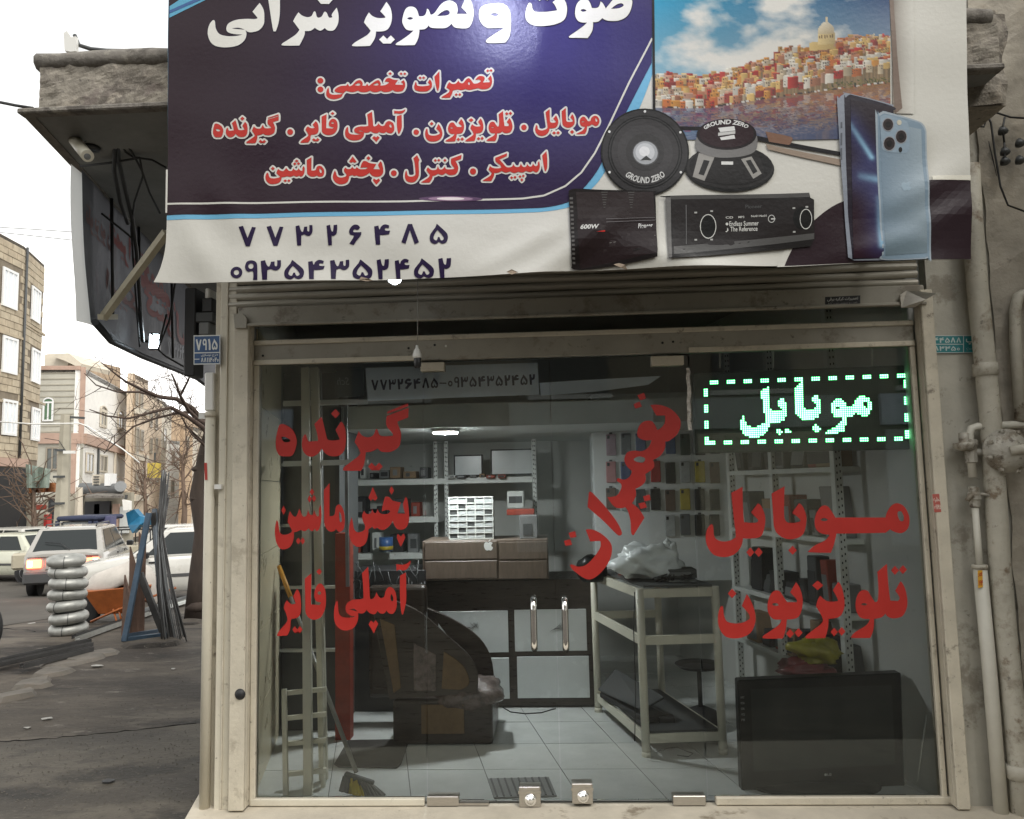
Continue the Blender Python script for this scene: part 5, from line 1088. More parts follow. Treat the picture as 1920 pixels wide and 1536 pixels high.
h0 = at(668, 1448, .13); h1 = at(545, 1120, .72); h2 = at(523, 1062, .82)
obj('handle', MB().tube([h0, h1], .0115, 10), mat('handle_grey', (.20, .20, .18), .4, var=.1), br); obj('grip', MB().tube([h1, h2], .014, 10), mat('grip_orange', (.55, .26, .03), .5, var=.1), br)
b = MB(); 
for (x0, x1, cn) in ((638, 652, (.10, .10, .10)), (652, 686, (.42, .33, .03)), (686, 704, (.12, .12, .12)), (704, 722, (.16, .16, .15))):
    for k in range(14):
        u = k/13; xa = x0+(x1-x0)*u; t_ = (xa-638)/84; top = at(645+t_*55, 1455+t_*18, .13+random.uniform(-.015, .015)); bt = at(xa+random.uniform(-1, 1), 1484+t_*20, .08+random.uniform(-.02, .02)); bt.z = max(bt.z, .008)
        b.bar(top, bt, .011, .006, up=(0, 1, 0), col=cn)
obj('bristles', b, attr_mat('bristle', .8), br, kind='stuff'); obj('head_block', MB().bar(at(645, 1455, .13), at(700, 1473, .13), .03, .045), 'dark_grey', br, bev=.006)
obj('steel_column', MB().box(*[(lambda p, q: (p, q))(*pxbox(628, 1000, 656, 1389, .96, .09))][0]), 'rust_red', None, 'red oxide painted steel column in the left of the shop', 'column', bev=.004)
fm = MB().slab([g(*p)+V((0, 0, .004)) for p in ((652, 1391), (768, 1389), (752, 1436), (744, 1443), (634, 1441), (626, 1436))], (0, 0, .008)); obj('door_mat', fm, mat('mat_dark', (.045, .040, .036), .95, var=.2, vs=60, bump=.6, bs=160), None, 'dark brown floor mat before the armchair', 'mat', bev=.003)
ga = thing('floor_grate', 'dark grey floor grate just inside the doors', 'grate', g(980, 1480)); gq = [g(*p)+V((0, 0, .003)) for p in ((914, 1463), (1029, 1460), (1044, 1495), (926, 1499))]
obj('frame', MB().slab(gq, (0, 0, .006)), 'mid_grey', ga)
for k in range(9):
    u = (k+.5)/9; A = gq[0]*(1-u)+gq[1]*u; B = gq[3]*(1-u)+gq[2]*u; obj('bar', MB().bar(A*.97+B*.03+V((0, 0, .008)), A*.03+B*.97+V((0, 0, .008)), .008, .004), 'dark_grey', ga)
ac = thing('armchair', 'dark wooden armchair with tan side panels and plastic covered cushion', 'chair', at(835, 1400, .95))
def sidep(conts, Y, th, m_, nm, parent=None):
    for c in conts:
        P = spl(c) if isinstance(c, str) else c; obj(nm, MB().slab([at(x, y, Y) for x, y in P], (-.2*th, th, 0)), m_, parent or ac, bev=.003)
b0, b1 = pxbox(736, 1312, 924, 1401, .85, .5); obj('base', MB().box((b0[0], b0[1], .004), b1), 'wood_dark', ac, bev=.02, bseg=3)
b0, b1 = pxbox(790, 1322, 870, 1376, .838, .011); obj('base_panel', MB().box(b0, b1), 'tan_cloth', ac)
sidep(['700 1150!,742 1128!,790 1150,838 1192,878 1228,896 1262,894 1300!,730 1312!'], .84, .05, 'wood_dark', 'arm')
sidep(['712 1160!,740 1172!,752 1290!,738 1300!'], .832, .007, 'tan_cloth', 'arm_panel'); sidep(['832 1222!,868 1248,880 1280,862 1294!,828 1292!'], .832, .007, 'tan_cloth', 'arm_panel')
sidep(['775 1205!,818 1228!,818 1296!,776 1296!'], .832, .007, mat('plastic_wrap', (.14, .11, .10), .2, var=.5, vs=20, bump=.8, bs=30), 'cushion_cover')
sidep(['800 1140!,880 1180,920 1230,926 1312!,860 1312!,860 1220!'], 1.30, .05, 'wood_dark', 'arm')
crumple(at(880, 1322, 1.0), (.22, .18, .10), 41, 'cushion', 'plastic_wrap', None, None, n=30, rough=.25, parent=ac)
b0, b1 = pxbox(690, 1098, 800, 1310, 1.25, .08); obj('backrest', MB().box(b0, b1), 'wood_dark', ac, bev=.03, bseg=3)
# dark stock behind the armchair
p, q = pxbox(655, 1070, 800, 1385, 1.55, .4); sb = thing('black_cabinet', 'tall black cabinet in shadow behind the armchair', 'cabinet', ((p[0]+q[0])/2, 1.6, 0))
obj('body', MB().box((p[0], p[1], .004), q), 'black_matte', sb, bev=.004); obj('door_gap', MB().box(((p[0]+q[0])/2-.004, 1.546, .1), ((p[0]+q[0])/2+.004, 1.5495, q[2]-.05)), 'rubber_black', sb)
p, q = pxbox(530, 700, 566, 1290, 1.15, .5); gc = thing('display_case', 'dark glazed display case against the left shop wall', 'cabinet', ((p[0]+q[0])/2, 1.4, 0))
obj('body', MB().box((p[0], p[1], .004), (q[0]+.25, q[1], q[2])), 'dark_grey', gc)
for z in (.5, .9, 1.3, 1.7): obj('shelf', MB().box((p[0]-.01, 1.12, z), (q[0]+.26, 1.149, z+.02)), 'shelf_white', gc)
b = MB()
r = random.Random(5)
for k in range(34):
    c = at(r.uniform(640, 800), r.uniform(1050, 1140), 1.45); b.tube([c, c+V((r.uniform(-.05, .05), 0, r.uniform(-.12, -.02))), c+V((r.uniform(-.1, .1), r.uniform(-.05, .05), r.uniform(-.25, -.08)))], .004, 5)
obj('hanging_cables', b, 'dark_grey', None, 'tangle of dark cables hanging under the back shelf', 'cables', kind='stuff')
for px, py, w_, h_, c, n_ in ((722, 1008, 26, 26, 'bag_blue', 'small blue and yellow tin on the lower back shelf'), ):
    p, q = pxbox(px-w_/2, py, px+w_/2, py+h_, 2.45, .08); t = thing('tin_can', n_, 'tin', ((p[0]+q[0])/2, 2.49, p[2])); mid = V(((p[0]+q[0])/2, 2.49, p[2])); rr_ = (q[0]-p[0])/2
    obj('body', MB().lathe(mid, (0, 0, 1), [(rr_, 0), (rr_, q[2]-p[2])], 18), mat('tin_blue', (.05, .12, .30), .35), t); obj('band', MB().lathe(mid+V((0, 0, .01)), (0, 0, 1), [(rr_+.001, 0), (rr_+.001, .03)], 18), mat('tin_yellow', (.45, .33, .03), .4), t)

# ---- lamps under the banner
so_ = at(783, 668, -.30)
lh = thing('lamp_socket', 'white bulb socket hanging on a thin cord before the header bar', 'lamp socket', so_)
s0 = at(783, 535, -.30)
obj('cord', MB().tube([at(783, 490, -.30), at(783, 640, -.30), at(780, 645, -.30), at(781, 650, -.3)], .0022, 6), mat('cord_grey', (.25, .24, .21), .6, var=0), lh)
obj('holder', MB().lathe(at(782, 672, -.30), (0, 0, 1), [(.017, 0), (.021, .004), (.021, .018), (.014, .040), (.007, .050), (.006, .062)], 16), 'white_plastic', lh)
obj('socket_cup', MB().lathe(at(783, 690, -.30), (0, 0, 1), [(.012, 0), (.017, .008), (.018, .045), (.017, .0478)], 16), 'black_plastic', lh)
bl = thing('led_bulb', 'lit white bulb peeping out under the banner', 'bulb', at(740, 533, -.45))
bc = at(740, 524, -.45)
obj('globe', MB().lathe(bc, (0, 0, -1), [(.028, 0), (.030, .004), (.026, .012), (.014, .017), (.012, .022), (.003, .024)], 20), mat('bulb_glow', (.9, .9, .9), .5, var=0, emit=(.9, .96, 1.0), es=9), bl)
obj('base_cap', MB().lathe(bc, (0, 0, 1), [(.026, .001), (.018, .03), (.013, .05), (.013, .08)], 16), 'white_plastic', bl)
# ---------------------------------------------------------------- canopy slab, side banner, right wall
mat('concrete_rough', (.25, .225, .185), .95, var=.35, vs=5, bump=1, bs=26, dirt=[((.11, .095, .08), .55, 4), ((.36, .32, .26), .42, 8), ((.14, .115, .10), .42, 5.5), ((.035, .03, .028), .34, 34)])
mat('concrete_cap', (.17, .155, .135), .95, var=.3, vs=7, bump=1, bs=30, dirt=[((.08, .07, .06), .5, 6), ((.27, .25, .21), .4, 9)])
mat('soffit_grey', (.20, .20, .19), .85, var=.2, vs=3, bump=.3, bs=20, dirt=[((.09, .09, .085), .3, 4)])
mat('cable_black', (.012, .012, .012), .5, var=0)
mat('pipe_cream', (.40, .375, .31), .6, var=.15, vs=6, bump=.5, bs=30, dirt=[((.24, .21, .16), .5, 5), ((.15, .10, .06), .34, 10), ((.06, .05, .04), .3, 22)])
mat('pipe_clean', (.52, .50, .43), .5, var=.08, vs=6, dirt=[((.25, .21, .15), .16, 10)])
mat('alloy_grey', (.36, .34, .29), .55, metal=.25, var=.2, vs=14, bump=.5, bs=40, dirt=[((.17, .14, .1), .5, 10), ((.08, .06, .045), .38, 24)])
mat('timber_pale', (.45, .41, .31), .7, var=.15, vs=6)
from mathutils import noise as NZ
YS = -.60
zs0 = at(52, 217, YS).z; zs1 = at(200, 122, YS).z
A = at(52, 217, YS); DD = V((-SK, 1, 0))
cs = thing('canopy_slab', 'rough concrete canopy slab jutting over the pavement around the shop corner', 'slab', (A.x, YS, zs0))
def rough_grid(fn, n, m_, amp, sc, nrm, seed=0):      # wobbly sheet as a grid
    vs = []
    for i in range(n+1):
        for j in range(m_+1):
            p = V(fn(i/n, j/m_)); q = NZ.noise(p*sc+V((seed, 0, 0)))+.5*NZ.noise(p*sc*2.7+V((seed, 3, 0))); vs.append(p+V(nrm)*amp*q)
    return vs, [(i*(m_+1)+j, (i+1)*(m_+1)+j, (i+1)*(m_+1)+j+1, i*(m_+1)+j+1) for i in range(n) for j in range(m_)]
xr = at(1874, 100, YS).x
x_l = A.x+.05
pl_ = [V((x_l, YS, 0)), V((xr, YS, 0)), V((xr, .4, 0)), V((-1.2, .4, 0)), V((-1.2, 0, 0))+DD*5.2+V((0, 0, 0)), V((x_l, YS, 0))+DD*5.8]
obj('slab_body', MB().slab([p+V((0, .02, zs0+.03)) for p in pl_], (0, 0, zs1-zs0-.05)), 'concrete_rough', cs)
vs, fs = rough_grid(lambda u, v_: (x_l+(xr-x_l)*u, YS, zs0+.02+(zs1-zs0)*v_), 150, 16, .013, 13, (0, -1, .0)); b = MB(); b.add(vs, fs, smooth=False); obj('front_face', b, 'concrete_rough', cs, orient=False)
vs, fs = rough_grid(lambda u, v_: V((x_l, YS+.01, zs0+.02+(zs1-zs0)*v_))+DD*5.8*u, 60, 8, .016, 7, (-1, 0, 0), 4); b = MB(); b.add(vs, fs); obj('side_face', b, 'concrete_rough', cs, orient=False)
cp = []
for i in range(40):
    x = x_l-.02+(xr-x_l)*i/39; cp.append((x, YS+.02, zs1+.035+.012*NZ.noise(V((x*2.2, 0, 3)))))
obj('mortar_cap', MB().tube(cp, [.042+.010*NZ.noise(V((i*.55, 1, 2))) for i in range(40)], 9), 'concrete_cap', cs)
obj('soffit', MB().slab([p+V((-.045 if k in (0, 5) else 0, 0, zs0+.004)) for k, p in enumerate(pl_)], (0, 0, .024)), 'soffit_grey', cs)
obj('drip_edge', MB().box((A.x-.03, YS-.035, zs0-.004), (xr, YS+.02, zs0+.022)), 'concrete_cap', cs, bev=.006)
obj('drip_edge', MB().slab([V((A.x-.02, YS, zs0-.003)), V((A.x+.03, YS, zs0-.003)), V((A.x+.03, YS, zs0-.003))+DD*5.8, V((A.x-.02, YS, zs0-.003))+DD*5.8], (0, 0, .022)), 'concrete_cap', cs)
# lintel wall above the shutter
obj('lintel_wall', MB().box((-1.70, .052, 2.52), (2.0, .30, zs0)), 'plaster', None, 'dark plaster lintel wall behind the shutter box', 'wall')
# torn white sheet and cable on top of the slab
ps = MB(); P = [at(*p, YS+.12) for p in ((121, 95), (119, 62), (125, 58), (133, 70), (142, 68), (143, 96), (132, 97))]; ps.slab(P, (0, .02, 0)); obj('torn_sheet', ps, 'white_plastic', None, 'torn scrap of white sheeting standing on the canopy slab', 'scrap')
obj('roof_cable', MB().tube([at(140, 66, YS+.15), at(148, 85, YS+.15), at(170, 92, YS+.15), at(200, 95, YS+.12), at(250, 96, YS+.1)], .010, 6), 'dark_grey', None, 'stiff grey cable lying on the canopy slab', 'cable')
obj('street_cable', MB().tube([at(-60, 180, -.3), at(0, 192, YS+.1), at(30, 198, YS+.1), at(62, 203, YS+.05)], .007, 6), 'cable_black', None, 'thick cable running from the left edge to the slab corner', 'cable')
# security camera under the slab
sc2 = thing('security_camera', 'off white bullet security camera under the canopy slab', 'camera', at(150, 262, -.35))
mtp = at(172, 238, -.25); mtp.z = zs0+.002
obj('ceiling_plate', MB().lathe(mtp, (0, 0, -1), [(.045, 0), (.045, .012), (.02, .02)], 16), 'black_plastic', sc2)
obj('bracket', MB().tube([mtp, at(172, 256, -.28), at(158, 262, -.32)], .012, 8), 'black_plastic', sc2)
a_, b_ = at(138, 262, -.30), at(163, 293, -.50); ax_ = (b_-a_).normalized(); ln_ = (b_-a_).length
hs_ = obj('housing', MB().lathe(a_, ax_, [(.015, -.012), (.023, 0), (.026, .02), (.026, ln_), (.024, ln_+.004)], 20), mat('camera_cream', (.55, .52, .42), .45, var=.05), sc2)
obj('sun_hood', MB().lathe(a_+V((0, 0, .004)), ax_, [(.0285, .03), (.0285, ln_+.012), (.027, ln_+.012)], 20), 'camera_cream', sc2); obj('lens', MB().lathe(a_+ax_*(ln_+.006), ax_, [(.022, 0), (.015, .004), (.004, .005)], 16), 'mid_grey', hs_)

# ---- banner hanging along the side street, seen from behind
S0 = at(146, 600, 0); SB = VP(S0, S0+DD)
sbn = thing('side_banner', 'dark printed banner along the side street seen from its back', 'banner', S0)
_m = mat('banner_back', (.06, .064, .076), .5, var=.4, vs=2.5, dirt=[((.12, .06, .055), .3, 3), ((.20, .21, .24), .5, 2.2)], stretch=(1, 1, .6))
# daylight bleeds through the vinyl
for _m, _c in ((_m, .09), (mat('flap_pale', (.78, .78, .76), .6, var=.08), .9)):
  _n = _m.node_tree.nodes; _t = _n.new('ShaderNodeBsdfTranslucent'); _t.inputs[0].default_value = (_c, _c*1.02, _c*1.1 if _c < .5 else _c, 1); _x = _n.new('ShaderNodeMixShader'); _x.inputs[0].default_value = .5
  _o = [q for q in _n if q.type == 'OUTPUT_MATERIAL'][0]; _l = _m.node_tree.links; _l.new(_n['Principled BSDF'].outputs[0], _x.inputs[1]); _l.new(_t.outputs[0], _x.inputs[2]); _l.new(_x.outputs[0], _o.inputs[0])
def sbp(x, y, o=0.0):
    p = SB.hit(x, y); wv = .02*sin((p-S0).dot(DD)*3.1+p.z*2)+.012*sin(p.z*7+(p-S0).dot(DD)*5); return p+SB.n*(o-wv*.6)
def poly_on(fn, conts, step):
    vs, fs = fill([spl(c) if isinstance(c, str) else c for c in conts]); vs, fs = cut(vs, fs, step); return [fn(*p) for p in vs], fs
b = MB(); vs, fs = poly_on(sbp, ['152 318!,234 402!,330 512!,410 600!,420 760!,405 742,370 710,320 692,262 668,205 640,165 604!'], 14); b.add(vs, fs, smooth=True); obj('sheet', b, 'banner_back', sbn, smooth=True)
b = MB(); vs, fs = poly_on(lambda x, y: sbp(x, y, -.012), ['136 308!,176 340!,176 480!,178 612!,166 608!,140 602!,138 500!'], 14); b.add(vs, fs); obj('front_flap', b, 'flap_pale', sbn, smooth=True)
b = MB(); mr_ = [[(2*255-x+70, y*1.0) for x, y in c] for c in []]
def mir(cs, x0, y0, x1, y1, sl): 
    f = fit(cs, x0, y0, x1, y1); return [[(x0+x1-x, y+sl*((x0+x1-x)-x0)) for x, y in c] for c in f]
pdk = attr_mat('print_dim', .6)
for k_, bx, c in (('repairs_b', (205, 400, 262, 470, .9), (.16, .03, .03)), ('special_b', (262, 470, 325, 560, .8), (.14, .03, .03)), ('control_b', (270, 540, 345, 600, .7), (.16, .03, .03)), ('speaker_b', (200, 500, 268, 560, .8), (.12, .05, .05)), ('tv', (160, 380, 210, 430, .9), (.10, .04, .04))):
    vs, fs = fill(mir(W[k_], *bx)); b.add([sbp(x, y, .006) for x, y in vs], fs, c)
vs, fs = fill(numrow('77326485', 312, 640, 352, 665, .35)); b.add([sbp(x, y, .006) for x, y in vs], fs, (.25, .26, .30))
obj('show_through_print', b, pdk, sbn, kind='stuff', orient=False, label='faint reversed red lettering showing through')
for px, y0, y1 in ((203, 372, 592), (252, 425, 640), (312, 495, 672), (355, 545, 690)): obj('frame_bar', MB().tube([sbp(px, y0, .03), sbp(px+3, y1, .03)], .010, 6), 'cable_black', sbn)
obj('brace', MB().bar(sbp(172, 596, .05), at(312, 436, -.05), .035, .035), 'timber_pale', sbn); obj('brace', MB().bar(sbp(166, 594, .05), sbp(203, 594, .05), .03, .03), 'timber_pale', sbn)
obj('bottom_batten', MB().tube([sbp(x, y, .02) for x, y in ((166, 604), (205, 640), (262, 668), (320, 692), (370, 710), (405, 742))], .02, 8), 'banner_back', sbn)
# cables down the inside
cb_ = [[(300, 248), (262, 240), (228, 238), (216, 262), (214, 320), (226, 380), (240, 420)], [(300, 252), (250, 250), (222, 244), (222, 300), (236, 360), (248, 410), (256, 470), (262, 560), (268, 640)], [(225, 250), (250, 290), (266, 320), (280, 360), (300, 400)], [(220, 250), (235, 285), (250, 295), (285, 300), (312, 315)], [(262, 296), (268, 330), (252, 380), (246, 430), (252, 520), (258, 600), (262, 650)], [(190, 400), (240, 440), (256, 455)], [(312, 590), (300, 640), (282, 625)], [(150, 312), (210, 305), (262, 296)], [(330, 520), (318, 600), (296, 655), (310, 668), (345, 688), (380, 695)]]
b = MB()
for k, c in enumerate(cb_):
    Y0, Y1 = -.35, .9; n_ = len(c); b = MB().tube([at(x, y, Y0+(Y1-Y0)*min(1, max(0, (y-230)/420))) for x, y in c], .011 if k < 2 else .006, 6)
    obj('hanging_cable', b, 'cable_black', None, ['thick black cable looping down from the soffit on the left', 'long black cable dropping from the soffit past the brace to the floodlight', 'short black cable sagging from the soffit towards the big banner', 'black cable drooping behind the left edge of the big banner', 'black cable hanging straight down beside the side banner brace', 'short black wire crossing the side banner to the cables', 'black wire ending at the floodlight', 'thin black wire stretched along the soffit edge', 'black cable curving round below the floodlight'][k], 'cable', 'cables under the canopy')
fl_ = thing('floodlight', 'small lit floodlight hanging by the side banner', 'floodlight', at(288, 655, .95))
fc = at(289, 640, .95); fd = V((.25, -1, .05)).normalized(); 
b = MB(); b.M = Matrix.Translation(fc) @ fd.to_track_quat('Z', 'Y').to_matrix().to_4x4(); b.box((-.035, -.055, -.03), (.035, .055, 0)); obj('case', b, 'black_plastic', fl_)
b = MB(); b.M = Matrix.Translation(fc) @ fd.to_track_quat('Z', 'Y').to_matrix().to_4x4(); b.box((-.028, -.046, .001), (.028, .046, .004)); obj('lens', b, mat('flood_glow', (.9, .9, .9), .5, var=0, emit=(.80, .93, 1.0), es=14), fl_)
obj('arm', MB().tube([fc, at(268, 640, .98), at(262, 620, 1.0)], .01, 6), 'black_plastic', fl_)
# meter and fittings between pillar and side banner
mb2 = thing('meter_bracket', 'dark meter and bracket behind the pillar above the number plate', 'meter', at(385, 640, .35))
for r_, m_ in (((378, 558, 398, 585), 'black_plastic'), ((366, 585, 400, 604), 'dark_grey'), ((372, 604, 392, 628), 'mid_grey'), ((384, 540, 392, 560), 'white_plastic'), ((345, 540, 366, 705), 'black_matte')):
    p, q = pxbox(*r_, .35, .12); obj('fitting', MB().box(p, q), m_, mb2, bev=.006)

# ---- plaster wall and pipework right of the shop
xw = 1.9075
pwall = thing('plaster_wall', 'stained cream plaster wall with pipes right of the shop', 'wall', (2.3, .1, -.13))
vs, fs = rough_grid(lambda u, v_: (xw+(4.6-xw)*u, -.022, -.128+(4.9)*v_), 60, 90, .006, 3.0, (0, -1, 0), 9); b = MB(); b.add(vs, fs); obj('plaster_face', b, 'plaster', pwall, orient=False)
obj('wall_core', MB().box((xw, -.012, -.128), (4.6, .35, 4.77)), 'plaster', pwall)
xb = at(1902, 1100, -.03).x
vs, fs = rough_grid(lambda u, v_: (xb+.02*NZ.noise(V((0, v_*22, 1)))*(1-u)+(4.6-xb)*u, -.040, -.128+(4.9)*v_), 30, 90, .014, 5.0, (0, -1, 0), 5); b = MB(); b.add(vs, fs); obj('peeling_patch', b, mat('wall_brown', (.31, .28, .23), .9, var=.35, vs=4, bump=.9, bs=16, dirt=[((.34, .30, .24), .4, 5), ((.06, .045, .04), .2, 10)]), pwall, orient=False)
ck = MB()
for c in ([(1866, 500), (1868, 520), (1871, 545), (1880, 552)], [(1836, 220), (1850, 250), (1862, 300), (1875, 360), (1890, 390), (1915, 400)], [(1884, 440), (1876, 470), (1868, 520)]): ck.tube([at(x, y, -.036) for x, y in c], .0025, 4)
obj('crack_lines', ck, 'rubber_black', pwall, kind='stuff')
xp = at(1864, 900, -.10).x
wp = thing('waste_pipe', 'wide cream waste pipe running down the plaster wall', 'pipe', (xp, -.10, -.12))
obj('pipe_body', MB().tube([(xp+.006*sin(k*1.3), -.10, -.125+k*.32) for k in range(11)], .047, 16), 'pipe_cream', wp)
for z in (.18, 2.05): obj('pipe_socket', MB().lathe((xp, -.10, z), (0, 0, 1), [(.050, -.03), (.055, -.028), (.055, .03), (.050, .032)], 16), 'pipe_cream', wp)
zcl = at(1890, 1440, -.1).z; obj('pipe_clamp', MB().bar((xp-.10, -.07, zcl), (xp+.08, -.07, zcl), .02, .03), 'alloy_grey', wp)
xg = at(1832, 1000, -.09).x
gp = thing('gas_pipe', 'cream gas riser with valves and round regulator on the wall', 'gas pipe', (xg, -.09, -.12))
zj = at(1832, 1062, -.09).z
obj('riser', MB().tube([(xg, -.09, zj-.05), (xg, -.09, at(1832, 950, -.09).z)], .0155, 12), 'pipe_clean', gp)
obj('sleeve', MB().tube([(xg+.01, -.09, -.12), (xg+.008, -.09, .6), (xg, -.09, zj)], .031, 16), 'pipe_clean', gp); obj('sleeve_collar', MB().lathe((xg, -.09, zj), (0, 0, 1), [(.034, -.012), (.036, 0), (.034, .008)], 16), 'pipe_cream', gp)
st = MB()
for k in range(3):
    p = [at(x, y, -.1225) for x, y in ((1833, 1070), (1842, 1069), (1843, 1101), (1834, 1103))]
st.quad(*p, col=(.62, .33, .03)); put(st, place(text('ﮔﺎﺯ'[::-1], .03), 1834, 1073, 1842, 1082), lambda x, y: at(x, y, -.1235), (.4, .03, .02)); put(st, fill(numrow('194', 1835, 1088, 1843, 1098)), lambda x, y: at(x, y, -.1235), (.4, .03, .02)); obj('sticker', st, pm, gp, label='orange gas company sticker')
v1 = at(1834, 930, -.09); v1.x = xg
vv = obj('ball_valve', MB().lathe(v1, (0, 0, 1), [(.018, -.055), (.024, -.05), (.024, -.02), (.030, -.015), (.030, .012), (.024, .018), (.024, .04), (.017, .045)], 8, smooth=False), 'alloy_grey', gp)
obj('valve_stem', MB().tube([v1+V((0, 0, 0)), v1+V((-.035, -.03, 0)), v1+V((-.05, -.03, -.02))], .012, 8), 'alloy_grey', vv); obj('valve_lever', MB().tube([v1, v1+V((.03, -.02, .01)), v1+V((.055, -.03, .0))], .008, 6), 'alloy_grey', vv)
zt_ = at(1832, 800, -.09).z
obj('riser', MB().tube([(xg, -.09, at(1832, 895, -.09).z), (xg, -.09, zt_-.04), (xg+.012, -.09, zt_-.008), (xg+.04, -.09, zt_), (xg+.45, -.09, zt_+.01)], .0185, 12), 'pipe_clean', gp)
obj('union', MB().lathe((xg, -.09, at(1832, 845, -.09).z), (0, 0, 1), [(.022, -.06), (.028, -.055), (.028, .02), (.034, .025), (.034, .05), (.022, .055)], 8, smooth=False), 'alloy_grey', gp)
wv1 = at(1808, 834, -.10); obj('shut_off_cock', MB().lathe(wv1, (0, 0, 1), [(.02, -.03), (.045, -.02), (.05, 0), (.05, .008), (.022, .012), (.022, .055), (.012, .06)], 14), 'alloy_grey', gp); obj('cock_link', MB().tube([wv1, (xg, -.09, wv1.z)], .016, 8), 'alloy_grey', gp)
rc = at(1894, 846, -.17); rg = obj('regulator', MB().lathe(rc+V((0, .05, 0)), V((-.18, -1, .05)), [(.04, 0), (.098, .02), (.104, .03), (.104, .045), (.09, .050), (.088, .062), (.05, .075), (.02, .085), (.004, .086)], 32), 'alloy_grey', gp)
for k in range(8): obj('bolt', MB().lathe(rc+V((.097*cos(k*pi/4+.3), .01, .097*sin(k*pi/4+.3))), (0, -1, 0), [(.012, 0), (.012, .014), (.006, .02)], 6, smooth=False), 'alloy_grey', rg)
obj('regulator_arm', MB().tube([rc+V((-.02, -.03, 0)), rc+V((.05, -.045, .01)), rc+V((.14, -.04, .02))], .022, 10), 'pipe_cream', rg); obj('inlet', MB().tube([(xg, -.09, rc.z), (rc.x-.06, -.10, rc.z)], .017, 10), 'alloy_grey', rg)
vp_ = thing('vent_pipe', 'cream pipe with an elbow at the right edge of the wall', 'pipe', at(1912, 760, -.1))
obj('pipe_body', MB().tube([at(1960, 545, -.09), at(1925, 548, -.09), at(1910, 556, -.09), at(1903, 580, -.09), at(1904, 640, -.09), at(1914, 790, -.09)], .026, 12), 'pipe_cream', vp_)
# slab stub and wires at the top right
sl_ = obj('ledge', MB().add(*rough_grid(lambda u, v_: at(1800+85*u+4*sin(v_*9), 25+178*v_-10*u*(v_ > .6), -.46), 14, 26, .03, 7, (0, -1, 0), 12)), 'concrete_rough', cs, orient=False)
obj('ledge_core', MB().box((at(1800, 100, -.44).x, -.44, at(1840, 200, -.44).z), (at(1878, 100, -.44).x, -.03, at(1840, 20, -.44).z)), 'concrete_rough', cs)
wi = [[(1822, 212), (1840, 208), (1870, 212), (1895, 220), (1925, 222)], [(1822, 235), (1845, 238), (1848, 228), (1836, 216), (1822, 222)], [(1842, 200), (1858, 230), (1866, 290), (1876, 350), (1890, 385), (1925, 398)], [(1884, 220), (1880, 240), (1883, 268)], [(1883, 268), (1884, 290), (1880, 306)]]
for k, c in enumerate(wi): obj('wall_wire', MB().tube([at(x, y, -.10) for x, y in c], .005, 6), 'cable_black', None, ['dark wire running to the right edge above the pipe', 'looped end of dark wire beside the banner', 'thin dark wire sagging down the right wall', 'short wire dropping to an insulator', 'wire stub below the upper insulator'][k], 'wire', 'wires on the right wall')
for k, (x, y) in enumerate(((1880, 245), (1884, 284), (1884, 302), (1912, 268), (1912, 300))): obj('wire_insulator', MB().lathe(at(x, y, -.09), (0, -.3, -1), [(.012, -.02), (.022, 0), (.024, .012), (.010, .02)], 12), 'dark_grey', None, f'small dark wire insulator on the right wall, {ordn[k]} from the top left', 'insulator', 'wire insulators')

# ---- lamp over the banner, just above the picture
hp = at(925, 30, YB); r_ = (hp-CAM).normalized(); lp = hp+V((r_.x, -r_.y, r_.z))*.62
bf = thing('banner_floodlight', 'floodlight on an arm above the banner title', 'floodlight', lp)
fd = (hp-lp).normalized(); b = MB(); b.M = Matrix.Translation(lp) @ fd.to_track_quat('Z', 'Y').to_matrix().to_4x4(); b.box((-.10, -.07, -.05), (.10, .07, 0)); obj('case', b, 'black_plastic', bf, bev=.01)
b = MB(); b.M = Matrix.Translation(lp) @ fd.to_track_quat('Z', 'Y').to_matrix().to_4x4(); b.box((-.085, -.055, .001), (.085, .055, .006)); obj('lens', b, mat('banner_lamp_glow', (.9, .9, .9), .5, var=0, emit=(.70, .74, 1.0), es=85), bf)
obj('arm', MB().tube([lp+V((0, .03, .05)), lp+V((0, .2, .25)), (lp.x, YB+.05, lp.z+.3)], .012, 8), 'black_plastic', bf)

# ---- houses across the street (they show in the glass)
fb_ = thing('facing_house', 'brown brick house across the street mirrored in the shop glass', 'house', (1, -14, -.2))
mat('house_wall', (.24, .21, .16), .9, var=.25, vs=1.2)
obj('wall', MB().box((-16, -14.6, -.3), (17, -14, 8.2)), 'house_wall', fb_)
for k in range(7):
    x = -13+k*4.2
    for z in (3.6, 6.3): 
        wn = obj('window', MB().box((x, -13.99, z), (x+1.8, -13.93, z+1.4)), 'dark_grey', fb_); obj('window_frame', MB().box((x-.08, -13.985, z-.12), (x+1.88, -13.90, z-.01)), 'white_plastic', wn)
    obj('shop_door', MB().box((x-.4, -13.99, 0), (x+2.6, -13.9, 2.6)), ['loft_white', 'mid_grey', 'dark_grey', 'loft_white', 'tile_wall'][k % 5], fb_)
    obj('sign_board', MB().box((x-.5, -13.95, 2.7), (x+2.8, -13.8, 3.4)), ['loft_white', 'strip_blue', 'green_black', 'loft_white'][k % 4], fb_)

shade_pier = thing('shade_wall', 'unseen wall added just right of the picture to shade the shop front', 'wall', (3.3, -1.1, -.13))  # unseen wall and roof, added to shade the right of the shop front
obj('wall_face', MB().box((3.1, -2.3, -.13), (3.5, -.05, 4.6)), 'plaster', shade_pier); obj('shade_roof', MB().box((3.0, -2.4, 4.6), (4.6, -.05, 4.8)), 'concrete_cap', shade_pier)
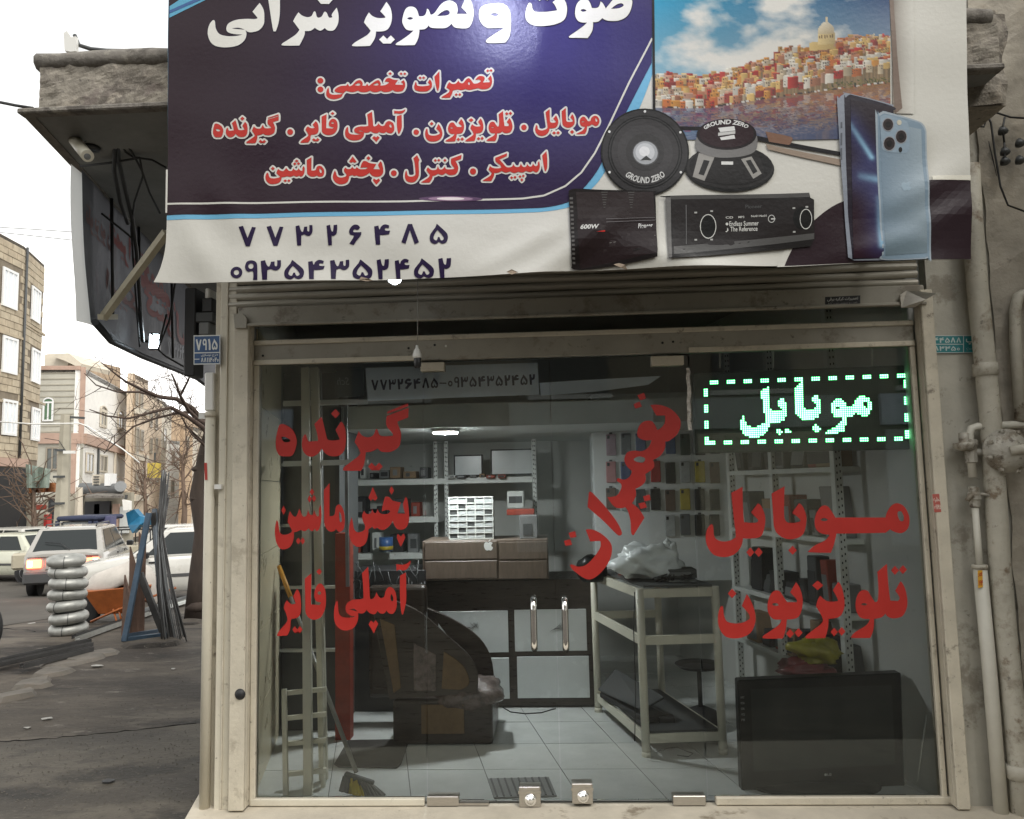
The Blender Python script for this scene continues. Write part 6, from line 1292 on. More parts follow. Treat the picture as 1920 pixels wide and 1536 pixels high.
# ---------------------------------------------------------------- street on the left
def gz(x, y):
    return -.132-.07*min(12, max(0, y-5))-.012*min(60, max(0, y-17))
def gnd(px, py):
    z = -.13
    for _ in range(40):
        p = g(px, py, z); z2 = gz(p.x, p.y)
        if abs(z2-z) < 1e-4: break
        z = z*.5+z2*.5
    return V((p.x, p.y, gz(p.x, p.y)))
mat('street_dirt', (.085, .072, .058), .7, spec=.15, var=.45, vs=2.2, bump=.8, bs=20, dirt=[((.125, .108, .087), .5, 1.7), ((.040, .034, .029), .56, .9, .6), ((.020, .018, .016), .48, 1.9, .6), ((.055, .047, .039), .45, 5), ((.17, .15, .13), .3, 9), ((.14, .12, .10), .32, 70), ((.03, .026, .023), .34, 50)], stretch=(.4, 1, 1))
mat('asphalt', (.085, .077, .067), .85, spec=.15, var=.2, vs=.6, bump=.4, bs=40, dirt=[((.08, .072, .064), .35, .7), ((.17, .155, .135), .3, 2)])
mat('pavement', (.078, .068, .054), .65, spec=.2, var=.4, vs=3, bump=.5, bs=34, dirt=[((.10, .088, .07), .48, 3.5), ((.046, .040, .033), .54, 1.2, .6), ((.022, .020, .017), .47, 2.0, .6), ((.055, .047, .039), .42, 8), ((.15, .135, .11), .32, 60), ((.03, .027, .023), .36, 45)], stretch=(.6, 1, 1))
mat('broken_concrete', (.12, .106, .088), .9, var=.3, vs=4, bump=.8, bs=20, dirt=[((.15, .125, .1), .4, 5)])
ys = [-60, -20, -6, -4, -2, 0, 1, 2, 3, 4, 5, 6, 7, 8, 9, 11, 13, 15, 17, 20, 25, 32, 40, 50, 77, 120, 300]; xs = [-200, -120, -80, -60, -45, -35, -28, -22, -18, -15, -12, -10, -8.5, -7, -6, -5, -4, -3, -2, -1, 0, 2, 5, 20, 80, 200]
vs = [(x, y, gz(x, y)+(.02*NZ.noise(V((x*.6, y*.6, 0))) if -9 < x < -1.9 and 1.5 < y < 9 else 0)-(.01 if x > -1.9 and -.8 < y < 4 else 0)) for x in xs for y in ys]; n_ = len(ys)
b = MB(); b.add(vs, [(i*n_+j, (i+1)*n_+j, (i+1)*n_+j+1, i*n_+j+1) for i in range(len(xs)-1) for j in range(n_-1)]); obj('ground', b, 'street_dirt', kind='structure', smooth=True)
def sheet_on(name, P, m_, lift, kind='structure'):
    pts = [gnd(*p) for p in P]; return obj(name, MB().slab([p+V((0, 0, lift)) for p in pts], (0, 0, -.05)), m_, kind=kind)
sheet_on('pavement', [(-300, 1432), (0, 1401), (130, 1391), (250, 1378), (395, 1362), (620, 1345), (620, 1800), (-300, 1800)], 'pavement', .030)
b = MB(); R0 = [(-300, 1205), (-40, 1182), (100, 1160), (215, 1128), (330, 1085), (372, 1050), (200, 1010), (-300, 1010)]
P = [gnd(*p) for p in R0]
vs, fs = fill([[(p.x, p.y) for p in P]]); vs, fs = cut(vs, fs, 2.0); b.add([(x, y, gz(x, y)+.012) for x, y in vs], fs); obj('road', b, 'asphalt', kind='structure')
# broken edge lumps
r = random.Random(77)
for k, (x, y, s_) in enumerate(((128, 1240, .30), (160, 1236, .22), (100, 1262, .20), (60, 1285, .2), (30, 1305, .18), (185, 1228, .2), (280, 1208, .3), (320, 1205, .22), (350, 1170, .3))):
    c = gnd(x, y); n_ = 9; ring = [(c.x+s_*cos(2*pi*i/n_)*r.uniform(.7, 1.2), c.y+s_*1.1*sin(2*pi*i/n_)*r.uniform(.7, 1.2)) for i in range(n_)]
    b = MB().add([(u, v_, c.z-.02) for u, v_ in ring]+[(c.x+(u-c.x)*.75, c.y+(v_-c.y)*.75, c.z+.03+r.uniform(-.008, .012)) for u, v_ in ring], [tuple(range(n_, 2*n_))]+[(i, (i+1) % n_, n_+(i+1) % n_, n_+i) for i in range(n_)])
    obj('concrete_lump', b, 'broken_concrete' if k < 6 else 'street_dirt', None, f'broken pale concrete slab piece at the pavement edge, {ordn[k]} along the row', 'rubble', 'broken concrete pieces')
for k, (x, y, w_) in enumerate(((182, 1250, .07), (88, 1350, .045), (52, 1367, .03), (38, 1309, .04), (325, 1256, .03), (204, 1478, .05), (60, 1170, .06))):
    c = gnd(x, y); b = MB().slab([c+V((w_*cos(i*1.05)*r.uniform(.6, 1.1), w_*.6*sin(i*1.05), (.034 if y > 1395 else .006)+r.uniform(0, .008))) for i in range(6)], (0, 0, .003)); obj('litter_scrap', b, mat('litter_pale', (.34, .33, .30), .7, var=.2, vs=20) if k != 5 else 'black_matte', None, f'small flat piece of litter on the pavement, {ordn[k]} of the scattered scraps', 'litter', 'scattered litter')
r = random.Random(5); b = MB()
for k in range(1500):
    c = gnd(r.uniform(-20, 384), r.uniform(1200, 1530)); s_ = r.uniform(.002, .007); c.z += .032 if c.y < 2.2 else .005
    b.add([c+V((s_, 0, 0)), c+V((-s_*.6, s_*.8, 0)), c+V((-s_*.5, -s_*.8, 0)), c+V((0, 0, s_*.8))], [(0, 1, 3), (1, 2, 3), (2, 0, 3)])
obj('gravel', b, mat('gravel_grey', (.10, .09, .075), .9, var=.4, vs=12), kind='stuff', label='scattered gravel and grit on the pavement', cat='gravel')

# cracks in the pavement
r = random.Random(31)
for k, P in enumerate(([(0, 1400), (90, 1394), (180, 1385), (290, 1373), (385, 1363)], [(-20, 1178), (50, 1181), (68, 1184)])):
    Q = []
    for (x0, y0), (x1, y1) in zip(P[:-1], P[1:]):
        for q in range(6): t = q/6; Q.append(gnd(x0+(x1-x0)*t+r.uniform(-3, 3), y0+(y1-y0)*t+r.uniform(-1.2, 1.2)))
    obj('ground_crack', MB().tube([p+V((0, 0, .031 if p.y < 2.05 else .004)) for p in Q], [r.uniform(.001, .005) for _ in Q], 4), mat('crack_dark', (.018, .016, .014), .95, var=0), bpy.data.objects['pavement' if k in (0, 2) else 'ground'])
# ---- buildings
def building(name, label, corners, Y0, k0, zb, wmat, th=.35):
    z = at(*corners[k0], Y0).z; P = [g(px, py, z) for px, py in corners]
    t = thing(name, label, 'building', (P[k0].x, P[k0].y, zb)); F = []
    for i in range(len(P)-1):
        vp = VP(P[i], P[i+1]); F.append(vp); a, c = P[i], P[i+1]
        obj('wall', MB().slab([(a.x, a.y, zb), (c.x, c.y, zb), (c.x, c.y, z), (a.x, a.y, z)], -vp.n*th), wmat[i] if isinstance(wmat, list) else wmat, t)
    bk = lambda p: V((p.x-CAM.x, p.y-CAM.y, 0)).normalized()*7; obj('roof', MB().slab([V((p.x, p.y, z-.3)) for p in P]+[V((P[-1].x, P[-1].y, z-.3))+bk(P[-1]), V((P[0].x, P[0].y, z-.3))+bk(P[0])], (0, 0, .28)), 'concrete_cap', t)
    return t, F, P, z
def win(t, F, box, fm, gm, arch=False, bars=2, fw=.09):
    x0, y0, x1, y1 = box[:4]; yr0, yr1 = (box[4], box[5]) if len(box) > 4 else (y0, y1)
    c = [F.hit(x0, y0, .03), F.hit(x1, yr0, .03), F.hit(x1, yr1, .03), F.hit(x0, y1, .03)]
    u = (c[1]-c[0]); w_ = u.length; h_ = c[0].z-c[3].z; ux = V((u.x, u.y, 0)).normalized(); O = V((c[3].x, c[3].y, min(c[3].z, c[2].z)))
    def q(a, e, o): return O+ux*(a*w_)+V((0, 0, e*h_))+F.n*o
    def pan(a0, e0, a1, e1, o0, o1): return MB().hexa([q(a0, e0, o0), q(a1, e0, o0), q(a1, e0, o1), q(a0, e0, o1)], [q(a0, e1, o0), q(a1, e1, o0), q(a1, e1, o1), q(a0, e1, o1)])
    f = MB(); fx, fy = fw/max(w_, .1), fw/max(h_, .1); top = .82 if arch else 1
    for a in ((0, 0, fx, top), (1-fx, 0, 1, top), (fx, 0, 1-fx, fy), (fx, top-fy, 1-fx, top)): m_ = pan(*a, 0, .06); f.add(m_.v, m_.f)
    for k in range(bars): a = (k+1)/(bars+1); m_ = pan(a-fx*.4, fy, a+fx*.4, top-fy, .0, .05); f.add(m_.v, m_.f)
    if arch:
        n_ = 8
        for k in range(n_):
            a0, a1 = pi*k/n_, pi*(k+1)/n_; A0 = (.5-.5*cos(a0), top+.18*sin(a0)); A1 = (.5-.5*cos(a1), top+.18*sin(a1)); B0 = (.5-.4*cos(a0), top+.12*sin(a0)); B1 = (.5-.4*cos(a1), top+.12*sin(a1))
            f.hexa([q(*A0, 0), q(*A1, 0), q(*A1, .06), q(*A0, .06)], [q(*B0, 0), q(*B1, 0), q(*B1, .06), q(*B0, .06)])
    o = obj('window', f, fm, t); g_ = pan(fx*.5, fy*.5, 1-fx*.5, top-fy*.3, .0, .02)
    if arch: g_.add([q(.5-.44*cos(pi*k/8), top+.14*sin(pi*k/8)-.02, .02) for k in range(9)], [tuple(range(9))])
    obj('pane', g_, gm, o); return o
mat('brick_pale', (.47, .40, .29), .9, var=.18, vs=3, bump=.4, bs=20, dirt=[((.25, .20, .14), .25, 4)])
mat('brick_pale2', (.42, .35, .25), .9, var=.2, vs=3, bump=.4, bs=20)
mat('mortar_dark', (.20, .165, .12), .95, var=.2, vs=4)
mat('brick_brown', (.44, .32, .21), .9, var=.25, vs=2, dirt=[((.32, .23, .15), .3, 3)])
mat('stone_white', (.82, .80, .75), .8, var=.08, vs=2, dirt=[((.5, .46, .38), .2, 2)])
mat('siding_grey', (.46, .44, .37), .8, var=.1, vs=2)
mat('trim_pink', (.45, .31, .24), .8, var=.12, vs=3)
mat('stucco_tan', (.58, .47, .35), .85, var=.15, vs=1.5)
mat('stucco_cream', (.58, .52, .42), .85, var=.12, vs=1.5)
mat('stucco_grey', (.36, .33, .26), .85, var=.15, vs=1.5)
mat('win_white', (.78, .78, .76), .4, var=0)
mat('win_brown', (.30, .26, .2), .5, var=.1)
mat('pane_bright', (.72, .76, .78), .08, var=0)  # white glare on house windows put into the pane colour
mat('pane_dark', (.10, .11, .10), .15, var=.2)
mat('pane_green', (.06, .14, .06), .2, var=.2)
zb_ = -1.6
tA, FA, PA, zA = building('brick_house', 'pale brick apartment house with white windows at the left edge', [(-120, 372), (45, 462), (83, 497)], 26, 1, gz(0, 26)-.3, 'mortar_dark')
ZA0 = FA[0].hit(45, 860).z                              # underside of the oriel storeys
wins_A = [[(-70, 455, -25, 535, 478, 555), (2, 498, 30, 572, 514, 578), (-75, 585, -28, 680, 600, 690), (2, 627, 30, 697, 634, 702), (-75, 715, -28, 815, 725, 822), (2, 747, 29, 815, 752, 818)], [(57, 533, 73, 598, 546, 606), (57, 650, 73, 715, 658, 720), (57, 761, 72, 824, 766, 828)]]
for fi in (0, 1):
    for wb in wins_A[fi]: win(tA, FA[fi], wb, 'win_white', 'pane_bright', bars=2, fw=.10)
nb = 0; bmesh_c = {}
for fi in (0, 1):
    a, c = PA[fi], PA[fi+1]; L_ = (c-a).length; F = FA[fi]; bl_, bh_ = .62, .285
    rws = int((zA-ZA0)/bh_); u_start = L_-4.2 if fi == 0 else 0
    boxes = [[F.hit(wb[0], wb[1]), F.hit(wb[2], wb[3])] for wb in wins_A[fi]]
    for rI in range(rws):
        u = max(0, u_start)+(bl_*.5 if rI % 2 else 0)-(bl_ if u_start <= 0 else 0)
        while u < L_-.02:
            u0, u1 = max(u, 0), min(u+bl_-.03, L_-.015); z0 = ZA0+rI*bh_; z1 = z0+bh_-.028
            u += bl_
            if u1-u0 < .06: continue
            mid = a+(c-a)*(((u0+u1)/2)/L_); blocked = False
            for p_, q_ in boxes:
                s0, s1 = (p_-a).dot(F.d if F.d.dot(c-a) > 0 else -F.d), (q_-a).dot(F.d if F.d.dot(c-a) > 0 else -F.d)
                if min(s0, s1)-.3 < (u0+u1)/2 < max(s0, s1)+.3 and q_.z-.15 < (z0+z1)/2 < p_.z+.15: blocked = True
            if blocked or nb >= 300: continue
            nb += 1; dq = (c-a).normalized(); A0 = a+dq*u0; A1 = a+dq*u1; o0, o1 = F.n*.002, F.n*(.022+random.uniform(0, .012))
            obj('brick', MB().hexa([V((A0.x, A0.y, z0))+o0, V((A1.x, A1.y, z0))+o0, V((A1.x, A1.y, z0))+o1, V((A0.x, A0.y, z0))+o1], [V((A0.x, A0.y, z1))+o0, V((A1.x, A1.y, z1))+o0, V((A1.x, A1.y, z1))+o1, V((A0.x, A0.y, z1))+o1]), 'brick_pale' if random.random() < .6 else 'brick_pale2', tA)
dpx = FA[0].hit(45, 640, .06); obj('drain_pipe', MB().tube([(dpx.x, dpx.y, ZA0), (dpx.x, dpx.y, zA)], .05, 8), 'dark_grey', tA)
a = FA[0].hit(-120, 862); c = FA[0].hit(48, 862); obj('floor_band', MB().slab([V((a.x, a.y, ZA0-.35)), V((c.x, c.y, ZA0-.35)), V((c.x, c.y, ZA0-.02)), V((a.x, a.y, ZA0-.02))], FA[0].n*.12), 'trim_pink', tA)
for fi, y0, y1, x0, x1 in ((0, 742, 748, -120, 45), (1, 750, 756, 45, 83), (0, 607, 612, -120, 45), (1, 615, 622, 45, 83)):
    a, c = FA[fi].hit(x0, y0), FA[fi].hit(x1, y0); z = FA[fi].hit((x0+x1)/2, y0).z; obj('band', MB().slab([V((a.x, a.y, z-.1)), V((c.x, c.y, z-.1)), V((c.x, c.y, z)), V((a.x, a.y, z))], FA[fi].n*.06), 'brick_pale2', tA)
p0, p1 = FA[0].hit(-60, 960, .1), FA[0].hit(48, 960, .1); obj('ground_floor_opening', MB().slab([V((p0.x, p0.y, gz(0, 26))), V((p1.x, p1.y, gz(0, 26))), V((p1.x, p1.y, ZA0-.4)), V((p0.x, p0.y, ZA0-.4))], FA[0].n*.02), 'black_matte', tA)
aw = thing('torn_awning', 'torn green and orange awning under the brick house', 'awning', at(70, 920, 25))
b = MB(); grid(b, [(48, 870), (95, 880), (92, 915), (50, 915)], 8, 5, lambda x, y: at(x, y, 24.5+.4*sin(x*.2)-.02*(y-870))); obj('sheet', b, mat('awning_green', (.20, .24, .20), .8, var=.4, vs=2), aw)
b = MB(); grid(b, [(54, 906), (110, 905), (108, 922), (54, 925)], 8, 3, lambda x, y: at(x, y, 24.2+.2*sin(x*.3))); obj('fringe', b, mat('awning_orange', (.42, .17, .07), .8, var=.4, vs=3), aw)
# white house with pink trim
tB, FB, PB, zB = building('white_house', 'white stone corner house with pink trim and arched windows', [(70, 690), (155, 689), (242, 738)], 36, 1, gz(0, 36)-.3, ['siding_grey', 'stone_white'])
for y in range(700, 822, 11):
    a, c = FB[0].hit(70, y, .02), FB[0].hit(148, y, .02); obj('siding_groove', MB().slab([V((a.x, a.y, c.z)), V((c.x, c.y, c.z)), V((c.x, c.y, c.z+.05)), V((a.x, a.y, c.z+.05))], FB[0].n*.01), 'stucco_grey', tB)
def band(t, F, x0, y0, x1, y1, h, o, m_, nm='trim'):
    a, c = F.hit(x0, y0, .02), F.hit(x1, y1, .02); obj(nm, MB().slab([a, c, c+V((0, 0, h)), a+V((0, 0, h))], F.n*o), m_, t)
band(tB, FB[0], 70, 832, 152, 832, .55, .12, 'trim_pink'); band(tB, FB[1], 157, 832, 236, 855, .55, .14, 'trim_pink'); band(tB, FB[0], 70, 694, 152, 694, .22, .1, 'trim_pink')
a = FB[0].hit(148, 832, .03); c = FB[0].hit(157, 832, .03); obj('corner_trim', MB().slab([a, c, V((c.x, c.y, zB)), V((a.x, a.y, zB))], FB[0].n*.08), 'trim_pink', tB)
for x0, x1, y0, y1 in ((80, 100, 745, 790),): win(tB, FB[0], (x0, y0, x1, y1), 'win_white', 'pane_green', arch=True, bars=1)
win(tB, FB[0], (85, 838, 110, 882), 'win_brown', 'pane_dark', bars=1)
for bx in ((187, 758, 199, 800, 761, 800), (220, 768, 230, 805, 770, 806), (234, 805, 242, 842, 808, 842), (236, 862, 241, 905, 864, 905), (236, 735, 242, 760, 738, 762)): win(tB, FB[1], bx, 'stucco_cream', 'pane_dark', arch=True, bars=1, fw=.16)
win(tB, FB[1], (160, 848, 174, 886, 850, 887), 'stucco_cream', 'pane_dark', bars=1); win(tB, FB[1], (186, 852, 200, 885, 854, 886), 'stucco_cream', 'pane_dark', bars=1)
band(tB, FB[0], 128, 928, 141, 928, 3.2, .1, 'trim_pink'); band(tB, FB[1], 212, 918, 214, 918, 2.6, .1, 'stucco_cream'); band(tB, FB[1], 181, 915, 183, 915, 2.6, .08, 'dark_grey')
p0, p1 = at(84, 665, 40), at(150, 690, 40); pen = thing('roof_room', 'brown brick roof room on top of the white house', 'building', (p0.x, 40, p1.z))
obj('wall', MB().box((p0.x, 40, p1.z-1), (at(128, 680, 40).x, 41.5, p0.z)), 'stucco_cream', pen); obj('wall', MB().slab([FB[1].hit(160, 700, -1.2), FB[1].hit(226, 735, -1.2), FB[1].hit(226, 690, -1.2), FB[1].hit(160, 672, -1.2)], -FB[1].n*1.5), 'brick_brown', pen); obj('eave', MB().slab([at(86, 664, 39), at(128, 662, 39), at(153, 682, 39), at(150, 690, 39), at(120, 676, 39)], (0, 3, 0)), 'stucco_cream', pen)
# shop annex of the white house
b0, b1 = at(145, 985, 33), at(232, 960, 35)
an = thing('corner_shops', 'row of small dark shops with awnings below the white house', 'shop', (b0.x, 34, b0.z)); p, q = pxbox(83, 925, 245, 1010, 34.6, .3); obj('wall', MB().box((p[0], p[1], gz(0, 34)-.3), q), 'stucco_grey', an)
for x0, y0, x1, y1, m_ in ((90, 935, 122, 985, 'black_matte'), (140, 930, 152, 985, 'dark_grey'), (158, 940, 205, 990, 'black_matte'), (210, 945, 222, 1000, 'trim_pink'), (224, 950, 240, 1000, 'shelf_white'), (150, 905, 158, 930, 'win_brown'), (176, 945, 186, 985, 'green_black')):
    p, q = pxbox(x0, y0, x1, y1, 34.4, .15); obj('opening', MB().box(p, q), m_, an)
obj('awning', MB().slab([at(160, 934, 33.2), at(232, 934, 33.2), at(226, 925, 34.4), at(166, 925, 34.4)], (0, 0, .12)), 'concrete_cap', an)
obj('duct', MB().tube([at(152, 916, 34), at(225, 917, 34), at(226, 912, 33.6)], .28, 10), 'mid_grey', an); 
ac_ = thing('air_conditioner', 'pale air cooler unit on a bracket on the white house', 'air cooler', at(190, 912, 34)); p, q = pxbox(173, 890, 187, 912, 33.8, .6); obj('case', MB().box(p, q), 'stucco_cream', ac_); p, q = pxbox(196, 888, 206, 911, 33.7, .6); obj('case', MB().box(p, q), 'win_white', ac_)
for k in range(4): p, q = pxbox(175, 893+k*5, 185, 895+k*5, 33.75, .045); obj('louvre', MB().box(p, q), 'dark_grey', ac_)
sg = thing('hanging_sign', 'small white hanging sign below the white house', 'sign', at(235, 955, 33)); obj('board', MB().slab([at(229, 937, 33), at(243, 940, 33), at(243, 956, 33), at(231, 957, 33)], (0, .2, 0)), 'stone_white', sg); obj('arm', MB().bar(at(236, 936, 33.1), at(237, 928, 33.1), .1, .1), 'dark_grey', sg)
# further houses down the street
def far(name, label, cor, Y0, k0, m_, wins, wm='pane_dark', fm='win_brown', trims=()):
    t, F, P, z = building(name, label, cor, Y0, k0, gz(0, Y0)-.5, m_)
    for fi, bx in wins: win(t, F[fi], bx, fm, wm, bars=1, fw=.12)
    for fi, x0, y0, x1, y1, h, mm in trims: band(t, F[fi], x0, y0, x1, y1, h, .15, mm)
    return t
far('brown_column_house', 'narrow brown plaster house beyond the white house', [(240, 700), (250, 700), (278, 714)], 44, 1, ['brick_brown', 'stucco_tan'], [(1, (253, 725, 258, 760)), (1, (262, 730, 267, 765)), (1, (253, 800, 259, 850)), (1, (262, 805, 268, 845)), (1, (253, 880, 259, 920)), (1, (264, 880, 269, 918))], trims=((1, 250, 775, 275, 780, .4, 'stucco_cream'), (1, 250, 862, 275, 866, .4, 'stucco_cream'), (1, 250, 940, 275, 938, .4, 'stucco_cream')))
far('tan_house', 'tall tan house with dark windows down the street', [(275, 735), (304, 752), (322, 770)], 55, 0, ['stucco_tan', 'stucco_cream'], [(0, (280, 770, 285, 800)), (0, (290, 770, 295, 805)), (0, (280, 820, 285, 850)), (0, (290, 820, 295, 850)), (0, (280, 880, 285, 910)), (0, (291, 880, 296, 905)), (1, (306, 800, 311, 840)), (1, (314, 860, 318, 900))])
far('orange_brick_house', 'orange brick gable wall of a house far down the street', [(318, 772), (345, 776), (385, 800)], 75, 0, ['brick_brown', 'brick_brown'], [(0, (326, 830, 332, 855))])
far('pale_far_house', 'white far house with dark windows beside the pillar', [(316, 826), (334, 828), (372, 830)], 65, 0, ['stone_white', 'stone_white'], [(0, (322, 845, 327, 870)), (1, (340, 842, 345, 870)), (1, (352, 850, 357, 875)), (0, (320, 900, 326, 930)), (1, (342, 890, 347, 925)), (1, (354, 890, 359, 925)), (1, (342, 935, 350, 960))])
far('low_far_house', 'beige house end beside the tree trunk', [(345, 798), (362, 800), (395, 815)], 58, 0, ['brick_brown', 'stucco_cream'], [(0, (349, 818, 354, 840))])
p, q = pxbox(276, 868, 297, 896, 40, .3); ys_ = thing('yellow_sign', 'yellow shop sign hanging far down the street', 'sign', p); obj('board', MB().box(p, q), mat('sign_yellow', (.55, .42, .08), .6, var=.15, vs=3), ys_); obj('bracket', MB().bar(((p[0]+q[0])/2, 40.2, q[2]), ((p[0]+q[0])/2, 40.2, q[2]+.6), .08, .08), 'dark_grey', ys_)
far('end_terrace', 'cream terrace closing the street behind the pillar', [(372, 800), (470, 790), (640, 770)], 46, 0, ['stucco_cream', 'stucco_tan'], [(0, (395, 830, 410, 870)), (0, (430, 830, 445, 870)), (1, (500, 820, 520, 870)), (1, (560, 820, 580, 870))])
# poles
def pole(name, label, px0, py0, px1, py1, Y, r0, r1, m_='stucco_grey', cat='pole'):
    a, c = at(px0, py0, Y), at(px1, py1, Y); a.z = gz(a.x, a.y)-.1; t = thing(name, label, cat, a); obj('shaft', MB().tube([a, c], [r0, r1], 6, smooth=False), m_, t); return t, a, c
pt, a, c = pole('concrete_pole', 'tapered concrete power pole before the white house', 115, 985, 124, 778, 23, .30, .17)
for k in range(4): z = a.z+(c.z-a.z)*(.25+k*.17); xx = a.x+(c.x-a.x)*(.25+k*.17); obj('step_band', MB().box((xx-.27+.03*k, 22.72, z), (xx+.27-.03*k, 22.76, z+.08)), 'dark_grey', pt)
obj('cross_arm', MB().bar(at(125, 782, 23), at(158, 784, 23), .08, .08), 'dark_grey', pt); obj('lamp_arm', MB().bar(at(120, 848, 22.6), at(140, 848, 22.6), .12, .1), 'white_plastic', pt)
pole('concrete_post', 'short pale concrete post beside the shops', 147, 985, 149, 914, 30, .22, .14, 'stucco_cream', 'post')
for k, (P, Y0, lab) in enumerate((([(-40, 424), (60, 430), (150, 436), (300, 450)], 20, 'upper power line crossing the sky at the left'), ([(-40, 432), (40, 440), (150, 452), (300, 470)], 20, 'lower power line crossing the sky at the left'), ([(-40, 788), (60, 795), (150, 794), (165, 800), (230, 842), (262, 868)], 22, 'sagging white cable strung from the pole'), ([(150, 792), (180, 815), (240, 848), (300, 868)], 22.5, 'dark cable running from the pole down the street'), ([(84, 822), (110, 826), (125, 848)], 22.8, 'short wire between the brick house and the pole'))):
    obj('overhead_wire', MB().tube([at(x, y, Y0) for x, y in P], .012 if k != 2 else .025, 5), 'cable_black' if k != 2 else 'white_plastic', None, lab, 'wire', 'overhead wires')

# ---- trees
mat('bark_dark', (.050, .036, .028), .95, var=.35, vs=6, bump=1, bs=14, stretch=(1, 1, .3))
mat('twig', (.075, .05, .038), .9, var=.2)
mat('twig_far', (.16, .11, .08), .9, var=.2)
def limb(b, P, r0, r1, n=6): b.tube(P, [r0+(r1-r0)*k/(len(P)-1) for k in range(len(P))], n)
def twigs(b, P, cnt, ln, r0, rg, depth=2, bias=V((0, 0, .3))):
    for _ in range(cnt):
        k = rg.uniform(0, len(P)-1.01); i = int(k); p = V(P[i]).lerp(V(P[i+1]), k-i)
        d = V((rg.gauss(0, 1), rg.gauss(0, .6), rg.gauss(0, .8)))+bias; d.normalize(); L_ = ln*rg.uniform(.4, 1.2); Q = [p]
        for s_ in range(4): d = (d+V((rg.gauss(0, .22), rg.gauss(0, .2), rg.gauss(0, .22)))).normalized(); Q.append(Q[-1]+d*L_/4)
        b.tube(Q, [r0, r0*.8, r0*.6, r0*.45, r0*.25], 4, caps=False)
        if depth > 1: twigs(b, Q, 3, ln*.5, r0*.5, rg, depth-1, bias)
rg = random.Random(12)
tb_ = at(371, 1146, 7.2); tb_.z = gz(tb_.x, tb_.y); tr_ = thing('bare_tree', 'bare dark tree leaning over the street behind the pillar', 'tree', tb_)
T = [V((tb_.x, 7.2, tb_.z-.05)), at(370, 1080, 7.2), at(378, 1000, 7.2), at(371, 930, 7.2), at(384, 860, 7.2), at(398, 800, 7.15)]
b = MB()
vs_ = [(p, r_) for p, r_ in zip(T, (.20, .12, .10, .12, .11, .10))]
b.tube([p for p, _ in vs_], [r_ for _, r_ in vs_], 10); obj('trunk', b, 'bark_dark', tr_)
for k, (x, y, s_) in enumerate(((371, 1138, .17), (366, 935, .08), (368, 880, .07))): obj('burl', MB().lathe(at(x, y, 7.15)-V((0, 0, s_*.6)), (0, 0, 1), [(.01, 0), (s_*.8, s_*.3), (s_, s_*.6), (s_*.7, s_), (.02, s_*1.3)], 9), 'bark_dark', tr_)
LB_ = [[(398, 800), (372, 788), (352, 768), (338, 742), (328, 715), (322, 700)], [(395, 805), (360, 765), (330, 748), (300, 745), (265, 730), (235, 715), (215, 700), (190, 680)], [(398, 820), (378, 800), (350, 780), (320, 764), (290, 772), (240, 785), (200, 780), (168, 768)], [(360, 772), (330, 775), (290, 785), (250, 800), (215, 832), (195, 850)], [(338, 742), (352, 715), (362, 690), (372, 670)], [(380, 830), (350, 800), (335, 770)], [(300, 745), (260, 735), (220, 735), (180, 722), (158, 700)], [(395, 850), (378, 830), (360, 815), (352, 800)]]
b = MB(); tw_ = MB()
for k, c in enumerate(LB_):
    P = [at(x, y, 7.15-.22*i+rg.uniform(-.1, .1)) for i, (x, y) in enumerate(c)]; o = MB(); limb(o, P, .040 if k < 3 else .022, .006); obj('limb', o, 'twig', tr_)
    twigs(tw_, P, 17 if k < 4 else 9, .75, .006, rg, 2)
obj('twig_crown', tw_, 'twig', tr_, kind='stuff')
for k, (px, pb, ptop, Y0, lab, seed) in enumerate(((342, 975, 850, 30, 'bare street tree far down the right side of the street', 3), (270, 980, 880, 38, 'thin bare tree in front of the tan house', 6), (62, 985, 910, 24, 'bare shrub like tree before the dark ground floor', 9))):
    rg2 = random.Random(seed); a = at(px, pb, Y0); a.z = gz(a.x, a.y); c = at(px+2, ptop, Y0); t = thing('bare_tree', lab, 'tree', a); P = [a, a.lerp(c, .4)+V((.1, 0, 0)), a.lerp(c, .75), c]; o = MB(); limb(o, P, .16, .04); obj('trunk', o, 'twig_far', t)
    o = MB(); twigs(o, P[1:], 26, 2.4, .035, rg2, 2, V((0, 0, .6))); obj('twig_crown', o, 'twig_far', t, kind='stuff')

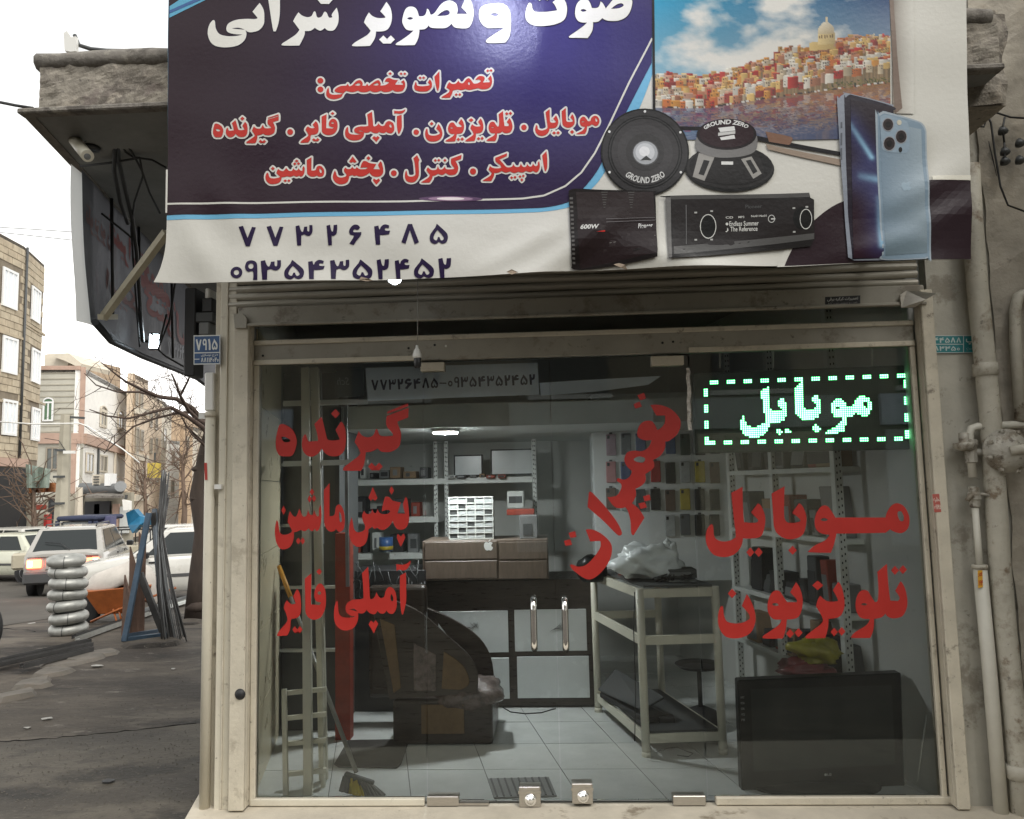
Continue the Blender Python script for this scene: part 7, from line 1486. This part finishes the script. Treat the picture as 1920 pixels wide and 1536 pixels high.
# ---- cars
mat('tyre', (.015, .015, .015), .85, var=.1); mat('car_glass', (.022, .026, .026), .12, var=0, spec=.3); mat('bumper_grey', (.055, .055, .055), .6, var=.1)
mat('tail_red', (.35, .012, .01), .25, var=0); mat('tail_lit', (.9, .2, .1), .4, var=0, emit=(1, .12, .05), es=6.0); mat('tail_core', (.9, .9, .8), .4, var=0, emit=(1, .75, .55), es=14)
mat('alloy', (.4, .4, .4), .35, metal=.8, var=.1)
def carmat(n, c, r=.25): return mat(n, c, r, var=.05, vs=2, coat=.5, dirt=[((c[0]*.6, c[1]*.58, c[2]*.54), .22, 1.5)])
def car(name, label, pos, ang, m_, L=4.0, Wd=1.6, H=1.42, st=None, cab=None, lit=False, plate_txt='52451', rear_h=None, wagon=False, group='cars in the street', strip=True):
    t = thing(name, label, 'car', pos); R = Matrix.Translation(pos) @ Matrix.Rotation(ang, 4, 'Z')      # local +x is forward
    hw = Wd/2; st = st or [(-L/2, .34, .86, .80), (-L/2+.12, .26, .92, .95), (-L/4, .22, .93, 1.0), (0, .22, .92, 1.0), (L/4, .22, .90, 1.0), (L/2-.35, .24, .78, .95), (L/2-.05, .30, .66, .86)]
    b = MB(); b.M = R; sec = []
    for x, zb, zt, k in st:
        w_ = hw*k; sec += [(x, -w_*.90, zb), (x, -w_*.99, zb+.14), (x, -w_, zb+.34), (x, -w_*.985, zt-.10), (x, -w_*.92, zt-.015), (x, -w_*.6, zt+.015), (x, w_*.6, zt+.015), (x, w_*.92, zt-.015), (x, w_*.985, zt-.10), (x, w_, zb+.34), (x, w_*.99, zb+.14), (x, w_*.90, zb)]
    n_ = 12; b.add(sec, [(i*n_+k, i*n_+(k+1) % n_, (i+1)*n_+(k+1) % n_, (i+1)*n_+k) for i in range(len(st)-1) for k in range(n_)]+[tuple(range(n_-1, -1, -1)), tuple((len(st)-1)*n_+k for k in range(n_))], smooth=True)
    obj('body', b, m_, t, bev=.02, bseg=2)
    xr0, xr1, xf1, xf0 = cab or (-L/2+.08, -L/2+.55, L*.05, L*.22)     # rear base, rear roof, front roof, front base
    zb_c, zr = .88, H; wb, wr_ = hw*.95, hw*.76
    B4 = [V((xr0, -wb, zb_c)), V((xf0, -wb, zb_c)), V((xf0, wb, zb_c)), V((xr0, wb, zb_c))]; T4 = [V((xr1, -wr_, zr-.03)), V((xf1, -wr_, zr-.03)), V((xf1, wr_, zr-.03)), V((xr1, wr_, zr-.03))]
    b = MB(); b.M = R; b.hexa(B4, T4); mid = (xr1+xf1)/2; b.add([(xr1+.04, -wr_*.9, zr-.028), (xf1-.04, -wr_*.9, zr-.028), (xf1-.04, wr_*.9, zr-.028), (xr1+.04, wr_*.9, zr-.028), (xr1+.2, -wr_*.7, zr), (xf1-.2, -wr_*.7, zr), (xf1-.2, wr_*.7, zr), (xr1+.2, wr_*.7, zr)], [(4, 5, 6, 7), (0, 1, 5, 4), (1, 2, 6, 5), (2, 3, 7, 6), (3, 0, 4, 7)])
    cabn = obj('cabin', b, m_, t, bev=.035, bseg=2)
    def glass(nm, A, Bq, C_, D_, u0, u1, v0, v1):
        def q(u, v_): return A*(1-u)*(1-v_)+Bq*u*(1-v_)+C_*u*v_+D_*(1-u)*v_
        P = [q(u0, v0), q(u1, v0), q(u1, v1), q(u0, v1)]; n__ = (P[1]-P[0]).cross(P[3]-P[0]).normalized(); ctr = V((mid, 0, 1.0))
        if n__.dot(P[0]-ctr) < 0: n__ = -n__
        b = MB(); b.M = R; b.slab([p+n__*.006 for p in P], n__*.004); obj(nm, b, 'car_glass', cabn)
    glass('rear_window', B4[3], B4[0], T4[0], T4[3], .08, .92, .14, .92); glass('windscreen', B4[1], B4[2], T4[2], T4[1], .06, .94, .06, .93)
    for i0, i1 in ((0, 1), (3, 2)):
        sp = .5
        glass('side_window', B4[i0], B4[i1], T4[i1], T4[i0], .10, sp-.02, .10, .90); glass('side_window', B4[i0], B4[i1], T4[i1], T4[i0], sp+.02, .90, .10, .90)
        if wagon: pass
    for sx in (-L/2+.72, L/2-.75):
        for sy in (-1, 1):
            o = R @ V((sx, sy*(hw-.10), .29)); ax = (R.to_3x3() @ V((0, sy, 0)))
            wl_ = obj('wheel', MB().lathe(o-ax*.09, ax, [(.16, 0), (.27, .0), (.29, .03), (.29, .15), (.27, .185), (.17, .19)], 22), 'tyre', t); obj('rim', MB().lathe(o-ax*.09, ax, [(.168, .150), (.168, .192), (.12, .186), (.04, .19), (.01, .192)], 18), 'alloy', wl_)
            ob = MB(); ob.lathe(o-ax*.12, ax, [(.345, 0), (.345, .205)], 22); obj('wheel_arch', ob, 'rubber_black', t)
    def lb(nm, a, c, mm, bv=.02, par=t): b = MB(); b.M = R; b.box(a, c); return obj(nm, b, mm, par, bev=bv)
    lb('rear_bumper', (-L/2-.10, -hw*.93, .28), (-L/2+.2, hw*.93, .54), 'bumper_grey', .04); lb('front_bumper', (L/2-.2, -hw*.9, .26), (L/2+.06, hw*.9, .50), 'bumper_grey', .04)
    for sy in (-1, 1):
        y0, y1 = sy*hw*.52, sy*hw*.86; xq = -L/2-.012
        tl_ = lb('tail_light', (xq-.01, y0, .62), (-L/2+.12, y1, .80), 'tail_lit' if lit else 'tail_red', .015)
        if lit: lb('tail_bulb', (xq-.016, y0+(y1-y0)*.62, .66), (xq-.011, y0+(y1-y0)*.9, .77), 'tail_core', 0, tl_)
        lb('headlight', (L/2-.12, sy*hw*.5, .54), (L/2-.02, sy*hw*.80, .66), 'pane_bright', .015)
        mr_ = lb('door_mirror', (L*.14, sy*hw*1.02, .88), (L*.19, sy*hw*1.20, 1.0), 'black_plastic', .02)
        if strip: lb('door_strip', (-L*.28, sy*(hw-.012), .50), (L*.26, sy*(hw+.012), .56), 'bumper_grey', .004)
        for xx in (-L*.05, L*.18): lb('door_handle', (xx-.28, sy*(hw-.01), .78), (xx-.16, sy*(hw+.018), .81), 'black_plastic', .004)
    lb('number_plate_recess', (-L/2-.006, -hw*.42, .58), (-L/2+.05, hw*.42, .84), m_, .01)
    pt_ = lb('number_plate', (-L/2-.016, -.26, .62), (-L/2-.0065, .26, .74), 'win_white', 0)
    cs_ = numrow(plate_txt, 0, 0, 1, 1); vs, fs = fill(cs_); b = MB(); b.M = R; b.add([(-L/2-.0175, .20-.40*u, .73-.10*v_) for u, v_ in vs], fs); obj('plate_digits', b, 'rubber_black', pt_)
    if lit:
        for sy in (-1, 1): b = MB(); b.M = R; b.tube([(xr1+.1, sy*wr_*.82, zr+.0), (xr1+.15, sy*wr_*.82, zr+.05), (xf1-.2, sy*wr_*.82, zr+.05), (xf1-.15, sy*wr_*.82, zr)], .016, 6); obj('roof_rail', b, 'black_plastic', t)
        b = MB(); b.M = R; b.tube([(xr0-.02, -.1, zb_c+.10), (xr0+.10, .1, zb_c+.24), (xr0+.14, .42, zb_c+.27)], .009, 5); obj('rear_wiper', b, 'black_plastic', t)
        lb('boot_seam', (-L/2-.004, -hw*.86, .845), (-L/2+.02, hw*.86, .853), 'rubber_black', 0); lb('badge', (-L/2-.012, -hw*.7, .80), (-L/2-.004, -hw*.52, .82), 'black_plastic', 0)
    return t
sil = carmat('paint_silver', (.33, .315, .285)); wht = carmat('paint_white', (.52, .505, .46)); crm = carmat('paint_cream', (.52, .52, .42)); bge = carmat('paint_beige', (.40, .36, .27))
pc = at(117, 1100, 12.6)+V((-sin(radians(20)), cos(radians(20)), 0))*1.97; pc.z = gz(pc.x, pc.y-1.9)+.01
HB = [(-1.95, .36, .90, .86), (-1.88, .28, .96, .96), (-1, .22, .95, 1.0), (0, .22, .93, 1.0), (1, .22, .90, 1.0), (1.6, .24, .78, .95), (1.92, .30, .66, .86)]
car('hatchback', 'silver hatchback with lit brake lights driving away', pc, radians(90+20), sil, 3.95, 1.62, 1.46, HB, (-1.88, -1.45, .25, .95), lit=True, wagon=True, strip=False)
pr2 = gnd(300, 1122); pr2 = V((-6.9, 11.6, 0)); pr2 = at(345, 1118, 11.8); pr2.z = gz(pr2.x, pr2.y)+.01
car('sedan', 'white sedan parked across behind the steel rack', pr2, radians(180+24), wht, 4.3, 1.68, 1.42, None, (-1.75, -1.2, .35, 1.0), group=None, plate_txt='61284')
p3 = at(12, 1060, 19); p3.z = gz(p3.x, p3.y)+.01; car('sedan', 'cream old sedan with dark rear bumper at the left edge', p3, radians(180-8), crm, 4.2, 1.62, 1.40, None, (-1.5, -1.05, .35, 1.0), plate_txt='31779')
p4_ = at(18, 1045, 23); p4_.z = gz(p4_.x, p4_.y)+.01; car('hatchback', 'white hatchback parked behind the cream sedan', p4_, radians(90+70), wht, 3.9, 1.62, 1.45, HB, (-1.88, -1.45, .25, .95), plate_txt='88213', strip=False)
p5_ = at(330, 1020, 19); p5_.z = gz(p5_.x, p5_.y)+.01; car('sedan', 'white car roof showing behind the parked sedan', p5_, radians(180+20), wht, 4.3, 1.7, 1.55, None, (-1.8, -1.3, .5, 1.1), plate_txt='45126')
# pickup with canopy and rails
pk = at(215, 1062, 18); pk.z = gz(pk.x, pk.y); tk = thing('pickup_truck', 'beige pickup truck with black load rails and dark blue canopy', 'truck', pk); Rk = Matrix.Translation(pk) @ Matrix.Rotation(radians(180+16), 4, 'Z')
def kb(nm, a, c, mm, bv=.02): b = MB(); b.M = Rk; b.box(a, c); return obj(nm, b, mm, tk, bev=bv)
kb('load_bed', (-1.9, -.85, .55), (.4, .85, 1.05), bge); kb('cab', (.45, -.82, .5), (1.7, .82, 1.05), bge, .06); kb('cab_roof', (.5, -.75, 1.06), (1.4, .75, 1.62), bge, .08); kb('cab_window', (.58, -.765, 1.15), (1.32, .765, 1.5), 'car_glass', .01); kb('bonnet', (1.7, -.78, .5), (2.4, .78, .95), bge, .06)
for x in (-1.85, -1.1, -.35, .35):
    for y in (-.82, .82): b = MB(); b.M = Rk; b.tube([(x, y, 1.05), (x, y, 1.5)], .02, 6); obj('rail_post', b, 'black_plastic', tk)
for y in (-.82, .82): b = MB(); b.M = Rk; b.tube([(-1.85, y, 1.5), (.35, y, 1.5)], .022, 6); obj('rail', b, 'black_plastic', tk)
cn = thing('cargo_canopy', 'dark blue box canopy of a van behind the silver car', 'canopy', at(150, 985, 19.5)); p, q = pxbox(104, 968, 180, 977, 19.5, 1.6); obj('roof', MB().box(p, q), mat('canvas_blue', (.018, .024, .055), .7, var=.2), cn, bev=.05)
for px in (106, 168, 178): p, q = pxbox(px-3, 977, px+3, 1000, 19.5, .08); obj('post', MB().box(p, q), 'canvas_blue', cn)
p, q = pxbox(112, 978, 166, 996, 19.6, 1.2); obj('load', MB().box(p, q), 'mid_grey', cn, bev=.05); p, q = pxbox(178, 968, 208, 1000, 20.0, .3); obj('side_sheet', MB().box(p, q), mat('sheet_violet', (.09, .09, .17), .7, var=.3, vs=2), cn)
b = MB(); vs = [at(x, y, 17.2+.25*((i*37) % 5)/5) for i, (x, y) in enumerate(((236, 962), (251, 955), (262, 968), (282, 972), (279, 985), (262, 984), (248, 1000), (240, 985)))]; b.slab(vs, (0, .25, 0)); obj('blue_tarp', b, mat('tarp_blue', (.015, .13, .24), .5, var=.3, vs=2), None, 'bright blue folded tarpaulin on the pickup rails', 'tarpaulin')
# roof rails of the silver car area, kiosk, wall
kx = thing('red_kiosk', 'red painted kiosk with white crest far left', 'kiosk', at(28, 985, 30)); p, q = pxbox(9, 952, 35, 984, 30, 1.2); obj('body', MB().box((p[0], p[1], gz(p[0], 30)), q), mat('kiosk_red', (.38, .03, .025), .5, var=.2), kx, bev=.03); p, q = pxbox(12, 948, 50, 958, 29.7, 1.4); obj('roof', MB().box(p, q), 'rust_red', kx, bev=.03); p, q = pxbox(20, 951, 48, 955, 29.66, .03); obj('crest', MB().box(p, q), 'white_plastic', kx)
gwl = thing('garden_wall', 'low beige boundary wall behind the cream sedan', 'wall', at(60, 1000, 27)); p, q = pxbox(34, 962, 86, 1010, 27, .25); obj('wall_face', MB().box((p[0], p[1], gz(p[0], 27)-.1), q), 'stucco_grey', gwl)
for px in (48, 60, 70): p, q = pxbox(px-.7, 966, px+.7, 1005, 26.97, .025); obj('joint', MB().box(p, q), 'dark_grey', gwl)
p, q = pxbox(82, 965, 88, 990, 26.9, .3); obj('red_jamb', MB().box(p, q), 'kiosk_red', gwl)

# ---- iron merchant's goods on the pavement
mat('galvanised', (.34, .34, .315), .48, metal=.5, var=.2, vs=10, bump=.2, bs=30, dirt=[((.2, .19, .16), .2, 9)])
mat('steel_blue', (.045, .075, .11), .5, metal=.3, var=.3, vs=8)
mat('steel_dark', (.06, .058, .056), .5, metal=.5, var=.3, vs=8, dirt=[((.16, .09, .05), .2, 6)])
mat('sheet_rust', (.10, .058, .040), .65, metal=.3, var=.35, vs=4, dirt=[((.20, .11, .06), .25, 4)])
rb = gnd(127, 1192); zq = rb.z+.02
for k in range(7):
    R_, r__ = .150, .065; cx_ = rb.x+(.02*sin(k*1.9)) - .005*k; cy = rb.y+.015*cos(k*2.3); z = zq+r__+k*.135; b = MB(); N, n_ = 36, 14; vs = []
    for i in range(N):
        a = 2*pi*i/N
        for j in range(n_): e = 2*pi*j/n_; rr_ = R_+r__*1.05*cos(e); vs.append((cx_+rr_*cos(a), cy+rr_*sin(a), z+r__*1.02*sin(e)+.012*sin(a+k)))
    b.add(vs, [(i*n_+j, ((i+1) % N)*n_+j, ((i+1) % N)*n_+(j+1) % n_, i*n_+(j+1) % n_) for i in range(N) for j in range(n_)], smooth=True)
    t = thing('duct_ring', ('topmost' if k == 6 else 'lowest' if k == 0 else ordn[k]+' from the bottom')+' galvanised ring in the stack on the pavement', 'metal ring', (cx_, cy, z-r__), 'stacked galvanised rings'); obj('ring', b, 'galvanised', t)
    a = -1.35+.35*sin(k*2.2); P = [V((cx_+(R_+(r__+.004)*1.05*cos(e))*cos(a), cy+(R_+(r__+.004)*1.05*cos(e))*sin(a), z+(r__+.004)*1.02*sin(e)+.012*sin(a+k))) for e in [-1.6+i*.32 for i in range(11)]]; obj('seam', MB().tube(P, .0035, 5), 'dark_grey', t)
# blue trestle rack
r0, r1 = gnd(233, 1203), gnd(309, 1193); ap = at(279, 962, (r0.y+r1.y)/2+.1); up_ = at(268, 1045, r1.y-.1)
rk = thing('steel_rack', 'blue steel A shaped rack on the pavement', 'rack', (r0+r1)/2)
obj('leg', MB().bar(r0, ap, .06, .04, up=(0, 1, 0)), 'steel_blue', rk, bev=.004); obj('leg', MB().bar(r1, at(262, 1075, r1.y), .075, .05, up=(0, 1, 0)), 'steel_dark', rk, bev=.004); obj('foot_rail', MB().bar(r0+V((-.03, 0, .02)), r1+V((.05, 0, .02)), .05, .05), 'steel_blue', rk, bev=.004)
rb2 = r0+V((.1, .7, 0)); obj('leg', MB().bar(rb2, ap+V((.0, .1, 0)), .05, .04, up=(0, 1, 0)), 'steel_dark', rk); obj('foot_rail', MB().bar(r0+V((0, .02, .06)), rb2, .04, .04), 'steel_blue', rk)
# leaning sheets
for k, (P, Y0, lab) in enumerate(((([(243, 1025), (262, 1090), (258, 1185), (240, 1190)]), 5.1, 'tall rusty steel sheet leaning on the rack'), (([(233, 1078), (246, 1130), (244, 1192), (227, 1192)]), 4.95, 'short rusty steel sheet at the front of the rack'), (([(260, 998), (272, 1020), (268, 1190), (256, 1190)]), 5.3, 'narrow brown steel strip leaning behind the rack'))):
    vs = [at(x, y, Y0+.15*(y < 1100)) for x, y in P]; obj('steel_sheet', MB().slab(vs, (.01, .012, 0)), 'sheet_rust', None, lab, 'steel sheet', 'leaning steel sheets')
# bundle of rods
br_ = thing('rod_bundle', 'tall bundle of thin grey steel rods leaning by the rack', 'rods', gnd(335, 1198)); rg = random.Random(8)
for k in range(46):
    x0 = rg.uniform(300, 352); t_ = (x0-300)/52; yb = 1188+rg.uniform(0, 14); a = at(x0, yb, 4.85+rg.uniform(-.15, .25)); a.z = gz(a.x, a.y)+.01; m_ = at(293+t_*12+rg.uniform(-2, 2), 1000, 5.25+rg.uniform(-.03, .03)); c = at(303+t_*14+rg.uniform(-3, 3), 880+rg.uniform(0, 55), 5.4+rg.uniform(-.05, .05))
    obj('rod', MB().tube([a, a.lerp(m_, .5)+V((rg.uniform(-.008, .008)-.02, 0, 0)), m_, c], .0055, 5), 'steel_dark' if k % 3 else 'mid_grey', br_)
obj('flat_bar', MB().tube([gnd(312, 1190)+V((0, 0, .02)), at(296, 1060, 5.15), at(290, 955, 5.3)], .034, 6), mat('bar_blue_grey', (.085, .10, .115), .5, metal=.4, var=.2), br_)
# profiles on the ground
for k, (P, w_, m_, lab) in enumerate(((((-30, 1258), (168, 1212)), .05, 'steel_dark', 'rear dark steel profile lying at the pavement edge'), (((-20, 1262), (172, 1219)), .045, 'steel_dark', 'middle dark steel profile lying at the pavement edge'), (((40, 1262), (172, 1228)), .05, 'steel_dark', 'front steel profile lying at the pavement edge'), (((138, 1205), (300, 1148)), .04, 'steel_dark', 'long steel bar running past the wheelbarrow'), (((145, 1209), (365, 1126)), .05, 'galvanised', 'long pale steel bar running towards the tree'), (((230, 1165), (372, 1118)), .05, 'mid_grey', 'short grey steel bar under the parked sedan'), (((300, 1150), (372, 1128)), .06, 'shelf_white', 'white steel channel by the tree foot'))):
    a, c = gnd(*P[0])+V((0, 0, .055)), gnd(*P[1])+V((0, 0, .055)); t = thing('steel_profile', lab, 'steel bar', a, 'steel bars on the ground'); obj('web', MB().bar(a, c, w_, .012), m_, t); d_ = (c-a).cross(V((0, 0, 1))).normalized()*w_*.5
    obj('flange', MB().bar(a+d_+V((0, 0, .007)), c+d_+V((0, 0, .007)), .006, .045), m_, t); obj('flange', MB().bar(a-d_+V((0, 0, .007)), c-d_+V((0, 0, .007)), .006, .045), m_, t)
# wheelbarrow with white sack
w0 = gnd(205, 1168); wbz = w0.z; wb_ = thing('wheelbarrow', 'orange wheelbarrow loaded with a white sack beside the rings', 'wheelbarrow', w0)
mat('barrow_orange', (.30, .085, .02), .5, var=.25, vs=8, dirt=[((.15, .07, .03), .3, 8)])
Yw = w0.y
trp = [at(x, y, Yw) for x, y in ((156, 1108), (292, 1092), (272, 1150), (236, 1158), (180, 1150))]
b = MB(); top4 = [at(155, 1110, Yw-.28), at(285, 1097, Yw-.28), at(285, 1090, Yw+.35), at(165, 1100, Yw+.35)]; bot4 = [at(185, 1152, Yw-.15), at(262, 1150, Yw-.15), at(262, 1146, Yw+.22), at(190, 1148, Yw+.22)]
obj('tray', MB().hexa(bot4, top4), 'barrow_orange', wb_, bev=.01)
for dy in (-.2, .25): obj('leg', MB().tube([at(222, 1140, Yw+dy), at(228, 1166, Yw+dy), at(220, 1170, Yw+dy), at(212, 1142, Yw+dy)], .014, 6), 'barrow_orange', wb_)
for dy in (-.22, .28): obj('handle', MB().tube([at(170, 1166, Yw+dy), at(215, 1146, Yw+dy), at(330, 1102, Yw+dy)], .016, 6), 'barrow_orange', wb_)
wc_ = at(168, 1165, Yw); wc_.z = wbz+.17; wh_ = obj('wheel', MB().lathe(wc_+V((0, -.04, 0)), (.2, 1, 0), [(.05, 0), (.13, 0), (.165, .02), (.165, .06), (.13, .08), (.05, .08)], 20), 'tyre', wb_)
sk_ = MB(); 
def bag(name, P, Y0, dep, m_, label, seed):
    C_ = spl(P, 4); n_ = len(C_); cxm = sum(p[0] for p in C_)/n_; cym = sum(p[1] for p in C_)/n_; vs = []; Ls = 7
    for k in range(Ls):
        t_ = k/(Ls-1); s_ = max(.03, sin(pi*(.06+.88*t_))**.6); yy = Y0+dep*(t_-.5)
        for x, y in C_: p = at(cxm+(x-cxm)*s_, cym+(y-cym)*s_, yy); q = NZ.noise(p*5+V((seed, 0, 0)))*.03; vs.append(p+V((q, q, q)))
    b = MB().add(vs, [(k*n_+i, k*n_+(i+1) % n_, (k+1)*n_+(i+1) % n_, (k+1)*n_+i) for k in range(Ls-1) for i in range(n_)]+[tuple(range(n_-1, -1, -1)), tuple((Ls-1)*n_+i for i in range(n_))]); return obj(name, b, m_, None, label, 'sack', smooth=True)
bag('sack', '156 1108,168 1085,190 1070,225 1060,248 1050,280 1060,292 1085,296 1110,290 1140,278 1128,240 1098,200 1112,170 1120', Yw+.02, .55, mat('sack_white', (.50, .46, .41), .8, var=.12, vs=6, bump=.4, bs=20), 'big white sack heaped over the wheelbarrow', 3)
# dark car tyre at the left edge
tp_ = gnd(-42, 1232); obj('parked_wheel', MB().lathe(tp_+V((0, 0, .30)), (.35, .9, 0), [(.1, -.1), (.24, -.1), (.29, -.06), (.29, .06), (.24, .1), (.1, .1)], 28), 'tyre', None, 'black tyre cut by the left edge of the picture', 'tyre')
